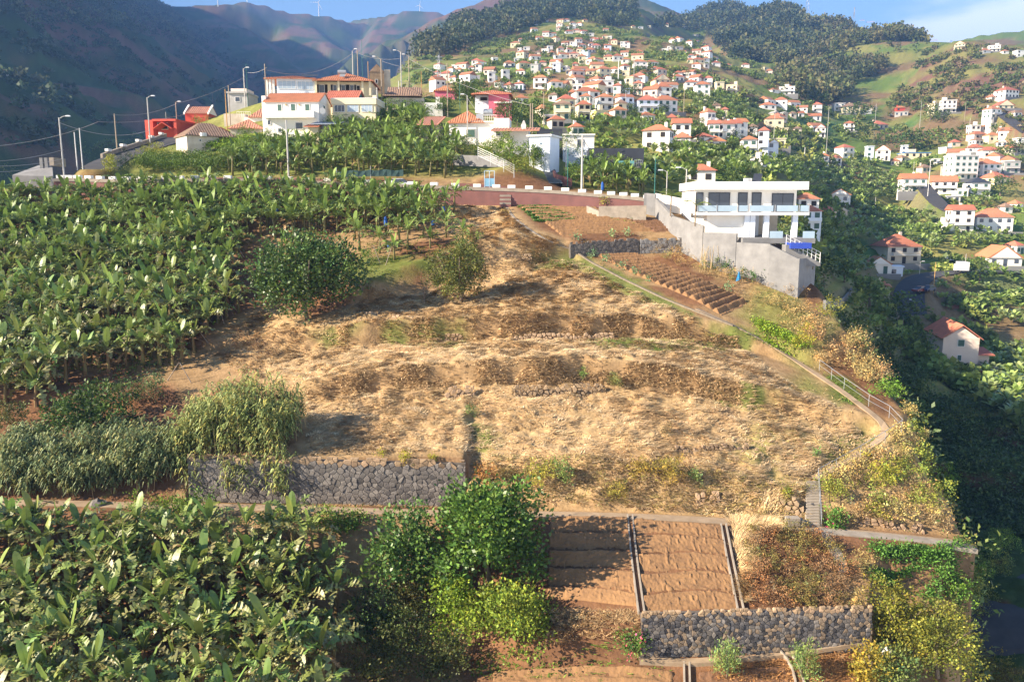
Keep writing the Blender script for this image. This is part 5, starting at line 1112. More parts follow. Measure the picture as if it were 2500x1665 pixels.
def uroof(kind, m, asp):
    k = (kind, m.name, round(asp, 1))
    if k not in ROOFU:
        b = MB(); w, d = asp, 1.0     # length asp, depth 1, height 1; scaled later by depth and rise
        X, Y = w/2, .5
        if kind == 'hip': r = min(X-.02, .5) if w >= d else X; R0, R1 = (-X+r, 0, 1), (X-r, 0, 1)
        if kind == 'hip':
            vs = [(-X, -Y, 0), (X, -Y, 0), (X, Y, 0), (-X, Y, 0), R0, R1]; b.add(vs, [(0, 1, 5, 4), (1, 2, 5), (2, 3, 4, 5), (3, 0, 4), (3, 2, 1, 0)])
        elif kind == 'gable': vs = [(-X, -Y, 0), (X, -Y, 0), (X, Y, 0), (-X, Y, 0), (-X, 0, 1), (X, 0, 1)]; b.add(vs, [(0, 1, 5, 4), (1, 2, 5), (2, 3, 4, 5), (3, 0, 4), (3, 2, 1, 0)])
        else: vs = [(-X, -Y, 0), (X, -Y, 0), (X, Y, 0), (-X, Y, 0), (0, -Y, 1), (0, Y, 1)]; b.add(vs, [(0, 1, 4), (1, 2, 5, 4), (2, 3, 5), (3, 0, 4, 5), (3, 2, 1, 0)])
        me = b.mesh('roof'); me.materials.append(m); ROOFU[k] = me
    return ROOFU[k]
GABW = {}
def ugab(m):
    if m.name not in GABW:
        me = MB().add([(-.5, -.5, 0), (.5, -.5, 0), (0, -.5, 1), (-.5, -.42, 0), (.5, -.42, 0), (0, -.42, 1)], [(0, 1, 2), (3, 5, 4), (0, 2, 5, 3), (1, 4, 5, 2)]).mesh('gable'); me.materials.append(m); GABW[m.name] = me
    return GABW[m.name]
vr = random.Random(3); HOUSES = []; LAB = {}
def sub(name, me, par, loc, scale, rz=0):
    o = bpy.data.objects.new(name, me); C.objects.link(o); o.parent = par; o.location = loc; o.scale = scale; o.rotation_euler = (0, 0, rz); return o
for px, py, wp, code, ex in VH:
    p = Wray(px, py); s = ppm(p); wc, rc, st = code[0], code[1], int(code[2])
    if rc == 'o': rc = 'f'
    wm, wn = WCOL[wc]; rk, rm, rn = RCOL[rc]
    w = wp/s*(0.82 if wp < 32 else .9); d = min(max(w*vr.uniform(.7, .95), 4.5), 11); h = 2.5*st+vr.uniform(-.2, .3); far = wp < 26
    if w < 3: w = 3.0
    rz = math.radians(vr.uniform(-26, 26)); t = empty('house', p, rz)
    HOUSES.append((t, px, py, wp, f"{'tall' if st > 3 else ('three-storey' if st == 3 else ('two-storey' if st == 2 else 'small'))} {wn} house with {rn} {zone_of(px, py)}"))
    y0 = d/2
    sub('wall', ubox(wm, 'wall'), t, (0, y0, -3), (w, d, h+3))
    if ex == 'dark': sub('base', ubox(M_WALLG, 'base'), t, (0, y0-.6, -5), (w*1.02, d, 4.98))
    if rk == 'flat':
        sub('roof', ubox(rm if rm is not M_WALLW or wm is M_WALLW else wm, 'roof'), t, (0, y0, h+.003), (w+.5, d+.5, .35))
        if wp > 22 and vr.random() < .6: sub('stair_tower', ubox(wm, 'stair_tower'), t, (w*vr.uniform(-.3, .3), y0+d*.15, h+.353), (w*.28, d*.35, 1.9))
    else:
        rise = (d if rk != 'gabley' else w)*vr.uniform(.30, .38); D = d+.9; asp = round((w+.9)/D, 1)
        sub('roof', uroof('gable' if rk == 'gable' else ('gabley' if rk == 'gabley' else 'hip'), rm, max(.6, asp)), t, (0, y0, h-.05), ((w+.9)/max(.6, asp), D, rise))
        if rk == 'gabley': sub('gable', ugab(wm), t, (0, y0, h-.04), (w*.9, d+.94, rise*.9))
        if rk != 'gabley' and wp > 20 and vr.random() < .4: sub('chimney', ubox(wm, 'chimney'), t, (w*vr.uniform(-.3, .3), y0+d*.2, h), (.7, .7, rise+.5))
    # openings on the faces one can see
    pan = vr.choice([M_SHUT, M_DARK, M_GLASS, M_DARK]) if not ex else M_SHUT
    nw = max(2, min(5, int(w/2.6))); wu = unit(pan, 'window')
    for f in range(st):
        zc = 2.5*f+1.4
        for i in range(nw):
            if far and (i % 2): continue
            dw = f == 0 and i == nw//2 and vr.random() < .6
            xx = -w/2+w*(i+.5)/nw
            sub('door' if dw else 'window', unit(pan, 'door') if dw else wu, t, (xx, -.02, zc-.45 if dw else zc), (1.05 if dw else 1.15, 1, 2.1 if dw else 1.2))
        if not far:
            for i in range(2): sub('window', wu, t, ((w/2+.02)*(1 if px < 2300 else -1), d*(.3+.4*i), zc), (1.0, 1, 1.15), math.pi/2)
    if st >= 2 and wp > 24 and vr.random() < .7:
        sub('balcony', ubox(M_WALLW, 'balcony'), t, (0, -.65, 2.4), (w*.8, 1.25, .18)); bb = sub('balustrade', ubox(wm, 'balustrade'), t, (0, -1.2, 2.58), (w*.8, .1, .75))
    if wp > 30 and vr.random() < .5: sub('garden_wall', ubox(M_CONCG, 'garden_wall'), t, (0, -3.0, -3.2), (w*1.5, .4, 3.4))
# the many tiny houses between: no two of them can be told apart at this distance
ir = np.random.default_rng(17); INF = []
for poly, n in [([(1250,110),(1330,60),(1440,50),(1500,80),(1560,150),(1480,190),(1330,200),(1230,190)], 30),([(1400,150),(1560,150),(1680,180),(1720,250),(1560,245),(1440,240),(1340,230)], 15),([(1640,90),(1720,110),(1760,165),(1680,160)], 10),([(2300,330),(2500,330),(2500,440),(2380,440),(2300,400)], 8),([(1860,250),(1980,270),(2000,330),(1880,330)], 8),([(1060,170),(1200,150),(1220,210),(1070,215)], 8)]:
    xs = [p[0] for p in poly]; ys = [p[1] for p in poly]; k = 0
    for _ in range(4000):
        a, b_ = ir.uniform(min(xs), max(xs)), ir.uniform(min(ys), max(ys))
        if not inpoly(poly, np.array([a]), np.array([b_]))[0]: continue
        if any(abs(a-h[1]) < (h[3]*.5+7) and abs(b_-h[2]) < 9 for h in HOUSES) or any(abs(a-q[0]) < 11 and abs(b_-q[1]) < 7 for q in INF): continue
        INF.append((a, b_)); k += 1; p = Wray(a, b_); w = ir.uniform(5, 8.5); d = ir.uniform(5, 7); h = ir.uniform(2.6, 4.2); t = empty('house', p, ir.uniform(-.8, .8)); wm = (M_WALLW, M_WALLW, M_WALLC, M_PINKW)[int(ir.integers(4))]
        sub('wall', ubox(wm, 'wall'), t, (0, d/2, -2), (w, d, h+2)); asp = round((w+.7)/(d+.7), 1); sub('roof', uroof(('hip', 'gable')[k % 2], (M_TILE, M_TILE2)[k % 2], asp), t, (0, d/2, h-.04), ((w+.7)/asp, d+.7, d*.32))
        for xx in (-w*.25, w*.25): sub('window', unit(M_DARK, 'window'), t, (xx, -.02, h*.55), (1.1, 1, 1.1))
        tag(t, 'tiny orange-roofed house among the closely packed far village houses', 'house', 'tiny houses of the far village')
        HOUSES.append((t, a, b_, w*ppm(p), None))
        if k >= n: break
ORD = ['first', 'second', 'third', 'fourth', 'fifth', 'sixth', 'seventh', 'eighth', 'ninth', 'tenth', 'eleventh', 'twelfth']
for h in HOUSES:
    if h[4]: LAB.setdefault(h[4], []).append(h)
for lb, hs in LAB.items():
    hs.sort(key=lambda h: h[1])
    for i, (t, px, py, wp, _) in enumerate(hs):
        tag(t, lb if len(hs) == 1 else f"{lb}, {ORD[min(i, 11)]} from left", 'house', 'houses of the hillside village')

# ------------------------------------------------------------------ trees, bushes and reeds near the camera
CG = (.085,.15,.028); DK = (.05,.085,.022); YG = (.24,.29,.03); OL = (.15,.16,.035)
pxtree('big_bush', 752, 782, 285, 212, 15000, .25, (.085,.14,.032), 'large glossy dark green bush above the straw field beside the bananas', 'bush', 1, dw=.8, nl=9, gloss=True, z0=.02, var=.3)
pxtree('round_tree', 1122, 738, 148, 158, 8000, .16, (.125,.135,.03), 'round olive green tree casting a shadow across the straw terrace', 'tree', 2, z0=.12, nl=7, var=.3)
pxtree('bare_sapling', 1038, 738, 36, 66, 160, .12, (.17,.16,.06), 'thin nearly leafless sapling left of the round tree', 'sapling', 3, z0=.5, nl=4)
pxtree('glossy_tree', 1200, 1440, 245, 265, 9500, .23, (.10,.18,.03), 'tall glossy green tree below the path beside the bare soil plots', 'tree', 4, z0=.05, nl=9, gloss=True, var=.28)
pxtree('glossy_tree', 985, 1420, 180, 195, 4600, .21, (.10,.17,.035), 'smaller glossy green tree between the banana grove and the tall tree', 'tree', 5, z0=.08, nl=7, gloss=True, var=.28)
pxtree('yellow_bush', 1240, 1575, 215, 165, 5200, .16, (.22,.28,.035), 'bright yellow green bush at the foot of the tall glossy tree', 'bush', 6, z0=.02, nl=8, var=.3, trunk=False)
pxtree('yellow_bush', 1120, 1545, 130, 150, 3000, .15, (.20,.29,.03), 'yellow green creeper bush left of the bright bush', 'bush', 7, z0=.02, nl=6, var=.3, trunk=False)
for i, (a, b_, w, h) in enumerate([(905,1560,130,120),(985,1600,160,140),(1075,1640,150,120),(930,1670,170,130),(1010,1500,110,90)]):
    pxtree('dark_bush', a, b_, w, h, 2600, .12, (.06+.01*i,.095,.025), ['dark bush at the right edge of the lower banana grove','broad dark bush in the shade left of the yellow creeper','dark low bush beside the bare bottom soil','dark bush at the very bottom beside the last bananas','dark bush below the smaller glossy tree'][i], 'bush', 20+i, z0=.0, nl=7, var=.35, trunk=False, group='dark bushes at bottom centre')
for i, (a, b_, w, h, n, lb) in enumerate([(2190,1580,150,170,5200,'tall yellow green tree right of the dark stone wall'),(2290,1650,200,210,6400,'broad yellow green tree on the ravine edge'),(2375,1700,120,130,3400,'yellow green bush overhanging the dark road'),(2180,1680,170,90,2600,'low grey green bush in front of the broad yellow tree'),(2425,1740,100,150,2600,'outermost yellow green bush above the dark road')]):
    pxtree('edge_tree', a, b_, w, h, n, .12, [(.215,.205,.03),(.19,.195,.03),(.21,.19,.035),(.15,.19,.05),(.20,.18,.03)][i], lb, 'tree', 30+i, z0=.03, nl=9, var=.33, group='yellow green trees at the ravine edge')
pxtree('orange_leaf_shrub', 2125, 1668, 85, 105, 1700, .13, (.33,.26,.04), 'young shrub with orange and green leaves beside the water channel', 'shrub', 40, z0=.05, nl=6)
for i, (a, b_, w, h) in enumerate([(1772,1652,68,92),(1964,1662,60,100)]):
    pxtree('willow_shrub', a, b_, w, h, 1300, .13, (.25,.34,.10), ['pale green feathery shrub in front of the dark stone wall','pale green feathery shrub nearer the water channel'][i], 'shrub', 42+i, z0=.02, nl=6, aspect=.28, up=1.0)
def flowers(t, lobes, n, size, col, seed):
    part('flowers', crown_mesh('flowers', lobes, n, size, np.random.default_rng(seed), col, aspect=.9, var=.15, shell=.85), M_LEAF, t, True)
t = pxtree('pink_flower_bush', 1545, 1590, 85, 55, 1300, .11, (.14,.24,.05), 'green bush with pink flowers against the rubble wall', 'bush', 46, z0=0, nl=6, trunk=False)
flowers(t, auto_lobes(2.1, 2.1, 1.35, 0.05, 46, 6), 90, .12, (.75,.12,.24), 9)
t = pxtree('pink_flower_bush', 2035, 1286, 60, 48, 700, .13, (.12,.24,.04), 'small green bush with pink flowers beside the foot of the stairs', 'bush', 47, z0=0, nl=5, trunk=False)
flowers(t, auto_lobes(1.7, 1.7, 1.3, 0.05, 47, 5), 40, .12, (.65,.12,.24), 10)
SHR = [ # px, base, w, h, n, leaf, colour, name, label, category
 (215,1062,225,118,4200,.2,(.07,.12,.025),'broadleaf_bush','dark glossy bush above the reeds at far left','bush'),(178,850,125,108,2600,.12,(.10,.14,.03),'shrub','bushy green shrub among the left bananas','shrub'),(25,850,120,110,2200,.1,(.12,.14,.07),'grey_shrub','grey green shrub at the left edge among bananas','shrub'),
 (100,680,75,105,1500,.1,(.17,.17,.08),'grey_shrub','dry greyish shrub standing high among left bananas','shrub'),(368,985,60,85,1000,.11,(.14,.19,.07),'grey_shrub','pale leafy shrub left of the big reed clump','shrub'),(25,1050,95,75,1500,.12,(.10,.11,.03),'shrub','brownish green shrub at the left edge above the reeds','shrub'),
 (310,990,120,70,1500,.11,(.08,.12,.035),'shrub','dark shrub between the broad bush and reed clump','shrub'),(70,955,90,60,1100,.12,(.09,.13,.03),'shrub','low dark shrub left of the broad glossy bush','shrub'),
 (360,1290,185,78,3000,.11,(.17,.24,.03),'creeper_bush','light green creeper bush just below the path at left','bush'),(470,1275,110,75,1500,.12,(.15,.22,.035),'creeper_bush','green creeper under the path beside tall banana leaves','bush'),(690,1290,120,55,1600,.11,(.15,.22,.04),'creeper_bush','green creeper bush below the stone wall path','bush'),(790,1290,90,60,1300,.11,(.18,.26,.04),'creeper_bush','light creeper bush right of the stone wall creeper','bush'),(860,1300,90,55,1200,.12,(.13,.20,.03),'creeper_bush','creeper bush left of the smaller glossy tree','bush'),
 (995,1146,36,52,500,.08,(.36,.33,.03),'wall_plant','yellow plant hanging over the tall stone wall','plant'),(1056,1130,22,26,240,.08,(.32,.32,.03),'wall_plant','small round yellow plant near the stone wall end','plant'),(928,1112,20,14,140,.08,(.30,.32,.03),'wall_plant','tiny yellow tuft on top of the stone wall','plant'),
 (1188,1182,62,58,900,.09,(.36,.17,.05),'red_shrub','reddish orange shrub right of the tall stone wall','shrub'),(1240,1180,60,45,700,.09,(.20,.15,.05),'shrub','dark olive shrub next to the reddish shrub','shrub'),(1322,1182,80,60,1200,.09,(.36,.34,.05),'olive_shrub','yellow olive shrub on the bank above the path','shrub'),(1372,1180,60,70,800,.1,(.20,.27,.07),'green_shrub','grey green shrub beside the yellow olive shrub','shrub'),
 (1560,1172,62,62,1000,.08,(.38,.28,.06),'golden_shrub','golden brown shrub on the lower field edge','shrub'),(1632,1190,80,88,1400,.08,(.36,.27,.05),'golden_shrub','largest golden shrub on the lower field edge','shrub'),(1502,1215,60,50,800,.08,(.33,.27,.05),'golden_shrub','low golden shrub just above the path','shrub'),(1695,1178,34,34,350,.1,(.24,.30,.09),'green_shrub','small grey green plant right of the golden shrubs','shrub'),
 (1500,945,42,36,600,.09,(.25,.24,.07),'field_shrub','lone green shrub on the middle rubble terrace wall','shrub'),(1421,925,22,32,260,.09,(.17,.28,.07),'field_shrub','small pale green shrub above the middle rubble wall','shrub'),(1625,1062,38,36,500,.08,(.24,.17,.08),'dry_shrub','small dry brown shrub on the right straw slope','shrub'),(1992,1112,20,16,180,.08,(.17,.30,.08),'field_shrub','tiny green plant below the right path bend','shrub'),
 (1922,1215,24,34,260,.09,(.28,.28,.04),'field_shrub','yellow plant beside the concrete stairs','shrub'),(1140,620,80,60,900,.13,(.16,.22,.04),'weed_bush','light green weed bush behind the round tree','bush'),(905,640,60,36,700,.1,(.13,.24,.03),'weed_bush','green weed bush right of the big glossy bush','bush'),
 (590,845,60,45,700,.08,(.33,.19,.09),'dry_shrub','reddish dry shrub at the left end of the straw field','shrub'),(640,875,75,55,900,.08,(.16,.10,.06),'dry_shrub','dark dry brush pile behind the reed clump','shrub'),(1155,1020,40,40,400,.09,(.13,.19,.05),'weed_bush','green weed in the gully above the stone wall','bush'),
 (1960,850,60,60,700,.1,(.33,.30,.04),'weed_bush','yellow flowering weed bush on the cliff top','bush'),(2020,800,70,75,900,.1,(.24,.24,.04),'weed_bush','yellow weed bush near the curved concrete wall','bush'),(2160,975,80,60,1100,.11,(.14,.25,.03),'weed_bush','bright green bush outside the railing bend','bush'),(2228,1015,70,50,900,.11,(.13,.23,.03),'weed_bush','bright green bush overhanging the ravine','bush'),
 (2310,1215,50,100,1200,.1,(.24,.38,.03),'climbing_vine','bright green climbing vine on the cliff edge','vine'),(2150,1180,110,70,1600,.09,(.34,.33,.04),'yellow_bush','yellow green bush below the sloping path','bush'),(2040,1220,80,60,1000,.09,(.28,.29,.05),'yellow_bush','yellow green bush right of the concrete stairs','bush'),(2245,1240,90,60,1200,.09,(.26,.28,.05),'yellow_bush','olive bush near the cliff edge above the vegetable bed','bush'),(2140,1265,60,40,700,.09,(.36,.33,.06),'yellow_bush','low yellow bush above the right end of the path','bush'),
 (2440,1345,100,55,1600,.11,(.22,.32,.05),'edge_creeper','light green creeper hanging over the ravine edge','bush'),(2380,1430,90,70,1500,.11,(.15,.26,.04),'edge_creeper','green creeper on the lower right fence','bush'),(2330,1470,80,60,1200,.11,(.13,.24,.03),'edge_creeper','green creeper at the corner of the vegetable bed','bush'),(2440,1400,70,60,1000,.11,(.24,.27,.06),'edge_creeper','yellowish creeper above the dark road','bush'),
 (2110,1400,50,60,800,.09,(.30,.23,.09),'dry_shrub','dry shrub left of the green vegetable rows','shrub'),(2090,1490,40,60,600,.08,(.45,.32,.12),'dry_tuft','pale dry tuft on the end of the dark stone wall','shrub'),
 (2385,1405,70,60,900,.11,(.17,.24,.05),'edge_creeper','creeper bush on the cliff just under the path end','bush'),(2372,1455,80,70,1000,.11,(.22,.25,.06),'edge_creeper','olive bush on the cliff beside the dark road','bush'),(2395,1500,80,70,1000,.11,(.19,.22,.05),'edge_creeper','lowest olive bush on the cliff beside the dark road','bush'),(2405,1360,60,50,700,.11,(.15,.24,.04),'edge_creeper','bush at the corner where the path ends','bush'),
 (1400,505,0,0,0,0,0,0,0,0)]
for i, q in enumerate(SHR[:-1]): pxtree(q[7], q[0], q[1], q[2], q[3], q[4], q[5], q[6], q[8], q[9], 60+i, z0=0, nl=6, var=.3, trunk=False)
# fallow plot of dry brown shrubs, dry bank along the cliff, weedy slope: each shrub stands alone
def shrub_field(pix, d, size, n, leaf, cols, name, label, cat, group, hk=.75, seed=0, dry=True):
    rng = np.random.default_rng(seed); ms = []
    for k in range(5):
        L = auto_lobes(1, 1, hk, 0, seed*7+k, 6); ms.append([crown_mesh('foliage', L, n, leaf, np.random.default_rng(seed*11+k), c, var=.3) for c in cols])
    for m in ms:
        for q in m: q.materials.append(M_DRY if dry else M_LEAF)
    c = 0
    for x, y in poisson(wpoly(pix), d, rng, 4000):
        o = bpy.data.objects.new(name, ms[c % 5][int(rng.integers(len(cols)))]); C.objects.link(o); s = rng.uniform(*size); o.location = g3(x, y, -.08); o.scale = (s, s, s*rng.uniform(.8, 1.15)); o.rotation_euler = (0, 0, rng.random()*6.28); tag(o, label, cat, group); c += 1
    return c
shrub_field([(1835,1300),(1960,1305),(2040,1340),(2075,1420),(2080,1480),(1960,1490),(1840,1485)], 0.8, (1.2,1.9), 480, .06, [(.30,.16,.075),(.24,.15,.08),(.21,.18,.06)], 'dry_shrub', 'dry brown shrub in the fallow plot above the dark stone wall', 'shrub', 'dry brown shrubs of the fallow plot', seed=1)
shrub_field([(1870,740),(1960,760),(2060,860),(2130,900),(2190,960),(2150,960),(2060,910),(1990,880)], 1.1, (1.8,2.9), 520, .06, [(.46,.31,.14),(.42,.27,.13),(.40,.31,.13)], 'dry_bush', 'straw coloured bush on the cliff top bank outside the side path', 'bush', 'straw coloured bushes along the cliff top', seed=2)
shrub_field([(1560,606),(1690,600),(1740,640),(1810,700),(1780,700),(1640,645),(1565,618)], 1.3, (1.2,2.0), 380, .05, [(.45,.31,.13),(.38,.27,.12),(.30,.27,.09)], 'dry_bush', 'tall dry bush under the dark stone wall of the upper terrace', 'bush', 'dry bushes under the upper stone wall', seed=3)
shrub_field([(1990,1200),(2110,1130),(2200,1080),(2250,1100),(2300,1230),(2330,1300),(2100,1280),(2010,1265)], 1.15, (1.5,2.6), 500, .062, [(.30,.30,.07),(.40,.32,.12),(.22,.26,.05),(.33,.23,.11)], 'weedy_bush', 'weedy olive bush on the rough slope right of the stairs', 'bush', 'weedy bushes on the slope right of the stairs', seed=4)
shrub_field([(1770,650),(1900,690),(1960,720),(1930,740),(1830,760),(1790,720)], 1.4, (1.0,1.7), 320, .05, [(.36,.24,.11),(.30,.21,.10)], 'dry_bush', 'dry brown bush on the rough ground below the garden wall', 'bush', 'dry bushes below the garden wall', seed=5)
shrub_field([(1340,1510),(1560,1500),(1565,1560),(1470,1580),(1360,1570)], 1.1, (.9,1.6), 360, .05, [(.40,.28,.14),(.34,.23,.11)], 'dry_bush', 'dry bush on the rubble bank under the bare plots', 'bush', 'dry bushes on the rubble bank', seed=6)
shrub_field([(1160,1190),(1980,1190),(1960,1262),(1300,1245),(1170,1235)], 1.5, (.8,1.5), 300, .05, [(.38,.26,.12),(.33,.27,.09),(.28,.25,.08)], 'dry_bush', 'dry weed bush on the steep bank just above the path', 'bush', 'dry weed bushes above the path', seed=7)
shrub_field([(0,1195),(450,1200),(455,1222),(0,1218)], 1.6, (.5,1.0), 200, .06, [(.30,.22,.10),(.16,.19,.06)], 'bank_weed', 'low weed tuft on the earth bank under the reeds', 'weed', 'weed tufts on the earth bank', seed=8)
# ---- giant reeds
def reed_clump(px, pyb, wpx, hpx, n, col, label, seed, lean=.3, dw=.6):
    rng = np.random.default_rng(seed); p = Wray(px, pyb); s = ppm(p); w, h = wpx/s, hpx/s; t = empty('giant_reed', p); tag(t, label, 'reed clump', 'reed clumps above the path')
    SV = []; LV = []; LC = []; b = MB(); tops = []
    for i in range(n):
        x, y = rng.uniform(-.42, .42)*w, rng.uniform(-.5, .5)*w*dw; hh = h*rng.uniform(.55, 1.0)*(1-.35*abs(x)/(w*.5)); a = rng.random()*6.28; l = lean*rng.uniform(.2, 1)*hh
        gz0 = float(gz(p.x+x, p.y+y))-p.z; q = [np.array((x+l*math.cos(a)*k*k, y+l*math.sin(a)*k*k, gz0+hh*k*(1-.12*k))) for k in (0, .35, .7, 1.0)]
        if i % 4 == 0: b.tube([tuple(v) for v in q], [.022, .02, .014, .006], 4, False)
        m = 24
        for j in range(m):
            k = .22+.78*j/m; f = min(2, int(k/.34)); u = (k-(0, .35, .7)[f])/.35; pos = q[f]+(q[f+1]-q[f])*min(1, u)
            aa = a+j*2.4+rng.normal(0, .5); el = rng.uniform(.2, 1.0); L = rng.uniform(.5, 1.0)*(1.15-.3*k); d = np.array((math.cos(aa)*math.cos(el), math.sin(aa)*math.cos(el), math.sin(el))); e = np.array((math.cos(aa)*math.cos(el-1.4), math.sin(aa)*math.cos(el-1.4), math.sin(el-1.4)))
            sd = np.array((-math.sin(aa), math.cos(aa), 0))*.05; mid = pos+d*L*.55; LV += [pos-sd*.6, pos+sd*.6, mid+sd, mid-sd, mid-sd, mid+sd, mid+e*L*.5+sd*.1, mid+e*L*.5-sd*.1]
            v = rng.uniform(.6, 1.4); yl = rng.uniform(0, 1)**3; LC += [(col[0]*v*(1+yl), col[1]*v*(1+.35*yl), col[2]*v)]*8
    V = np.array(LV); Fq = np.arange(len(V)).reshape(-1, 4); me = new_mesh('leaves', V, Fq); set_col(me, np.array(LC)); part('leaves', me, M_LEAF, t, True); b.build('stems', M_CANE, t)['kind'] = 'stuff'
reed_clump(600, 1085, 300, 205, 330, (.23,.285,.095), 'big yellowish reed clump above the left end of the stone wall', 1)
reed_clump(470, 1090, 130, 150, 110, (.21,.26,.085), 'reed clump leaning left of the biggest reed clump', 2, .5)
for i, (a, b_, w, h) in enumerate([(35,1165,150,130),(135,1170,150,140),(240,1165,150,150),(340,1160,140,165),(410,1150,110,150),(70,1110,140,90),(290,1100,120,100)]):
    reed_clump(a, b_, w, h, 105, (.165,.22,.095), ['bluish reed clump at the left frame edge above the bank','second bluish reed clump from the left edge','bluish reed clump in the middle of the low reed band','drooping reed clump above the earth bank','dark drooping reed clump beside the stone wall end','low reed clump behind the leftmost reeds','reed clump behind the drooping reeds'][i], 5+i, .6)
# ------------------------------------------------------------------ straw, grass and scrub cover
def scatter(poly, n, rng):
    xs = [p[0] for p in poly]; ys = [p[1] for p in poly]; X = rng.uniform(min(xs), max(xs), n); Y = rng.uniform(min(ys), max(ys), n); k = inpoly(poly, X, Y); return X[k], Y[k]
def away(X, Y, lines, d):
    k = np.ones(len(X), bool)
    for l in lines:
        for p in l[::2]: k &= (X-p.x)**2+(Y-p.y)**2 > d*d
    return k
def blades(X, Y, nb, L, Wd, cols, rng, spread=1.0, el=(.15, .7), comb=0.6, dz=-.03):
    """tufts of bent blades, combed by a slow flow field the way cut grass lies"""
    n = len(X); Z = gz(X, Y); a0 = (fbm(X/3.5, Y/3.5, 71, 2)-.5)*9+(fbm(X/.9, Y/.9, 72, 2)-.5)*3
    X = np.repeat(X, nb); Y = np.repeat(Y, nb); Z = np.repeat(Z, nb); m = n*nb
    a = np.repeat(a0, nb)+rng.normal(0, spread, m); e = rng.uniform(el[0], el[1], m); l = L*rng.uniform(.5, 1.3, m); w = Wd*rng.uniform(.7, 1.4, m)
    X = X+rng.normal(0, .10, m); Y = Y+rng.normal(0, .10, m)
    d = np.stack([np.cos(a)*np.cos(e), np.sin(a)*np.cos(e), np.sin(e)], 1); s = np.stack([-np.sin(a), np.cos(a), np.zeros(m)], 1)*w[:, None]
    p = np.stack([X, Y, Z+dz], 1); mid = p+d*l[:, None]*.55; tip = mid+(d*np.array([1, 1, -.5]))*l[:, None]*.5
    V = np.stack([p-s, p+s, tip], 1).reshape(-1, 3); b = np.arange(m)[:, None]*3
    Fq = b+np.array([[0, 1, 2]]); cols = np.array(cols); ci = np.repeat(rng.integers(0, len(cols), n), nb)
    t = np.repeat(rng.uniform(.75, 1.25, n), nb)*rng.uniform(.75, 1.25, m)*(.62+.76*fbm(X/.9, Y/.9, 76, 2))
    return V, Fq, np.repeat(np.clip(cols[ci]*t[:, None], 0, 1), 3, 0)
def cover(name, sets, m, label=None):
    V = []; Fs = []; Cs = []; o = 0
    for v, f, c in sets: V.append(v); Fs.append(f+o); Cs.append(c); o += len(v)
    me = new_mesh(name, np.concatenate(V), np.concatenate(Fs)); set_col(me, np.concatenate(Cs)); ob = link(name, me, m); tag(ob, kind='stuff'); return ob
M_STRAW = mat('straw_blade', (1,1,1), 0.8, (.85,.83,.8), 2, spec=.15, attr='Col', transl=.1)
cr = np.random.default_rng(77)
X, Y = scatter(FIELD, 125000, cr); k = away(X, Y, (SIDE, EDGE, UPPER, STAIR), .42) & (fbm(X/1.3, Y/1.3, 73, 2) > .27); X, Y = X[k], Y[k]
sets = [blades(X, Y, 6, .60, .034, [(.74,.54,.31),(.68,.48,.27),(.80,.62,.38),(.56,.39,.21),(.62,.46,.25)], cr, .9, (.12, .95))]
X, Y = scatter(RIGHTSIDE, 12000, cr); k = away(X, Y, (SIDE, STAIR), .4); sets.append(blades(X[k], Y[k], 4, .6, .034, [(.58,.42,.21),(.46,.33,.14),(.32,.30,.09),(.52,.38,.20)], cr, 1.6, (.4, 1.3)))
for pix, n, cs in [([(1470,505),(1570,525),(1620,545),(1560,560),(1400,575),(1440,520)], 1500, [(.50,.38,.17),(.32,.33,.09)]),([(1150,1235),(1160,1120),(1990,1190),(1960,1270)], 6000, [(.55,.39,.19),(.44,.33,.14),(.36,.31,.10)]),
                   ([(1340,1490),(1560,1490),(1560,1570),(1350,1570)], 1500, [(.55,.38,.2),(.45,.3,.15)]),([(1740,1600),(2110,1570),(2100,1700),(1740,1700)], 2500, [(.50,.27,.11),(.42,.22,.09)]),([(770,1235),(1130,1240),(1135,1215),(800,1210)], 700, [(.5,.33,.16),(.42,.27,.13)])]:
    X, Y = scatter(wpoly(pix), n, cr); k = away(X, Y, (SIDE, PATH, STAIR), .6); sets.append(blades(X[k], Y[k], 5, .55, .032, cs, cr, 1.8, (.4, 1.35)))
# straw hanging over the terrace walls
for kk in (8, 10, 12):
    n = 5200; u = cr.uniform(-.22, .40, n); y0 = np.interp(u, US, _ky[kk]); y1 = np.interp(u, US, _ky[kk+1]); f = cr.uniform(-.3, 1.25, n)
    wv = (fbm(u*y1/7, y1/30, 44, 3)-.5)*2.0*(kk < 12); Y = y0+(y1-y0)*f-wv; X = u*Y; k = inpoly(FIELD, X, Y) & away(X, Y, (SIDE, EDGE, UPPER), .5) & (fbm(X/2.2, Y/2.2, 79, 3) > .40+.12*f); X, Y = X[k], Y[k]
    sets.append(blades(X, Y, 7, .62, .036, [(.68,.48,.26),(.54,.37,.19),(.42,.28,.14),(.72,.53,.30)], cr, 2.2, (-1.2, .9), dz=.06))
cover('dry_grass', sets, M_STRAW)
# pale feathery grass along the plot edge
sets = []
for pix, n in [([(1790,1270),(1830,1275),(1835,1300),(1825,1440),(1812,1470),(1800,1380)], 900),([(1850,1295),(1870,1275),(1900,1282),(1880,1300)], 160),([(1900,1255),(1860,1250),(1865,1200),(1895,1205)], 200)]:
    X, Y = scatter(wpoly(pix), n*3, cr); sets.append(blades(X[:n], Y[:n], 7, 1.5, .03, [(.72,.53,.30),(.66,.48,.26),(.6,.42,.2)], cr, .6, (.8, 1.35)))
cover('tall_dry_grass', sets, M_STRAW)
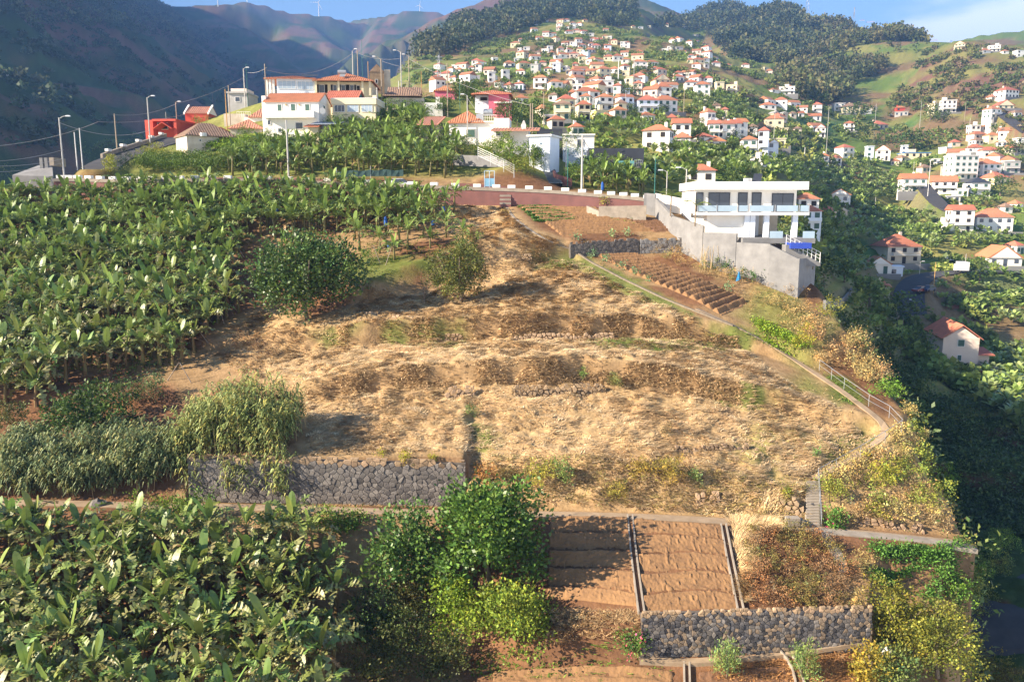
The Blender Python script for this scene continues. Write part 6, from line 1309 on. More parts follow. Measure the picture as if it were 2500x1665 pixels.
# green grass and weeds
sets = []; GRC = [(.15,.26,.035),(.20,.30,.05),(.12,.22,.03),(.28,.32,.07)]
for gp, dens in [(g, 26) for g in GREENS]+[([(560,780),(640,700),(700,830),(600,850)], 3),([(1330,1565),(1600,1610),(1640,1640),(1500,1660),(1330,1660),(1150,1650),(1180,1590)], 40),([(880,590),(1120,590),(1110,640),(880,660)], 25),([(2140,1500),(2140,1440),(2200,1480)], 20),([(230,320),(520,330),(560,300),(480,270),(520,240),(600,255),(610,290),(560,330)], 6)]:
    wp = wpoly(gp); ar = abs(sum(wp[i][0]*wp[(i+1) % len(wp)][1]-wp[(i+1) % len(wp)][0]*wp[i][1] for i in range(len(wp))))/2
    X, Y = scatter(wp, int(min(6000, ar*dens)), cr); k = fbm(X/1.5, Y/1.5, 75, 2) > .45; sets.append(blades(X[k], Y[k], 6, .42, .04, GRC, cr, 2.5, (.4, 1.3)))
cover('grass', sets, M_STRAW)
# ---- leafy cover on steep or wild ground: sprays of leaves standing on the surface
def leafcover(X, Y, nl, size, spread, cols, rng, zup=.5):
    n = len(X); Z = gz(X, Y); X = np.repeat(X, nl); Y = np.repeat(Y, nl); Z = np.repeat(Z, nl); m = n*nl
    sp = np.repeat(spread*rng.uniform(.5, 1.5, n), nl); d = rng.normal(0, 1, (m, 3)); d[:, 2] = np.abs(d[:, 2])*zup; d /= np.linalg.norm(d, axis=1, keepdims=True)
    pos = np.stack([X, Y, Z], 1)+d*sp[:, None]*rng.uniform(.6, 1, m)[:, None]; S = np.repeat(np.broadcast_to(size, (n,)), nl)*rng.uniform(.6, 1.4, m)
    V, Fq = leaf_cloud(pos, d+rng.normal(0, .5, (m, 3)), S, rng); cols = np.array(cols); ci = np.repeat(rng.integers(0, len(cols), n), nl); t = np.repeat(rng.uniform(.6, 1.4, n), nl)*rng.uniform(.8, 1.2, m)
    return V, Fq, np.repeat(np.clip(cols[ci]*t[:, None], 0, 1), 4, 0)
rr = np.random.default_rng(9); X = rr.uniform(30, 95, 26000); Y = rr.uniform(34, 140, 26000)
k = (inpoly(HILL, X, Y) == False) & (X > 27) & away(X, Y, (VALLEYROAD,), 4.2) & away(X, Y, (LOWROAD,), 6.5) & ((X-33 < 60)) & (fbm(X/6, Y/6, 81, 3) > .36)
px_, py_ = proj(X, Y, gz(X, Y)); k &= ~((px_ > 2270) & (px_ < 2400) & (py_ < 960) & (Y > 120)); X, Y = X[k], Y[k]
cover('ravine_scrub', [leafcover(X, Y, 9, .42, 1.5, [(.09,.145,.04),(.11,.17,.05),(.16,.20,.055),(.08,.12,.04),(.12,.16,.08)], rr)], M_LEAF)
X = rr.uniform(24, 38, 5000); Y = rr.uniform(34, 60, 5000); k = (polydist(HILL, X, Y) < 4.5) & ~(inpoly(HILL, X, Y) & (polydist(HILL, X, Y) > .5)) & (X > 24); X, Y = X[k], Y[k]
cover('cliff_creeper', [leafcover(X, Y, 8, .22, .55, [(.14,.22,.04),(.20,.24,.05),(.10,.16,.035),(.28,.24,.08)], rr)], M_LEAF)
X, Y = scatter(wpoly([(-160,1000),(-160,520),(150,510),(600,500),(880,505),(1060,540),(880,580),(620,600),(560,660),(580,760),(540,800),(420,905),(330,920)]), 9000, rr); k = fbm(X/3, Y/3, 84, 2) > .47; cover('undergrowth', [leafcover(X[k], Y[k], 6, .26, .45, [(.12,.19,.035),(.16,.20,.045),(.10,.16,.03),(.26,.18,.08)], rr)], M_LEAF)
X, Y = scatter(wpoly([(1835,775),(1880,790),(1985,850),(1940,870),(1860,835)]), 900, rr); cover('ground_creeper', [leafcover(X, Y, 9, .15, .35, [(.24,.36,.03),(.32,.38,.03),(.16,.28,.03)], rr)], M_LEAF)
# ------------------------------------------------------------------ woods, groves and garden trees of the far slopes
def blob_template(nq, seed, size=.55, flat=.8, n=5):
    rng = np.random.default_rng(seed); L = np.array(auto_lobes(2, 2, 2*flat, -.3, seed, n)); li = rng.integers(0, len(L), nq); d = rng.normal(0, 1, (nq, 3)); d[:, 2] = np.abs(d[:, 2])*1.1-.25; d /= np.linalg.norm(d, axis=1, keepdims=True)
    pos = L[li, :3]+d*L[li, 3:6]*rng.uniform(.75, 1.05, (nq, 1)); V, Fq = leaf_cloud(pos-d*size*.3, d+rng.normal(0, .45, (nq, 3)), size*rng.uniform(.7, 1.3, nq), rng, .95); return V, Fq
BT = [blob_template(30, 200+i) for i in range(6)]
TT = [blob_template(30, 220+i, .5, 1.35, 5) for i in range(6)]
def sample_px(poly, y0, y1, n, rng):
    u = rng.uniform(US[0]*.98, US[-1]*.98, n); Y = np.sqrt(rng.uniform(y0*y0, y1*y1, n)); X = u*Y; Z = gz(X, Y); px, py = proj(X, Y, Z); k = inpoly(poly, px, py); return X[k], Y[k], px[k], py[k]
def blobs(X, Y, r, cols, rng, T=BT, dz=.3):
    n = len(X); Z = gz(X, Y); a = rng.random(n)*6.28; ti = rng.integers(0, len(T), n); cols = np.array(cols); ci = rng.integers(0, len(cols), n); VS = []; FS = []; CS = []; o = 0
    r = np.broadcast_to(r, (n,))
    for t in range(len(T)):
        q = np.nonzero(ti == t)[0]
        if not len(q): continue
        V, Fq = T[t]; c, s = np.cos(a[q])[:, None], np.sin(a[q])[:, None]; R = r[q][:, None]; st = rng.uniform(.85, 1.25, len(q))[:, None]
        x = (V[None, :, 0]*c-V[None, :, 1]*s)*R+X[q][:, None]; y = (V[None, :, 0]*s+V[None, :, 1]*c)*R+Y[q][:, None]; z = (V[None, :, 2]+dz)*R*st+Z[q][:, None]
        VS.append(np.stack([x, y, z], 2).reshape(-1, 3)); FS.append((Fq[None]+(np.arange(len(q))*len(V))[:, None, None]).reshape(-1, 4)+o); o += len(q)*len(V)
        CS.append(np.repeat(cols[ci[q]]*rng.uniform(.6, 1.45, (len(q), 1)), len(V), 0)*rng.uniform(.85, 1.15, (len(q)*len(V), 1)))
    return np.concatenate(VS), np.concatenate(FS), np.clip(np.concatenate(CS), 0, 1)
GROVES = [([(1455,305),(1560,300),(1700,310),(1740,345),(1640,352),(1560,365),(1455,352)],185,330,2.6),([(1500,400),(1580,368),(1640,370),(1740,378),(1850,420),(1850,455),(1690,455),(1590,475),(1510,470)],125,280,2.3),([(1860,400),(1960,400),(2100,410),(2200,440),(2230,495),(2100,495),(1990,485),(1870,440)],210,380,2.6),([(2040,545),(2100,522),(2270,532),(2295,560),(2285,625),(2180,622),(2080,590)],205,300,2.5),
        ([(2282,705),(2330,675),(2520,668),(2520,810),(2440,800),(2405,745),(2290,748)],175,240,2.4),([(2320,565),(2520,560),(2520,615),(2400,608),(2300,595)],225,310,2.5),([(1680,245),(1760,238),(1830,270),(1845,305),(1760,302),(1690,285)],300,460,3.0),([(1340,338),(1460,320),(1450,352),(1380,348)],180,290,2.5),([(2330,478),(2440,485),(2440,515),(2340,510)],270,350,2.6),([(2150,330),(2330,325),(2320,352),(2160,350)],390,500,3),([(1565,180),(1660,190),(1650,205),(1570,200)],380,520,3),([(2390,890),(2520,850),(2520,1060),(2420,1030)],100,170,2.4),([(1990,580),(2060,590),(2090,640),(2010,650)],190,260,2.5),([(2060,650),(2120,640),(2140,670),(2080,690)],175,230,2.4)]
def not_grove(px, py):
    k = np.ones(len(px), bool)
    for g in GROVES: k &= ~inpoly(g[0], px, py)
    return k
fr = np.random.default_rng(31); HP = np.array([(t.location.x, t.location.y, w/ppm(t.location)) for t, px, py, w, _ in HOUSES])
def off_houses(X, Y, k=.75):
    keep = np.ones(len(X), bool)
    for hx, hy, w in HP: keep &= (X-hx)**2+(Y-hy-4)**2 > (w*k+2.2)**2
    # do not hide fronts: keep clear just before each house
    for hx, hy, w in HP: keep &= ~((np.abs(X-hx) < w*.55) & (Y < hy+1) & (Y > hy-9))
    return keep
def roads_clear(X, Y): return away(X, Y, (VALLEYROAD, HIGHROAD, RIGHTROAD, LOWROAD), 5.5)
FCOL = [(.08,.105,.04),(.10,.12,.05),(.12,.135,.05),(.075,.10,.05),(.15,.145,.065)]
FCOL3 = [(.13,.15,.05),(.16,.165,.055),(.11,.135,.045),(.18,.16,.075),(.20,.18,.07)]
for poly, y0, y1, n, r in [([(1000,150),(1090,45),(1290,-15),(1540,-15),(1560,60),(1490,75),(1400,45),(1340,55),(1290,75),(1200,100),(1130,130),(1060,150)], 620, 1520, 52000, 4.6),
        ([(1600,75),(1640,35),(1800,0),(1930,0),(1992,30),(1998,120),(1950,152),(1850,178),(1780,150),(1720,88),(1650,72)], 850, 1950, 60000, 5.5),
        ([(1985,25),(2230,65),(2265,115),(2110,205),(2040,262),(1990,258),(1930,238),(1870,170),(1990,120)], 500, 1420, 90000, 4.2)]:
    X, Y, px, py = sample_px(poly, y0, y1, n, fr); k = off_houses(X, Y, .6) & (fbm(X/60, Y/60, 91, 3) > .38); X, Y = X[k], Y[k]
    cover('forest', [blobs(X, Y, r*fr.uniform(.5, 1.35, len(X)), FCOL3 if r < 4.4 else FCOL, fr, TT)], M_LEAF)
X, Y, px, py = sample_px([(-100,-60),(440,-60),(560,100),(490,118),(300,80),(0,70),(-100,70)], 450, 2700, 60000, fr); k = (X < -150); X, Y = X[k][:5200], Y[k][:5200]
cover('forest', [blobs(X, Y, 5.2*fr.uniform(.6, 1.4, len(X)), FCOL+[(.10,.085,.05)], fr, TT)], M_LEAF)
X, Y, px, py = sample_px([(-100,60),(300,80),(560,120),(680,200),(560,260),(0,420),(-100,420)], 330, 2400, 50000, fr); k = (X < -130) & (fbm(X/50, Y/50, 93, 3) > .52); X, Y = X[k][:4200], Y[k][:4200]
cover('scrub', [blobs(X, Y, 4.0*fr.uniform(.5, 1.4, len(X)), [(.07,.10,.04),(.10,.11,.05)], fr, BT, .1)], M_LEAF)
# scrub on the right-hand slopes and the village hill
X, Y, px, py = sample_px([(2090,300),(2170,255),(2260,120),(2330,110),(2520,130),(2520,330),(2330,275),(2200,290)], 380, 900, 30000, fr); k = (fbm(X/25, Y/25, 94, 3) > .50) & off_houses(X, Y); X, Y = X[k][:2600], Y[k][:2600]
cover('scrub', [blobs(X, Y, 2.2*fr.uniform(.4, 1.5, len(X)), [(.14,.17,.045),(.18,.18,.05),(.20,.15,.075),(.11,.15,.045)], fr, BT, 0)], M_LEAF)
X, Y, px, py = sample_px([(940,240),(1000,150),(1300,80),(1500,60),(1720,80),(1900,170),(2000,260),(2200,290),(2520,270),(2520,520),(2150,480),(1850,470),(1560,450),(1340,330),(1050,250)], 165, 960, 60000, fr)
k = off_houses(X, Y) & roads_clear(X, Y) & (fbm(X/18, Y/18, 95, 3) > .585) & (HILLM[0, 0] > -1); k &= ~(inpoly(HILL, X, Y)) & not_grove(px, py); X, Y = X[k][:4200], Y[k][:4200]
cover('scrub', [blobs(X, Y, 1.7*fr.uniform(.4, 1.6, len(X)), [(.16,.22,.05),(.22,.28,.065),(.28,.29,.075),(.15,.20,.065)], fr, BT, 0)], M_LEAF)
X, Y, px, py = sample_px([(1850,470),(2150,480),(2520,520),(2520,1100),(2250,900),(2060,720),(1960,600)], 105, 330, 30000, fr)
k = off_houses(X, Y, .7) & roads_clear(X, Y) & (fbm(X/9, Y/9, 96, 3) > .52) & ~inpoly(HILL, X, Y) & not_grove(px, py); X, Y = X[k][:2600], Y[k][:2600]
cover('scrub', [blobs(X, Y, 1.5*fr.uniform(.5, 1.6, len(X)), [(.15,.21,.05),(.21,.28,.07),(.26,.29,.07)], fr, BT, 0)], M_LEAF)
# banana groves on the far terraces
def grove_template(seed):
    rng = np.random.default_rng(seed); V = []; Fq = []
    for i in range(9):
        a = i*2.4+rng.normal(0, .2); e = rng.uniform(.35, 1.35); d = np.array((math.cos(a)*math.cos(e), math.sin(a)*math.cos(e), math.sin(e))); s = np.array((-math.sin(a), math.cos(a), 0))*.30; p = np.array((0, 0, 1.5)); m = p+d*.9; t = m+d*np.array((1, 1, .35))*.85; o = len(V)
        V += [p-s*.3, p+s*.3, m+s, m-s, t+s*.5, t-s*.5]; Fq += [(o, o+1, o+2, o+3), (o+3, o+2, o+4, o+5)]
    return np.array(V), np.array(Fq)
GT = [grove_template(300+i) for i in range(6)]
sets = []
for poly, y0, y1, d in GROVES:
    X, Y, px, py = sample_px(poly, y0, y1, 60000, fr); k = off_houses(X, Y, .6) & roads_clear(X, Y) & ~inpoly(HILL, X, Y); X, Y = X[k], Y[k]
    g = {}; pick = []
    for i, (x, y) in enumerate(zip(X, Y)):
        c = (int(x/d), int(y/d))
        if c not in g: g[c] = 1; pick.append(i)
    X, Y = X[pick], Y[pick]; sets.append(blobs(X, Y, fr.uniform(.95, 1.4, len(X)), [(.22,.30,.07),(.27,.34,.10),(.19,.27,.06),(.31,.36,.14)], fr, GT, -.15))
cover('banana_groves', sets, mat('grove_leaf', (1,1,1), .4, (.85,.88,.8), 1.0, spec=.5, attr='Col', transl=.2))
# garden trees between the houses, each its own
GTM = []
for i in range(6):
    me = crown_mesh('crown', auto_lobes(2, 2, 1.9, .25, 400+i, 6), 420, .19, np.random.default_rng(400+i), [(.08,.12,.03),(.11,.16,.04),(.095,.135,.035)][i % 3], var=.28, shell=.7, aspect=.8); me.materials.append(M_LEAF); GTM.append(me)
trk = MB().tube([(0, 0, -1.0), (.05, 0, .3), (0, .05, 1.0)], [.09, .07, .04], 6).mesh('trunk'); trk.materials.append(M_BARK)
def gtree(p, r, k, label, group=None, tall=1.0):
    t = empty('garden_tree', p); t.scale = (r, r, r*tall); tag(t, label, 'tree', group)
    for me, n in ((GTM[k], 'crown'), (trk, 'trunk')):
        o = bpy.data.objects.new(n, me); C.objects.link(o); o.parent = t
        if n == 'crown': o['kind'] = 'stuff'
TREES = [(1666,372,34,26,'dark tree left of the two-storey white house with the tiled porch'),(1646,378,32,28,'round dark tree below the long white house'),(1300,312,55,55,'big round tree behind the hilltop white terrace house'),(1262,318,40,45,'leafy tree left of the big round tree on the hilltop'),(1240,290,36,30,'dark tree behind the white terrace house'),(1343,212,20,12,'palm-like tree beside a small house on the grassy slope'),(1472,316,32,22,'dark tree at the edge of the upper grove'),(1613,288,30,24,'tree cluster below the two grey-based houses'),(1805,315,44,26,'dark tree right of the terraced row'),(1582,190,32,20,'dark tree in the middle of the village hill'),(1375,236,26,18,'dark tree beside a bluish house'),
 (2095,295,60,35,'dark wood edge tree on the right'),(2000,262,50,30,'dark tree on the knob at right'),(2270,295,45,32,'dark tree by the valley road houses'),(2110,345,60,40,'broad dark tree right of the quiet terraces'),(2230,375,75,45,'large bright green tree above the blue-edged building'),(2440,330,45,25,'tree on the far right bend'),(2150,370,50,35,'dark tree left of the bright green tree'),(2300,300,40,25,'roadside tree by the valley road'),(2440,395,50,30,'dark tree behind the tall block'),(2260,412,40,25,'round tree below the blue-edged building'),(2215,490,55,35,'dark round tree by the bend road'),(2100,490,40,30,'dark tree right of the lone grove house'),(2440,480,60,40,'dark tree above the lower right houses'),
 (2390,690,50,45,'round dark tree at the valley junction'),(2005,590,40,35,'yellowish tree beside the villa neighbours'),(2060,690,60,50,'dark tree in the shade left of the road'),(2010,700,70,60,'large dark tree in the shade below the villa'),(2120,760,90,70,'broad dark tree beside the shaded road'),(2200,800,90,70,'dark tree left of the hip-roofed shaded house'),(2240,880,80,60,'dark tree before the pale pink gable house'),(2090,830,80,70,'dark tree on the ravine wall'),(2170,880,80,70,'second dark tree on the ravine wall'),(2480,380,40,30,'tree at the right frame edge')]
for i, (a, b_, w, h, lb) in enumerate(TREES):
    p = Wray(a, b_); r = w/ppm(p)/2; gtree(p, r, i % 6, lb, None, h/w*1.1)
gi = 0
for t, px, py, w, _ in HOUSES:
    if w < 13 or gi > 150: continue
    for sd in (-1, 1):
        if fr.random() < .48:
            L = t.location; hw = w/ppm(L)/2; x = L.x+sd*(hw+fr.uniform(1.2, 3.0)); y = L.y+fr.uniform(-1, 5); gtree(g3(x, y), fr.uniform(1.1, 2.3), int(fr.integers(6)), 'small dark garden tree beside a village house on the far slopes', 'garden trees of the village', fr.uniform(.8, 1.3)); gi += 1
# knoll vegetation
KN = [(1250,418,95,70,2400,.17,(.15,.22,.035),'leafy_tree','light green leafy tree in front of the white terrace house','tree'),(1302,412,46,62,1500,.17,(.12,.19,.03),'leafy_tree','green tree before the blue-shadowed house','tree'),(1145,270,75,72,3600,.2,(.06,.10,.025),'dark_tree','dense dark tree in front of the pink house','tree'),(1085,285,60,45,1500,.18,(.08,.13,.03),'tree','dark green tree right of the pergola house','tree'),(1235,300,60,55,1800,.18,(.09,.14,.03),'tree','leafy tree right of the pink house','tree'),(905,245,36,30,800,.16,(.12,.19,.03),'tree','small light green tree beside the orange veranda roof','tree'),
 (523,268,52,50,1500,.16,(.20,.24,.04),'crest_tree','small spreading tree on the crest left of the white houses','tree'),(268,428,42,55,1500,.12,(.28,.30,.03),'clipped_bush','yellow green bush beside the dark clipped cypress','bush'),(305,422,46,58,2200,.09,(.025,.055,.03),'cypress_bush','dark clipped cypress bush at the road bend','bush'),(375,392,75,45,1700,.12,(.27,.27,.03),'golden_bush','golden bush in front of the old white house','bush'),(345,405,60,40,1100,.12,(.18,.22,.03),'bush','green bush left of the golden bush','bush'),
 (490,318,50,35,900,.12,(.15,.20,.03),'bush','bush in front of the red gable house','bush'),(600,340,45,35,900,.12,(.13,.19,.03),'bush','bush in front of the faded pink hip roof','bush'),(655,350,40,35,800,.12,(.16,.22,.04),'bush','small tree at the foot of the white two-storey house','bush'),(740,335,30,35,500,.12,(.17,.25,.04),'sapling','light sapling at the corner of the white house','sapling'),
 (820,335,70,55,1500,.16,(.12,.19,.03),'bush','leafy bush below the cream house','bush'),(1010,290,70,40,1200,.16,(.12,.19,.03),'vine_bush','vine bush above the pinkish tiled shed','bush'),(1060,330,60,50,1200,.15,(.11,.17,.03),'vine_bush','vine bush right of the pinkish tiled shed','bush'),(1120,385,90,45,1600,.14,(.10,.16,.03),'hedge_bush','dark hedge below the pyramid roof cottage','bush'),(1190,388,80,40,1400,.14,(.12,.19,.03),'hedge_bush','green hedge right of the dark hedge','bush'),(1225,380,70,60,1700,.17,(.16,.23,.03),'papaya_bush','light green leafy tree before the white terrace house','tree'),(1285,370,50,55,1200,.2,(.12,.19,.03),'papaya_tree','papaya-like tree beside the blue-shadowed house','tree'),
 (1275,435,75,55,2000,.12,(.25,.27,.04),'flowering_bush','yellow flowering bush beside the driveway','bush'),(1380,395,90,70,2300,.15,(.12,.19,.03),'bush','large green bush right of the driveway','bush'),(1440,400,50,35,900,.12,(.24,.24,.04),'bush','olive bush in front of the black house','bush'),(1400,455,60,60,1500,.15,(.13,.20,.03),'bush','green bush behind the curved red wall','bush'),(1600,470,40,30,500,.1,(.15,.2,.04),'bush','bush behind the villa entrance wall','bush'),
 (1475,508,34,30,500,.12,(.30,.30,.04),'weed_bush','yellow weed at the corner of the raised bed','bush'),(20,448,70,50,1300,.12,(.34,.32,.05),'bush','yellow bush at the left edge beside the ramp','bush'),(190,372,50,35,900,.13,(.14,.20,.04),'bush','bush behind the two thin white poles','bush'),(215,398,40,40,700,.16,(.18,.28,.04),'bush','light green bush beside the thin white poles','bush'),(1230,520,30,10,200,.1,(.4,.3,.1),'weed_tuft','dry weeds beside the small wall stairs','weed')]
for i, q in enumerate(KN): pxtree(q[7], q[0], q[1], q[2], q[3], q[4], q[5], q[6], q[8], q[9], 160+i, z0=.05 if 'tree' not in q[7] else .12, nl=7, var=.28, trunk='tree' in q[7])
def hedge(pix, n, size, spread, cols, name, label, cat, zo=0.0, nl=10):
    rng = np.random.default_rng(len(pix)+n); n = int(n*2.2); X, Y = scatter(wpoly(pix), n*4, rng); X, Y = X[:n], Y[:n]; v, f, c = leafcover(X, Y, nl, size*1.35, spread, cols, rng, .7); v[:, 2] += zo*np.repeat(rng.uniform(.3, 1, len(X)), nl*4)
    me = new_mesh(name, v, f); set_col(me, c); o = link(name, me, M_LEAF); tag(o, label, cat); return o
hedge([(330,425),(345,400),(420,396),(600,398),(612,418),(500,428)], 700, .16, .7, [(.10,.16,.03),(.14,.20,.03),(.12,.19,.035)], 'hedge', 'long rounded green hedge above the red roadside wall', 'hedge', 1.6)
hedge([(500,372),(520,352),(640,352),(760,358),(770,372),(640,380),(560,378)], 800, .17, .6, [(.20,.30,.03),(.16,.26,.03),(.24,.33,.04)], 'grape_vines', 'light green vine trellis in front of the white houses', 'vines', 1.2)
hedge([(500,398),(560,380),(640,384),(650,395),(560,402)], 260, .15, .4, [(.36,.34,.08),(.30,.30,.05)], 'bean_rows', 'yellowing staked bean rows between hedge and vine trellis', 'plants', .6)
hedge([(935,268),(1000,266),(1085,276),(1080,284),(940,276)], 240, .16, .4, [(.16,.24,.03),(.12,.2,.03)], 'pergola_vine', 'vine growing over the pergola of the old whitewashed house', 'vine', 2.4)
hedge([(1010,255),(1110,245),(1110,225),(1020,220)], 420, .2, .6, [(.16,.23,.03),(.13,.2,.03)], 'creeper', 'creeper covered slope behind the pergola house', 'creeper', .4)
for i, (a, b_, w, h, lb) in enumerate([(1637,512,60,60,'young palm left of the villa entrance'),(1697,535,60,62,'yellowish young palm in front of the villa left window'),(1880,590,26,20,'tiny palm under the villa'),(1985,640,50,60,'tall banana-like palm behind the concrete pillar')]):
    p = P(a, b_, [97,90.3,93.5,88][i]) ; s = ppm(p); hh = h/s; t = empty('palm', p); tag(t, lb, 'palm'); q = random.Random(i)
    MB().tube([(0, 0, -.8), (.05, 0, hh*.55)], [.09, .06], 6).build('trunk', M_BARK, t)
    for k in range(11):
        an = k*2.4; el = q.uniform(.2, 1.2); L = hh*q.uniform(.5, .75); b = MB(); pts = []; y = z_ = 0; th = el
        for j in range(7): pts.append((y, z_)); y += math.cos(th)*L/6; z_ += math.sin(th)*L/6; th -= .28
        for j in range(6):
            for sd in (-1, 1):
                for m in (0, .5):
                    y0, z0_ = pts[j][0]+(pts[j+1][0]-pts[j][0])*m, pts[j][1]+(pts[j+1][1]-pts[j][1])*m; ww = L*.28*math.sin(math.pi*(j+m+.7)/7.2)
                    b.add([(0, y0, z0_), (0, y0+L*.05, z0_), (sd*ww, y0+ww*.6, z0_-ww*.35)], [(0, 1, 2)])
        o = b.build('frond', mat('palm_frond', (.24,.30,.04), .5, (.16,.22,.03), 2, transl=.25), t); o.location = (.05, 0, hh*.55); o.rotation_euler = (0, 0, an)
# ------------------------------------------------------------------ tilled plots
def patch(name, cs, ns, nt_, hf, m, dz=.06, kind='structure'):
    """soil sheet over the quadrilateral of four ground pixels (s: left to right, t: far to near) with its own relief"""
    q = [Wray(*c) for c in cs]; s, t = np.meshgrid(np.linspace(0, 1, ns), np.linspace(0, 1, nt_))
    X = (q[0].x*(1-s)+q[1].x*s)*(1-t)+(q[3].x*(1-s)+q[2].x*s)*t; Y = (q[0].y*(1-s)+q[1].y*s)*(1-t)+(q[3].y*(1-s)+q[2].y*s)*t
    e = np.minimum(np.minimum(s, 1-s)*ns*.5, np.minimum(t, 1-t)*nt_*.5); ed = np.clip(e, 0, 1)
    Z = gz(X, Y)+dz+hf(s, t, X, Y)*ed-(1-ed)*.25
    i = np.arange(ns*nt_).reshape(nt_, ns); f = np.stack([i[:-1, :-1].ravel(), i[1:, :-1].ravel(), i[1:, 1:].ravel(), i[:-1, 1:].ravel()], 1)
    o = link(name, new_mesh(name, np.stack([X.ravel(), Y.ravel(), Z.ravel()], 1), f, False), m); tag(o, kind=kind); return o
def bands(n, a, sk=0.0):
    def h(s, t, X, Y):
        u = (t+sk*np.sin(s*3)*.03+ (fbm(s*3, t*2, 8, 2)-.5)*.04)*n; fr_ = u-np.floor(u)
        return a*(.5-fr_)*1.0*sstep(0, .08, fr_)-a*.5*(1-sstep(0, .08, fr_))+(fbm(X*1.2, Y*5, 12, 3)-.5)*.10+(fbm(X*7, Y*7, 13, 2)-.5)*.07+(vnoise(X*6, Y*2.2, 14) > .80)*.05
    return h
def furrows(n, a, sk=0):
    def h(s, t, X, Y): return a*np.sin(2*np.pi*(t*n+(fbm(s*4, t*9, 18, 2)-.5)*.35))*.5+(fbm(X*5, Y*5, 15, 3)-.5)*.14
    return h
patch('soil_plot', [(1342,1266),(1534,1268),(1558,1482),(1334,1462)], 110, 150, bands(4.6, .34), M_SOIL, .1)
patch('soil_plot', [(1546,1270),(1762,1287),(1802,1488),(1572,1494)], 120, 150, bands(4.7, .34, 1), M_SOIL, .1)
patch('soil_plot', [(1448,620),(1540,618),(1828,742),(1762,772)], 120, 230, furrows(19, .40), M_SOIL, .2)
patch('soil_plot', [(1264,506),(1455,510),(1600,566),(1372,578)], 120, 160, furrows(13, .34), M_SOIL, .16)
patch('soil_plot', [(1462,527),(1575,532),(1690,560),(1606,570)], 80, 90, furrows(8, .26), M_SOILD, .1)
patch('soil_plot', [(2118,1350),(2335,1352),(2300,1475),(2135,1440)], 70, 70, furrows(5, .10), M_SOIL, .06)
patch('soil_plot', [(1200,1640),(1650,1640),(1650,1720),(1180,1720)], 90, 40, furrows(3, .12), M_SOIL, .08)
patch('soil_plot', [(1700,1640),(1920,1625),(1950,1720),(1700,1720)], 60, 40, furrows(3, .10), M_SOILD, .06)
patch('soil_plot', [(1760,640),(1905,660),(1890,700),(1790,680)], 50, 40, furrows(5, .12), M_SOILD, .06)
# water channels: two kerbs and a floor
def channel(pix, w, label, group=None):
    ln = pathline(pix, .6, 2); t = empty('water_channel', ln[0]); tag(t, label, 'channel', group)
    for off, nm in ((-w/2, 'kerb'), (w/2, 'kerb')):
        b = MB(); sweep_wall(b, ln, -.3, .22, .10, off); kid(b, nm, M_CONC, t)
    b = MB(); sweep_wall(b, ln, -.3, .06, w-.1); kid(b, 'bed', M_SOILD, t)
channel([(1538,1262),(1545,1340),(1555,1420),(1566,1500)], .34, 'narrow concrete water channel between the two bare plots')
channel([(1766,1284),(1782,1370),(1808,1492)], .34, 'water channel along the right side of the bare plots')
channel([(1912,1592),(1930,1606),(1948,1630),(1956,1700)], .45, 'curved concrete water channel at the bottom right')
channel([(1676,1622),(1678,1700)], .3, 'straight concrete channel at the bottom centre')
ribbon('path', pathline([(1560,1612),(1700,1618),(1900,1598),(2110,1566)], .7, 2), .5, M_PATH, .25, .12)
ribbon('path', pathline([(1985,1296),(2100,1306),(2240,1318),(2380,1338)], .7, 2), .9, M_CONC, .3, .09)
# crops
def croprow(a, b_, n, leaf, h, w, cols, name, label, cat='vegetable row', group=None, m=None):
    p, q = Wray(*a), Wray(*b_); rng = np.random.default_rng(int(a[0]+a[1])); t = rng.random(n); X = p.x+(q.x-p.x)*t+rng.normal(0, w*.3, n); Y = p.y+(q.y-p.y)*t+rng.normal(0, w*.3, n)
    v, f, c = leafcover(X, Y, 8, leaf, h*.42, cols, rng, 1.2); me = new_mesh(name, v, f); set_col(me, c); tag(link(name, me, m or M_LEAF), label, cat, group)
names = ['topmost', 'second', 'third', 'fourth', 'fifth', 'nearest']
for i in range(6):
    k = i/5; croprow((1268+k*40, 507+k*34), (1345+k*62, 506+k*30), 210, .17, .5, .32, [(.09,.19,.035),(.12,.23,.045)], 'potato_row', f'{names[i]} row of the dark green vegetable patch below the red wall')
croprow((1480,527), (1548,536), 120, .14, .4, .7, [(.20,.36,.04),(.16,.32,.04)], 'lettuce_row', 'bright green leafy row below the raised bed wall'); croprow((1492,536), (1545,545), 90, .14, .35, .6, [(.18,.34,.04)], 'lettuce_row', 'lower bright green leafy row below the raised bed wall')
for i, (a, b_, n, h, w, lb) in enumerate([((2135,1350),(2215,1352),260,1.4,.9,'tall leafy vegetable row at the left of the lower right bed'),((2222,1352),(2275,1358),200,1.3,.8,'tall leafy vegetable clump in the middle of the lower right bed'),((2290,1356),(2345,1350),180,1.2,.8,'tall leafy vegetable clump at the right of the lower right bed'),((2125,1395),(2330,1378),330,.8,.6,'long middle vegetable row of the lower right bed'),((2130,1412),(2180,1418),120,.8,.5,'short front vegetable row of the lower right bed'),((2260,1470),(2340,1400),320,1.0,1.0,'leafy creeper row along the right side of the bed')]):
    croprow(a, b_, int(n*.7), .16, h, w*.7, [(.10,.22,.035),(.13,.26,.045),(.085,.18,.03)], 'vegetable_row', lb)
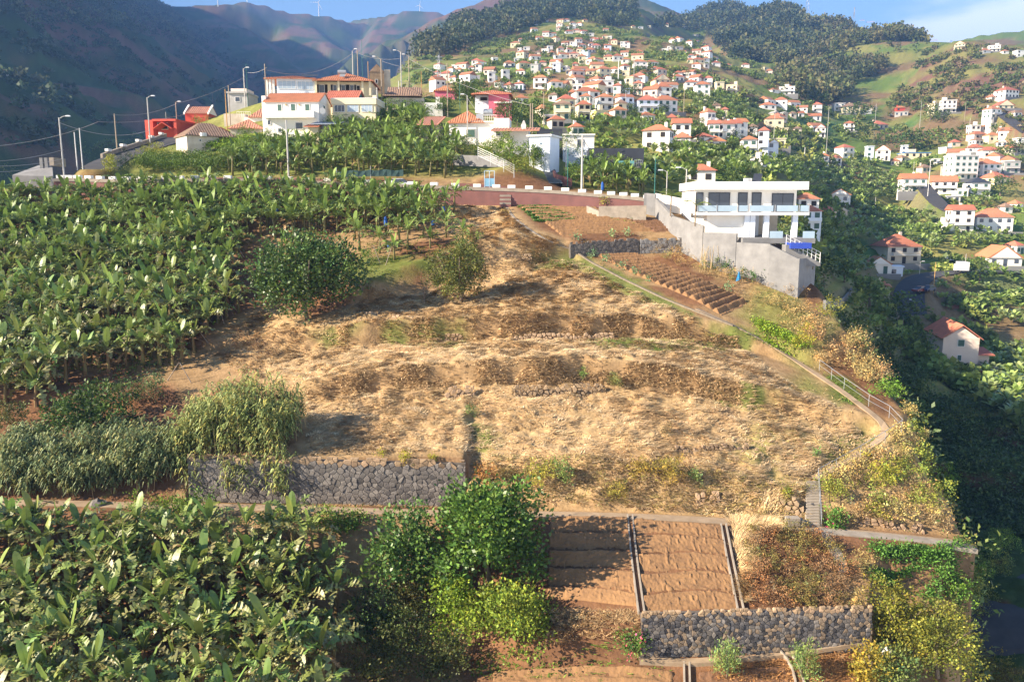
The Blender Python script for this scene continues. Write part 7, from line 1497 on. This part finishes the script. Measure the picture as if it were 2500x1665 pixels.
KALE = [(1447,628,'first kale plant at the top corner of the ploughed plot'),(1478,640,'low kale plant on the kerb of the ploughed plot'),(1517,658,'kale pair on the kerb of the ploughed plot'),(1550,672,'small kale plant halfway down the ploughed plot kerb'),(1585,688,'biggest kale plant on the ploughed plot kerb'),(1773,712,'kale plant at the lower right end of the furrows'),(1408,588,'kale plant on the stone wall edge of the upper plot'),(1493,580,'pale kale plant in the upper plot'),(1530,578,'wide kale plant near the stone wall of the upper plot')]
for i, (a, b_, lb) in enumerate(KALE): pxtree('kale_plant', a, b_, 17, 16, 90, .16, (.20,.30,.14), lb, 'vegetable', 240+i, z0=.1, nl=4, trunk=False)
# staked beans
bf = empty('bean_trellis', Wray(1730,660)); tag(bf, 'wigwam of tall dry bean canes with yellowing vines beside the garden wall', 'bean trellis'); q = random.Random(4); s = ppm(bf.location)
for i in range(20):
    x = (q.uniform(1703,1762)-1730)/s; y = q.uniform(-.9, .9); hh = q.uniform(1.9, 2.9); MB().tube([(x, y, -.2), (x+q.uniform(-.35, .35)-x*.2, y+q.uniform(-.2, .2), hh)], [.022, .015], 5).build('cane', M_CANE, bf)
part('vines', crown_mesh('vines', [(-.7, 0, .6, .35, .4, .9), (.1, .2, .5, .35, .4, .8), (.9, 0, .55, .4, .4, .9)], 700, .11, np.random.default_rng(3), (.22,.27,.05)), M_LEAF, bf, True)
ST = [(1772,668),(1788,684),(1800,660),(1812,690),(1826,664),(1836,694),(1846,672),(1866,690),(1880,672),(1896,694)]
for i, (a, b_) in enumerate(ST):
    t = pxtree('tomato_plant', a, b_, 15, 36, 170, .12, (.08,.15,.04), 'narrow staked green plant in the small bed before the garden wall', 'vegetable', 260+i, group='staked plants before the garden wall', z0=.05, nl=5, trunk=False); MB().tube([(0, 0, -.2), (.03, 0, 1.9)], .018, 5).build('stake', M_CANE, t)
for a, b_, h, lb in [(1803,686,24,'blue rag tied to a stake in the middle of the small bed'),(1849,660,20,'blue rag on the highest stake by the garden wall')]:
    p = Wray(a, b_+6); s = ppm(p); t = empty('blue_rag', p); tag(t, lb, 'rag'); MB().tube([(0, 0, -.1), (0, 0, h/s*1.3)], .02, 5).build('stake', M_CANE, t); MB().add([(0, 0, h/s*1.35), (-.35, -.1, h/s*.2), (0, -.18, h/s*.35), (.25, .05, h/s*.5), (.1, .12, h/s*1.1)], [(0,1,2),(0,2,3),(0,3,4)]).build('cloth', mat('blue_cloth', (.04,.30,.60), .8, (.03,.24,.5), 4, transl=.2), t)
# ------------------------------------------------------------------ poles, lamps, wires
M_POLE = mat('concrete_pole', (.50,.48,.44), 0.85, (.40,.38,.35), 2); M_WPOLE = mat('wood_pole', (.40,.33,.25), .9, (.29,.23,.17), 3, stretch=(3,3,.4)); M_OPOLE = mat('ochre_pole', (.50,.30,.10), .85, (.40,.23,.08), 3)
M_LAMP = mat('lamp_head', (.62,.64,.66), .4, (.5,.52,.54), 3)
def pole(px, pyt, pyb, Y, r, m, label, cat='pole', lamp=None, name='utility_pole'):
    """upright post whose foot is at pixel (px, pyb), depth Y; lamp = (dx pixels, dy pixels) of the lantern from the top"""
    p = P(px, pyb, Y); s = ppm(p); h = (pyb-pyt)/s; gzv = float(gz(p.x, p.y)); t = empty(name, p); tag(t, label, cat); lo = min(-.3, gzv-p.z-.3)
    MB().tube([(0, 0, lo), (0, 0, h)], [r, r*.7], 8).build('shaft', m, t)
    if lamp:
        dx, dy = lamp[0]/s, -lamp[1]/s; MB().tube([(0, 0, h-.15), (dx*.5, 0, h+dy*.6), (dx, 0, h+dy)], [.045, .04, .035], 5).build('arm', m, t); sg = 1 if dx > 0 else -1
        MB().box((dx+sg*.25, 0, h+dy), (.75, .28, .16), 0, .7).build('lantern', M_LAMP, t)
    return t
PL = [(156,292,418,116,.13,'p','grey street lamp on the road bend left of the ramp','street lamp',(18,-4)),(186,325,376,122,.09,'f','thin white pole left of its twin behind the ramp','pole',None),(199,315,372,122,.09,'f','taller thin white pole behind the ramp','pole',None),(284,280,338,140,.12,'w','wooden pole standing behind the steep road','pole',None),(366,242,332,144,.13,'p','grey street lamp in front of the red flat-roofed building','street lamp',(11,-4)),(432,252,300,165,.11,'w','wooden pole right of the red flat-roofed building','pole',(6,-2)),(406,275,296,175,.07,'p','short thin post behind the red flat roof','pole',None),
 (599,172,256,168,.13,'p','tall street lamp left of the hilltop house','street lamp',(7,-3)),(605,160,240,172,.06,'g','thin green mast behind the left hilltop lamp','pole',None),(563,213,306,150,.11,'w','grey wooden pole above the faded pink roofs','pole',None),(555,222,314,148,.10,'o','ochre pole above the tiny outhouse','pole',None),(650,160,236,161,.12,'w','wooden pole at the left end of the sunroom','pole',None),(705,298,430,121,.15,'p','tall grey pole on the road below the white two-storey house','pole',None),
 (862,128,180,180,.12,'p','street lamp behind the orange veranda roof','street lamp',(5,-5)),(874,126,184,182,.12,'w','wooden pole right of the veranda lamp','pole',None),(885,103,182,188,.06,'g','tall thin green mast on the crest','pole',None),(899,152,180,184,.09,'o','leaning ochre pole beside the old stone house','pole',None),(932,148,222,168,.13,'w','pole with lamp arm beside the old stone house','street lamp',(-14,-6)),(980,131,206,180,.13,'p','tall street lamp on the right crest','street lamp',(-12,-4)),(999,140,200,186,.12,'w','pole with lamp right of the tall crest lamp','street lamp',(-10,-4)),
 (1029,176,206,195,.09,'o','short ochre pole on the crest right of the lamps','pole',None),(1093,160,262,165,.12,'w','tall wooden pole left of the dark tree','pole',None),(922,217,284,148,.11,'p','pale pole at the right corner of the cream house','pole',None),(974,200,236,168,.07,'f','thin white pole on the brown roofed house','pole',None),(1123,200,268,168,.06,'g','thin green mast in the dark tree','pole',None),(1141,235,272,139,.10,'p','street lamp above the pyramid roof','street lamp',(-8,-3)),(1295,255,316,150,.12,'w','left of two wooden poles behind the white terrace house','pole',None),(1300,255,316,152,.12,'w','right of two wooden poles behind the white terrace house','pole',None),
 (1420,335,466,107.5,.15,'p','tall grey pole standing at the white blocks near the black house','pole',None),(1382,347,402,128,.10,'f','pale pole at the driveway top','pole',None),(1386,360,428,120,.07,'g','green post beside the driveway','pole',None),(1598,390,472,112,.08,'g','green pole behind the pillar left of the villa','pole',None),(1674,415,486,108,.11,'p','street lamp behind the villa entrance wall','street lamp',(-16,-4)),(1627,420,480,112,.09,'p','blue grey post left of the villa lamp','pole',(-12,-3)),
 (1327,228,305,190,.10,'w','pole behind the long white village house','pole',None),(1548,138,175,420,.14,'p','slim pole in the middle of the village hill','pole',None),(1510,150,172,430,.3,'f','white concrete chimney post beside the straight street','post',None),(1527,228,262,300,.12,'p','slim pole beside the white-blue gabled house','pole',None),(1670,205,248,330,.12,'w','pole above the grey-based houses','pole',None),(1655,278,305,260,.10,'w','pole beside the low orange roof','pole',None),(1745,195,235,420,.14,'p','slim pole right of the mid slope houses','pole',None),(1475,280,300,250,.09,'w','pole below the grey-based houses','pole',None),
 (1890,270,318,330,.11,'p','pole on the quiet terraces','pole',None),(2020,265,325,360,.12,'p','tall pole on the green field at right','pole',None),(2248,250,275,470,.12,'p','pole on the valley road','pole',None),(2138,255,275,470,.12,'p','slim lamp post on the valley road','pole',None),(2355,248,285,470,.13,'w','pole near the far right bend','pole',None),(2365,290,330,400,.12,'p','pole on the slope below the bend','pole',None),(2230,395,418,330,.10,'p','pole beside the stone gable house','pole',None),(1964,361,385,300,.14,'f','white pole in the cluster beside the solar panel','pole',None),
 (2136,482,510,290,.10,'p','pole at the edge of the green field','pole',None),(2008,492,524,270,.10,'p','pole right of the villa roof','pole',None),(2268,395,440,300,.12,'f','white mast beside the tall block','pole',None),(2096,618,640,215,.08,'p','fence post on the shaded field','pole',None),(2279,640,705,200,.10,'o','ochre wooden pole beside the shaded road','pole',None),(2229,733,760,190,.09,'p','street lamp on the shaded road','street lamp',(-6,-2)),(2245,640,662,218,.09,'p','street lamp at the valley junction','street lamp',(5,-2)),(2356,620,650,222,.10,'p','slim pole beside the truck','pole',None)]
PM = {'p': M_POLE, 'w': M_WPOLE, 'o': M_OPOLE, 'f': M_FRAME, 'g': M_GREENP}
for a, t_, b_, Y, r, m, lb, ct, lp in PL: pole(a, t_, b_, Y, r, PM[m], lb, ct, lp, 'street_lamp' if ct == 'street lamp' else 'utility_pole')
M_WIRE = mat('cable', (.10,.09,.09), .7)
M_WIREL = mat('pale_cable', (.35,.33,.33), .6)
def wire(a, b_, sag, label, r=.035, m=None):
    p, q = P(*a), P(*b_); n = 14; MBk = MB().tube([p+(q-p)*(i/n)-Vector((0, 0, sag*4*(i/n)*(1-i/n))) for i in range(n+1)], r, 4); tag(MBk.build('cable', m or M_WIREL), label, 'cable')
for w in [((145,300,116),(362,320,144),1.2,'slack cable running right from the road bend lamp',.05),((-40,360,120),(240,298,160),.8,'long cable crossing the dark valley at left',.04),((-40,395,112),(155,366,116),.4,'upper of the low cables at the left edge',.035),((-40,405,112),(155,388,116),.4,'middle of the low cables at the left edge',.035),((-40,420,112),(155,398,116),.4,'lowest of the low cables at the left edge',.035),((240,298,160),(452,280,165),.6,'cable continuing to the red gable house',.035),((280,281,140),(432,253,165),.8,'cable between the two wooden poles at left',.03),((432,253,165),(598,188,168),.6,'cable from wooden pole to the hilltop lamp',.03),((605,178,168),(652,165,161),.4,'short cable beside the sunroom',.03),((652,172,161),(862,130,180),2.2,'dark cable sagging above the orange roofs',.04),((872,130,182),(980,143,180),.7,'cable between the crest poles',.03),
          ((932,150,168),(1093,160,165),1.0,'cable right of the stone house',.03),((999,145,186),(1295,258,150),1.0,'long cable sloping down to the white terrace house',.03),((974,200,168),(1072,165,420),3,'cable from brown roof to the lattice pylon',.04),((1141,240,139),(1220,330,134),.5,'cable down to the white terrace house',.03),((1421,338,107.5),(1480,400,130),.4,'cable to the black house',.03),((365,335,144),(560,318,150),.6,'cable across the front of the old white house',.04)]: wire(*w)
# lattice pylons
def pylon(px, pyt, pyb, Y, label):
    p = P(px, pyb, Y); s = ppm(p); h = (pyb-pyt)/s; w = h*.09; t = empty('lattice_pylon', p); tag(t, label, 'pylon'); b = MB(); th = max(.12, .25/s); L = [[(sx*w*(1-.8*k), sy*w*(1-.8*k), h*k) for k in (0, .2, .4, .6, .8, 1)] for sx, sy in ((-1,-1),(1,-1),(1,1),(-1,1))]
    for c in L: b.tube([(c[0][0], c[0][1], -4), c[-1]], th, 4, False)
    for k in range(5):
        for i in range(4): b.tube([L[i][k], L[(i+1) % 4][k+1]], th*.7, 3, False)
    b.build('lattice', M_METAL, t); b = MB()
    for z in (.82, .93): b.bx(-h*.12, h*.12, -th, th, h*z-th, h*z+th)
    b.build('crossarms', M_METAL, t)
pylon(1072, 138, 205, 420, 'lattice pylon on the slope beyond the right crest lamps'); pylon(1970, -14, 40, 1420, 'tall lattice mast on the wooded skyline at right'); pylon(2085, 20, 40, 1240, 'small lattice mast on the right skyline')
# wind turbines on the far plateau
M_TURB = mat('turbine_white', (.8,.8,.8), .5)
for px, hub, base, Y, rot, lb in [(533,-14,24,3250,.3,'leftmost white wind turbine on the far plateau, blades cut by the frame'),(604,-16,16,3500,1.0,'second white wind turbine from the left on the far plateau'),(779,10,46,3650,.55,'white wind turbine with visible blades on the blue ridge'),(1025,16,38,3900,.2,'rightmost small wind turbine on the rounded blue hill')]:
    p = P(px, base, Y); s = ppm(p); h = (base-hub)/s; t = empty('wind_turbine', p); tag(t, lb, 'wind turbine'); MB().tube([(0, 0, -25), (0, 0, h)], [2.4, 1.5], 8).build('tower', M_TURB, t); MB().box((0, -1, h), (3, 8, 3)).build('nacelle', M_TURB, t)
    for k in range(3):
        a = rot+k*2.094; d = Vector((math.sin(a), 0, math.cos(a))); n = Vector((d.z, 0, -d.x)); L = h*.62; o = Vector((0, -5.5, h)); MB().add([o-n*1.3, o+n*1.3, o+d*L*.3+n*1.9, o+d*L, o+d*L*.3-n*.6, o+d*L*.3+Vector((0, .6, 0))], [(0,1,2,4),(4,2,3),(0,4,5),(1,5,2),(5,4,3),(2,5,3)]).build('blade', M_TURB, t)
# ---- railings, stairs, gate
def rail_line(pix, n, label, h=1.0, up=None):
    q = [Wray(*p) for p in pix]; ln = resample(q, 1.7); t = empty('railing', ln[0]); tag(t, label, 'railing'); O = Vector(ln[0])
    for i, p in enumerate(ln): MB().tube([p-O-Vector((0, 0, .3)), p-O+Vector((0, 0, h))], .022, 5).build('post', M_METAL, t)
    for z in (h, h*.5): MB().tube([p-O+Vector((0, 0, z)) for p in ln], .024 if z == h else .016, 5).build('rail', M_METAL, t)
rail_line([(2000,905),(2060,950),(2120,992),(2170,1020),(2200,1052)], 8, 'thin grey railing following the side path along the cliff')
rail_line([(2200,1055),(2160,1082),(2100,1118),(2040,1152),(1996,1176),(2000,1230),(2004,1290)], 8, 'grey pipe railing from the path bend down to the stairs')
a, c = STAIR; st = empty('stairs', c); tag(st, 'steep concrete stairs joining the side path and the lower path', 'stairs'); N = 16
for i in range(N):
    k = (i+.5)/N; p = c+(a-c)*k; MB().box((0, 0, -.3), (.95, abs(a.y-c.y)/N*1.02, .75)).build('step', M_CONC, st, p-Vector(c)+Vector((0, 0, .12)))
for k in range(4): MB().box((0, 0, 0), (.9, .5, .4+.28*(3-k))).build('step', M_CONC, st, Wray(1940+k*10, 1290)-Vector(c)+Vector((-.1, .25, .1)))
ws = empty('wall_stairs', Wray(1242,506)); tag(ws, 'small brick-edged stairs climbing the red roadside wall', 'stairs')
for i in range(8): MB().box((0, 0, 0), (1.5, .34, .5)).build('step', M_CONC if i % 2 else M_RED, ws, (-.45-.0*i, .1+i*.12, .1+i*.25))
p = P(1195,456,111.2); gt = empty('metal_gate', p); tag(gt, 'pale blue sheet metal gate standing behind the white blocks', 'gate'); s = ppm(p); w, h = 24/s, 38/s
MB().bx(-w/2+.06, w/2-.06, -.03, .03, 0, h*.52).build('panel', mat('pale_blue_paint', (.26,.48,.62), .6, (.20,.40,.54), 2), gt)
b = MB()
for x in (-w/2, 0, w/2): b.bx(x-.05, x+.05, -.05, .05, -.3, h)
b.bx(-w/2, w/2, -.045, .045, h-.08, h+.002); b.build('frame', mat('pale_blue_frame', (.5,.62,.72), .6), gt)
# driveway, curved red wall, netting fences
dl = resample([Wray(1346,450), Wray(1334,428), Wray(1324,406), Wray(1322,388)], 1.5); dl = [Vector((p.x, p.y, p.z)) for p in smooth_line(dl, 2)]; ribbon('driveway', dl, 3.4, mat('dark_driveway', (.075,.085,.09), .9, (.06,.068,.072), 1.5, .2, 6), 1.2, .1)
cw = smooth_line(resample([Wray(1352,436), Wray(1358,446), Wray(1374,453), Wray(1396,456)], .8), 2); b = MB(); sweep_wall(b, cw, -1.5, 1.2, .3); tag(b.build('curved_red_wall', M_RED), 'curved dark red wall with small gate pillars beside the driveway', 'wall')
nf = empty('net_fence', P(900,432,117.5)); tag(nf, 'dark green shade netting behind the parked cars', 'fence'); q = [P(822,428,118.5), P(905,424,118.2), P(985,424,118)]
for a_, c_ in zip(q[:-1], q[1:]):
    b = MB(); n = 8; v = []; 
    for i in range(n+1):
        pp = a_+(c_-a_)*(i/n); v += [pp+Vector((0, .08*math.sin(i*2), -.4)), pp+Vector((0, .08*math.cos(i*2), .5-.1*math.sin(i*1.3)))]
    b.add(v, [(2*i, 2*i+2, 2*i+3, 2*i+1) for i in range(n)]); kid(b, 'netting', mat('shade_net', (.035,.075,.07), .9, (.03,.06,.055), 4), nf)
    b = MB().tube([a_-Vector((0,0,.8)), a_+Vector((0,0,1))], .04, 5); kid(b, 'post', M_METAL, nf)
wf = empty('wire_fence', P(1210,392,121)); tag(wf, 'sloping wire mesh fence beside the grassy bank above the pale blue gate', 'fence'); q = [P(1167,382,122), P(1198,397,120.5), P(1230,412,119), P(1255,426,117)]
for i, p in enumerate(q):
    b = MB().tube([p-Vector((0,0,.5)), p+Vector((0,0,1.4))], .045, 5); kid(b, 'post', M_METAL, wf)
for k in range(5):
    b = MB().tube([p+Vector((0,0,.1+k*.3)) for p in q], .015, 4); kid(b, 'strand', M_METAL, wf)
fw = MB(); slab(fw, [(1105,378,126),(1170,381,124),(1250,383,122)], 1.6, .3); tag(fw.build('garden_wall', M_CONCG), 'low bluish grey wall under the hedge of the pyramid roof cottage', 'wall')
# ---- cars
def car(p, rz, col, label, cat='car', L=4.2, van=False, name='parked_car'):
    t = empty(name, p, rz); tag(t, label, cat); m = mat('car_paint_%d' % (hash(col) % 9999), col, .3, tuple(c*.9 for c in col), 1, spec=.6)
    if not van:
        prof = [(-L/2, .35), (-L/2, .78), (-L/2+.9, .92), (L/2-.6, .95), (L/2, .8), (L/2, .35)]; cab = [(-L/2+.95, .92), (-L/2+1.6, 1.42), (L/2-1.1, 1.45), (L/2-.35, .95)]
        for nm, pr, w, mm in (('body', prof, .85, m), ('glasshouse', cab, .74, M_GLASS)):
            n = len(pr); MB().add([(x, -w, z) for x, z in pr]+[(x, w, z) for x, z in pr], [tuple(range(n)), tuple(range(2*n-1, n-1, -1))]+[(i, n+i, n+(i+1) % n, (i+1) % n) for i in range(n)]).build(nm, mm, t)
        MB().bx(-L/2+1.6, L/2-1.15, -.72, .72, 1.43, 1.49).build('roof', m, t)
    else:
        MB().bx(-L/2, L/2-1.6, -1.05, 1.05, .75, 3.0).build('cargo_box', m, t); MB().bx(L/2-1.5, L/2, -.95, .95, .45, 2.2).build('cab', m, t); MB().bx(L/2-.5, L/2+.02, -.85, .85, 1.4, 2.0).build('windscreen', M_GLASS, t); MB().bx(-L/2, L/2-1.5, -.4, .4, .5, .74).build('chassis', M_DARK, t)
    for sx in (-L*.31, L*.31):
        for sy in (-.8, .8): MB().tube([(sx, sy-.1, .32), (sx, sy+.1, .32)], .32, 10).build('wheel', M_DARK, t)
def roadpt(line, px):
    return min(line, key=lambda p: abs(proj(p.x, p.y, p.z)[0]-px))
p = roadpt(ROAD, 858); car(p+Vector((0, .3, .06)), math.pi, (.02,.025,.07), 'dark blue car parked beside the road behind banana leaves')
p = roadpt(ROAD, 970); car(p+Vector((0, .3, .06)), 0, (.70,.72,.74), 'white car parked beside the road in front of the green netting')
p = Wray(2245,716); car(p+Vector((0, 0, .25)), .5, (.16,.02,.02), 'dark red car on the shaded valley road'); p = Wray(2266,714); car(p+Vector((0, 0, .25)), .6, (.02,.04,.12), 'dark blue car beside the dark red car on the shaded road'); p = Wray(2345,668); car(p+Vector((0, 0, .25)), 1.4, (.78,.78,.76), 'white box truck at the valley junction', 'truck', 5.5, True, 'box_truck'); p = Wray(2312,638); car(p+Vector((0, 0, .1)), 1.5, (.55,.62,.70), 'silver blue car parked on the red-walled drive')
for i, (a, b_, cl, lb) in enumerate([(2340,510,(.7,.7,.7),'white car on the bend road near the tall block'),(2292,402,(.72,.72,.72),'white van parked left of the tall block'),(2445,272,(.03,.03,.06),'dark car on the steep far right road'),(2175,285,(.75,.75,.75),'white car on the valley road below the brown slope')]): car(Wray(a, b_)+Vector((0, 0, .2)), .3*i, cl, lb)
# ---- things among the bananas: prop poles and blue bags on the fruit
q = random.Random(8)
for i, (x0, y0, x1, y1) in enumerate([(303,632,320,588),(345,640,322,590),(527,625,497,580),(537,632,560,585),(598,628,570,585),(705,540,735,505),(760,520,745,540),(930,644,915,608),(940,648,952,615),(1095,572,1065,548),(1095,572,1120,545),(1148,566,1125,540),(243,810,215,768),(265,800,292,765),(512,838,470,785),(548,790,540,765),(78,610,62,580),(75,930,66,888),(470,935,445,895),(405,930,430,895),(60,880,75,930),(180,830,205,790)]):
    p = Wray(x0, y0); e = P(x1, y1, p.y+.2); t = MB().tube([p-Vector((0,0,.2)), e+(e-p)*.25], [.045, .03], 5).build('prop_pole', M_WOOD); tag(t, 'thin grey prop pole leaning against a banana plant', 'prop pole', 'prop poles among the bananas')
M_BAG = mat('blue_bag', (.03,.14,.50), .5, (.02,.11,.42), 3, .4, 8, transl=.2)
for i, (a, b_, h, lb) in enumerate([(679,530,24,'blue fruit bag hanging low among the bananas left of the big bush'),(942,552,24,'blue fruit bag in the middle of the upper bananas'),(1057,550,14,'round blue fruit bag near the terrace edge'),(1083,518,14,'small blue fruit bag just below the road wall'),(950,605,8,'tiny blue scrap beside the grassy terrace'),(1470,465,20,'blue fruit bag under the lush bananas by the black house')]):
    p = Wray(a, b_+22); s = ppm(p); z = (b_+22-b_)/s; hh = h/s; MBk = MB().tube([(0,0,z), (.03,0,z+hh*.3), (0,0,z+hh*.8), (0,0,z+hh)], [.16,.22,.17,.04], 8); o = MBk.build('fruit_bag', M_BAG, None, p); tag(o, lb, 'bag')
for a, b_, sz, lb in [(240,1232,.6,'round grey boulder beside the path above the lower bananas'),(1133,1253,.25,'pale stone on the path edge beside the glossy tree'),(1810,1494,.28,'white stone on top of the dark stone wall'),(2158,1585,.5,'white sack lying at the end of the dark stone wall')]:
    p = Wray(a, b_); me = bpy.data.meshes.new('boulder'); import bmesh; bm = bmesh.new(); bmesh.ops.create_icosphere(bm, subdivisions=2, radius=sz)
    for v in bm.verts: v.co *= 1+.25*math.sin(v.co.x*7/sz+a)*math.cos(v.co.y*5/sz); v.co.z *= .7
    bm.to_mesh(me); bm.free(); o = link('boulder' if 'sack' not in lb else 'sack', me, M_STONE if sz > .5 else M_WHITE, None, p); tag(o, lb, 'boulder' if 'sack' not in lb else 'sack')
pole(245, 1240, 1275, 52.5, .05, M_POLE, 'short white post beside the grey boulder under the path', 'post', None, 'marker_post'); pole(55, 1160, 1200, 55.6, .05, M_METAL, 'grey pipe standing in front of the bluish reeds', 'post', None, 'marker_post')
# ------------------------------------------------------------------ air
hz = MB().bx(-9000, 9000, -60, 9200, float(HZ.min())-2, float(HZ.max())+150).build('haze', None)
hm_ = bpy.data.materials.new('haze_air'); hm_.use_nodes = True; ht = hm_.node_tree
ht.nodes.remove(ht.nodes['Principled BSDF']); hv = ht.nodes.new('ShaderNodeVolumePrincipled')
hv.inputs['Color'].default_value = (0.22, 0.46, 1.0, 1); hv.inputs['Density'].default_value = 1.4e-4; hv.inputs['Anisotropy'].default_value = 0.0
ht.links.new(hv.outputs[0], ht.nodes['Material Output'].inputs['Volume']); hz.data.materials.append(hm_); tag(hz, kind='stuff')
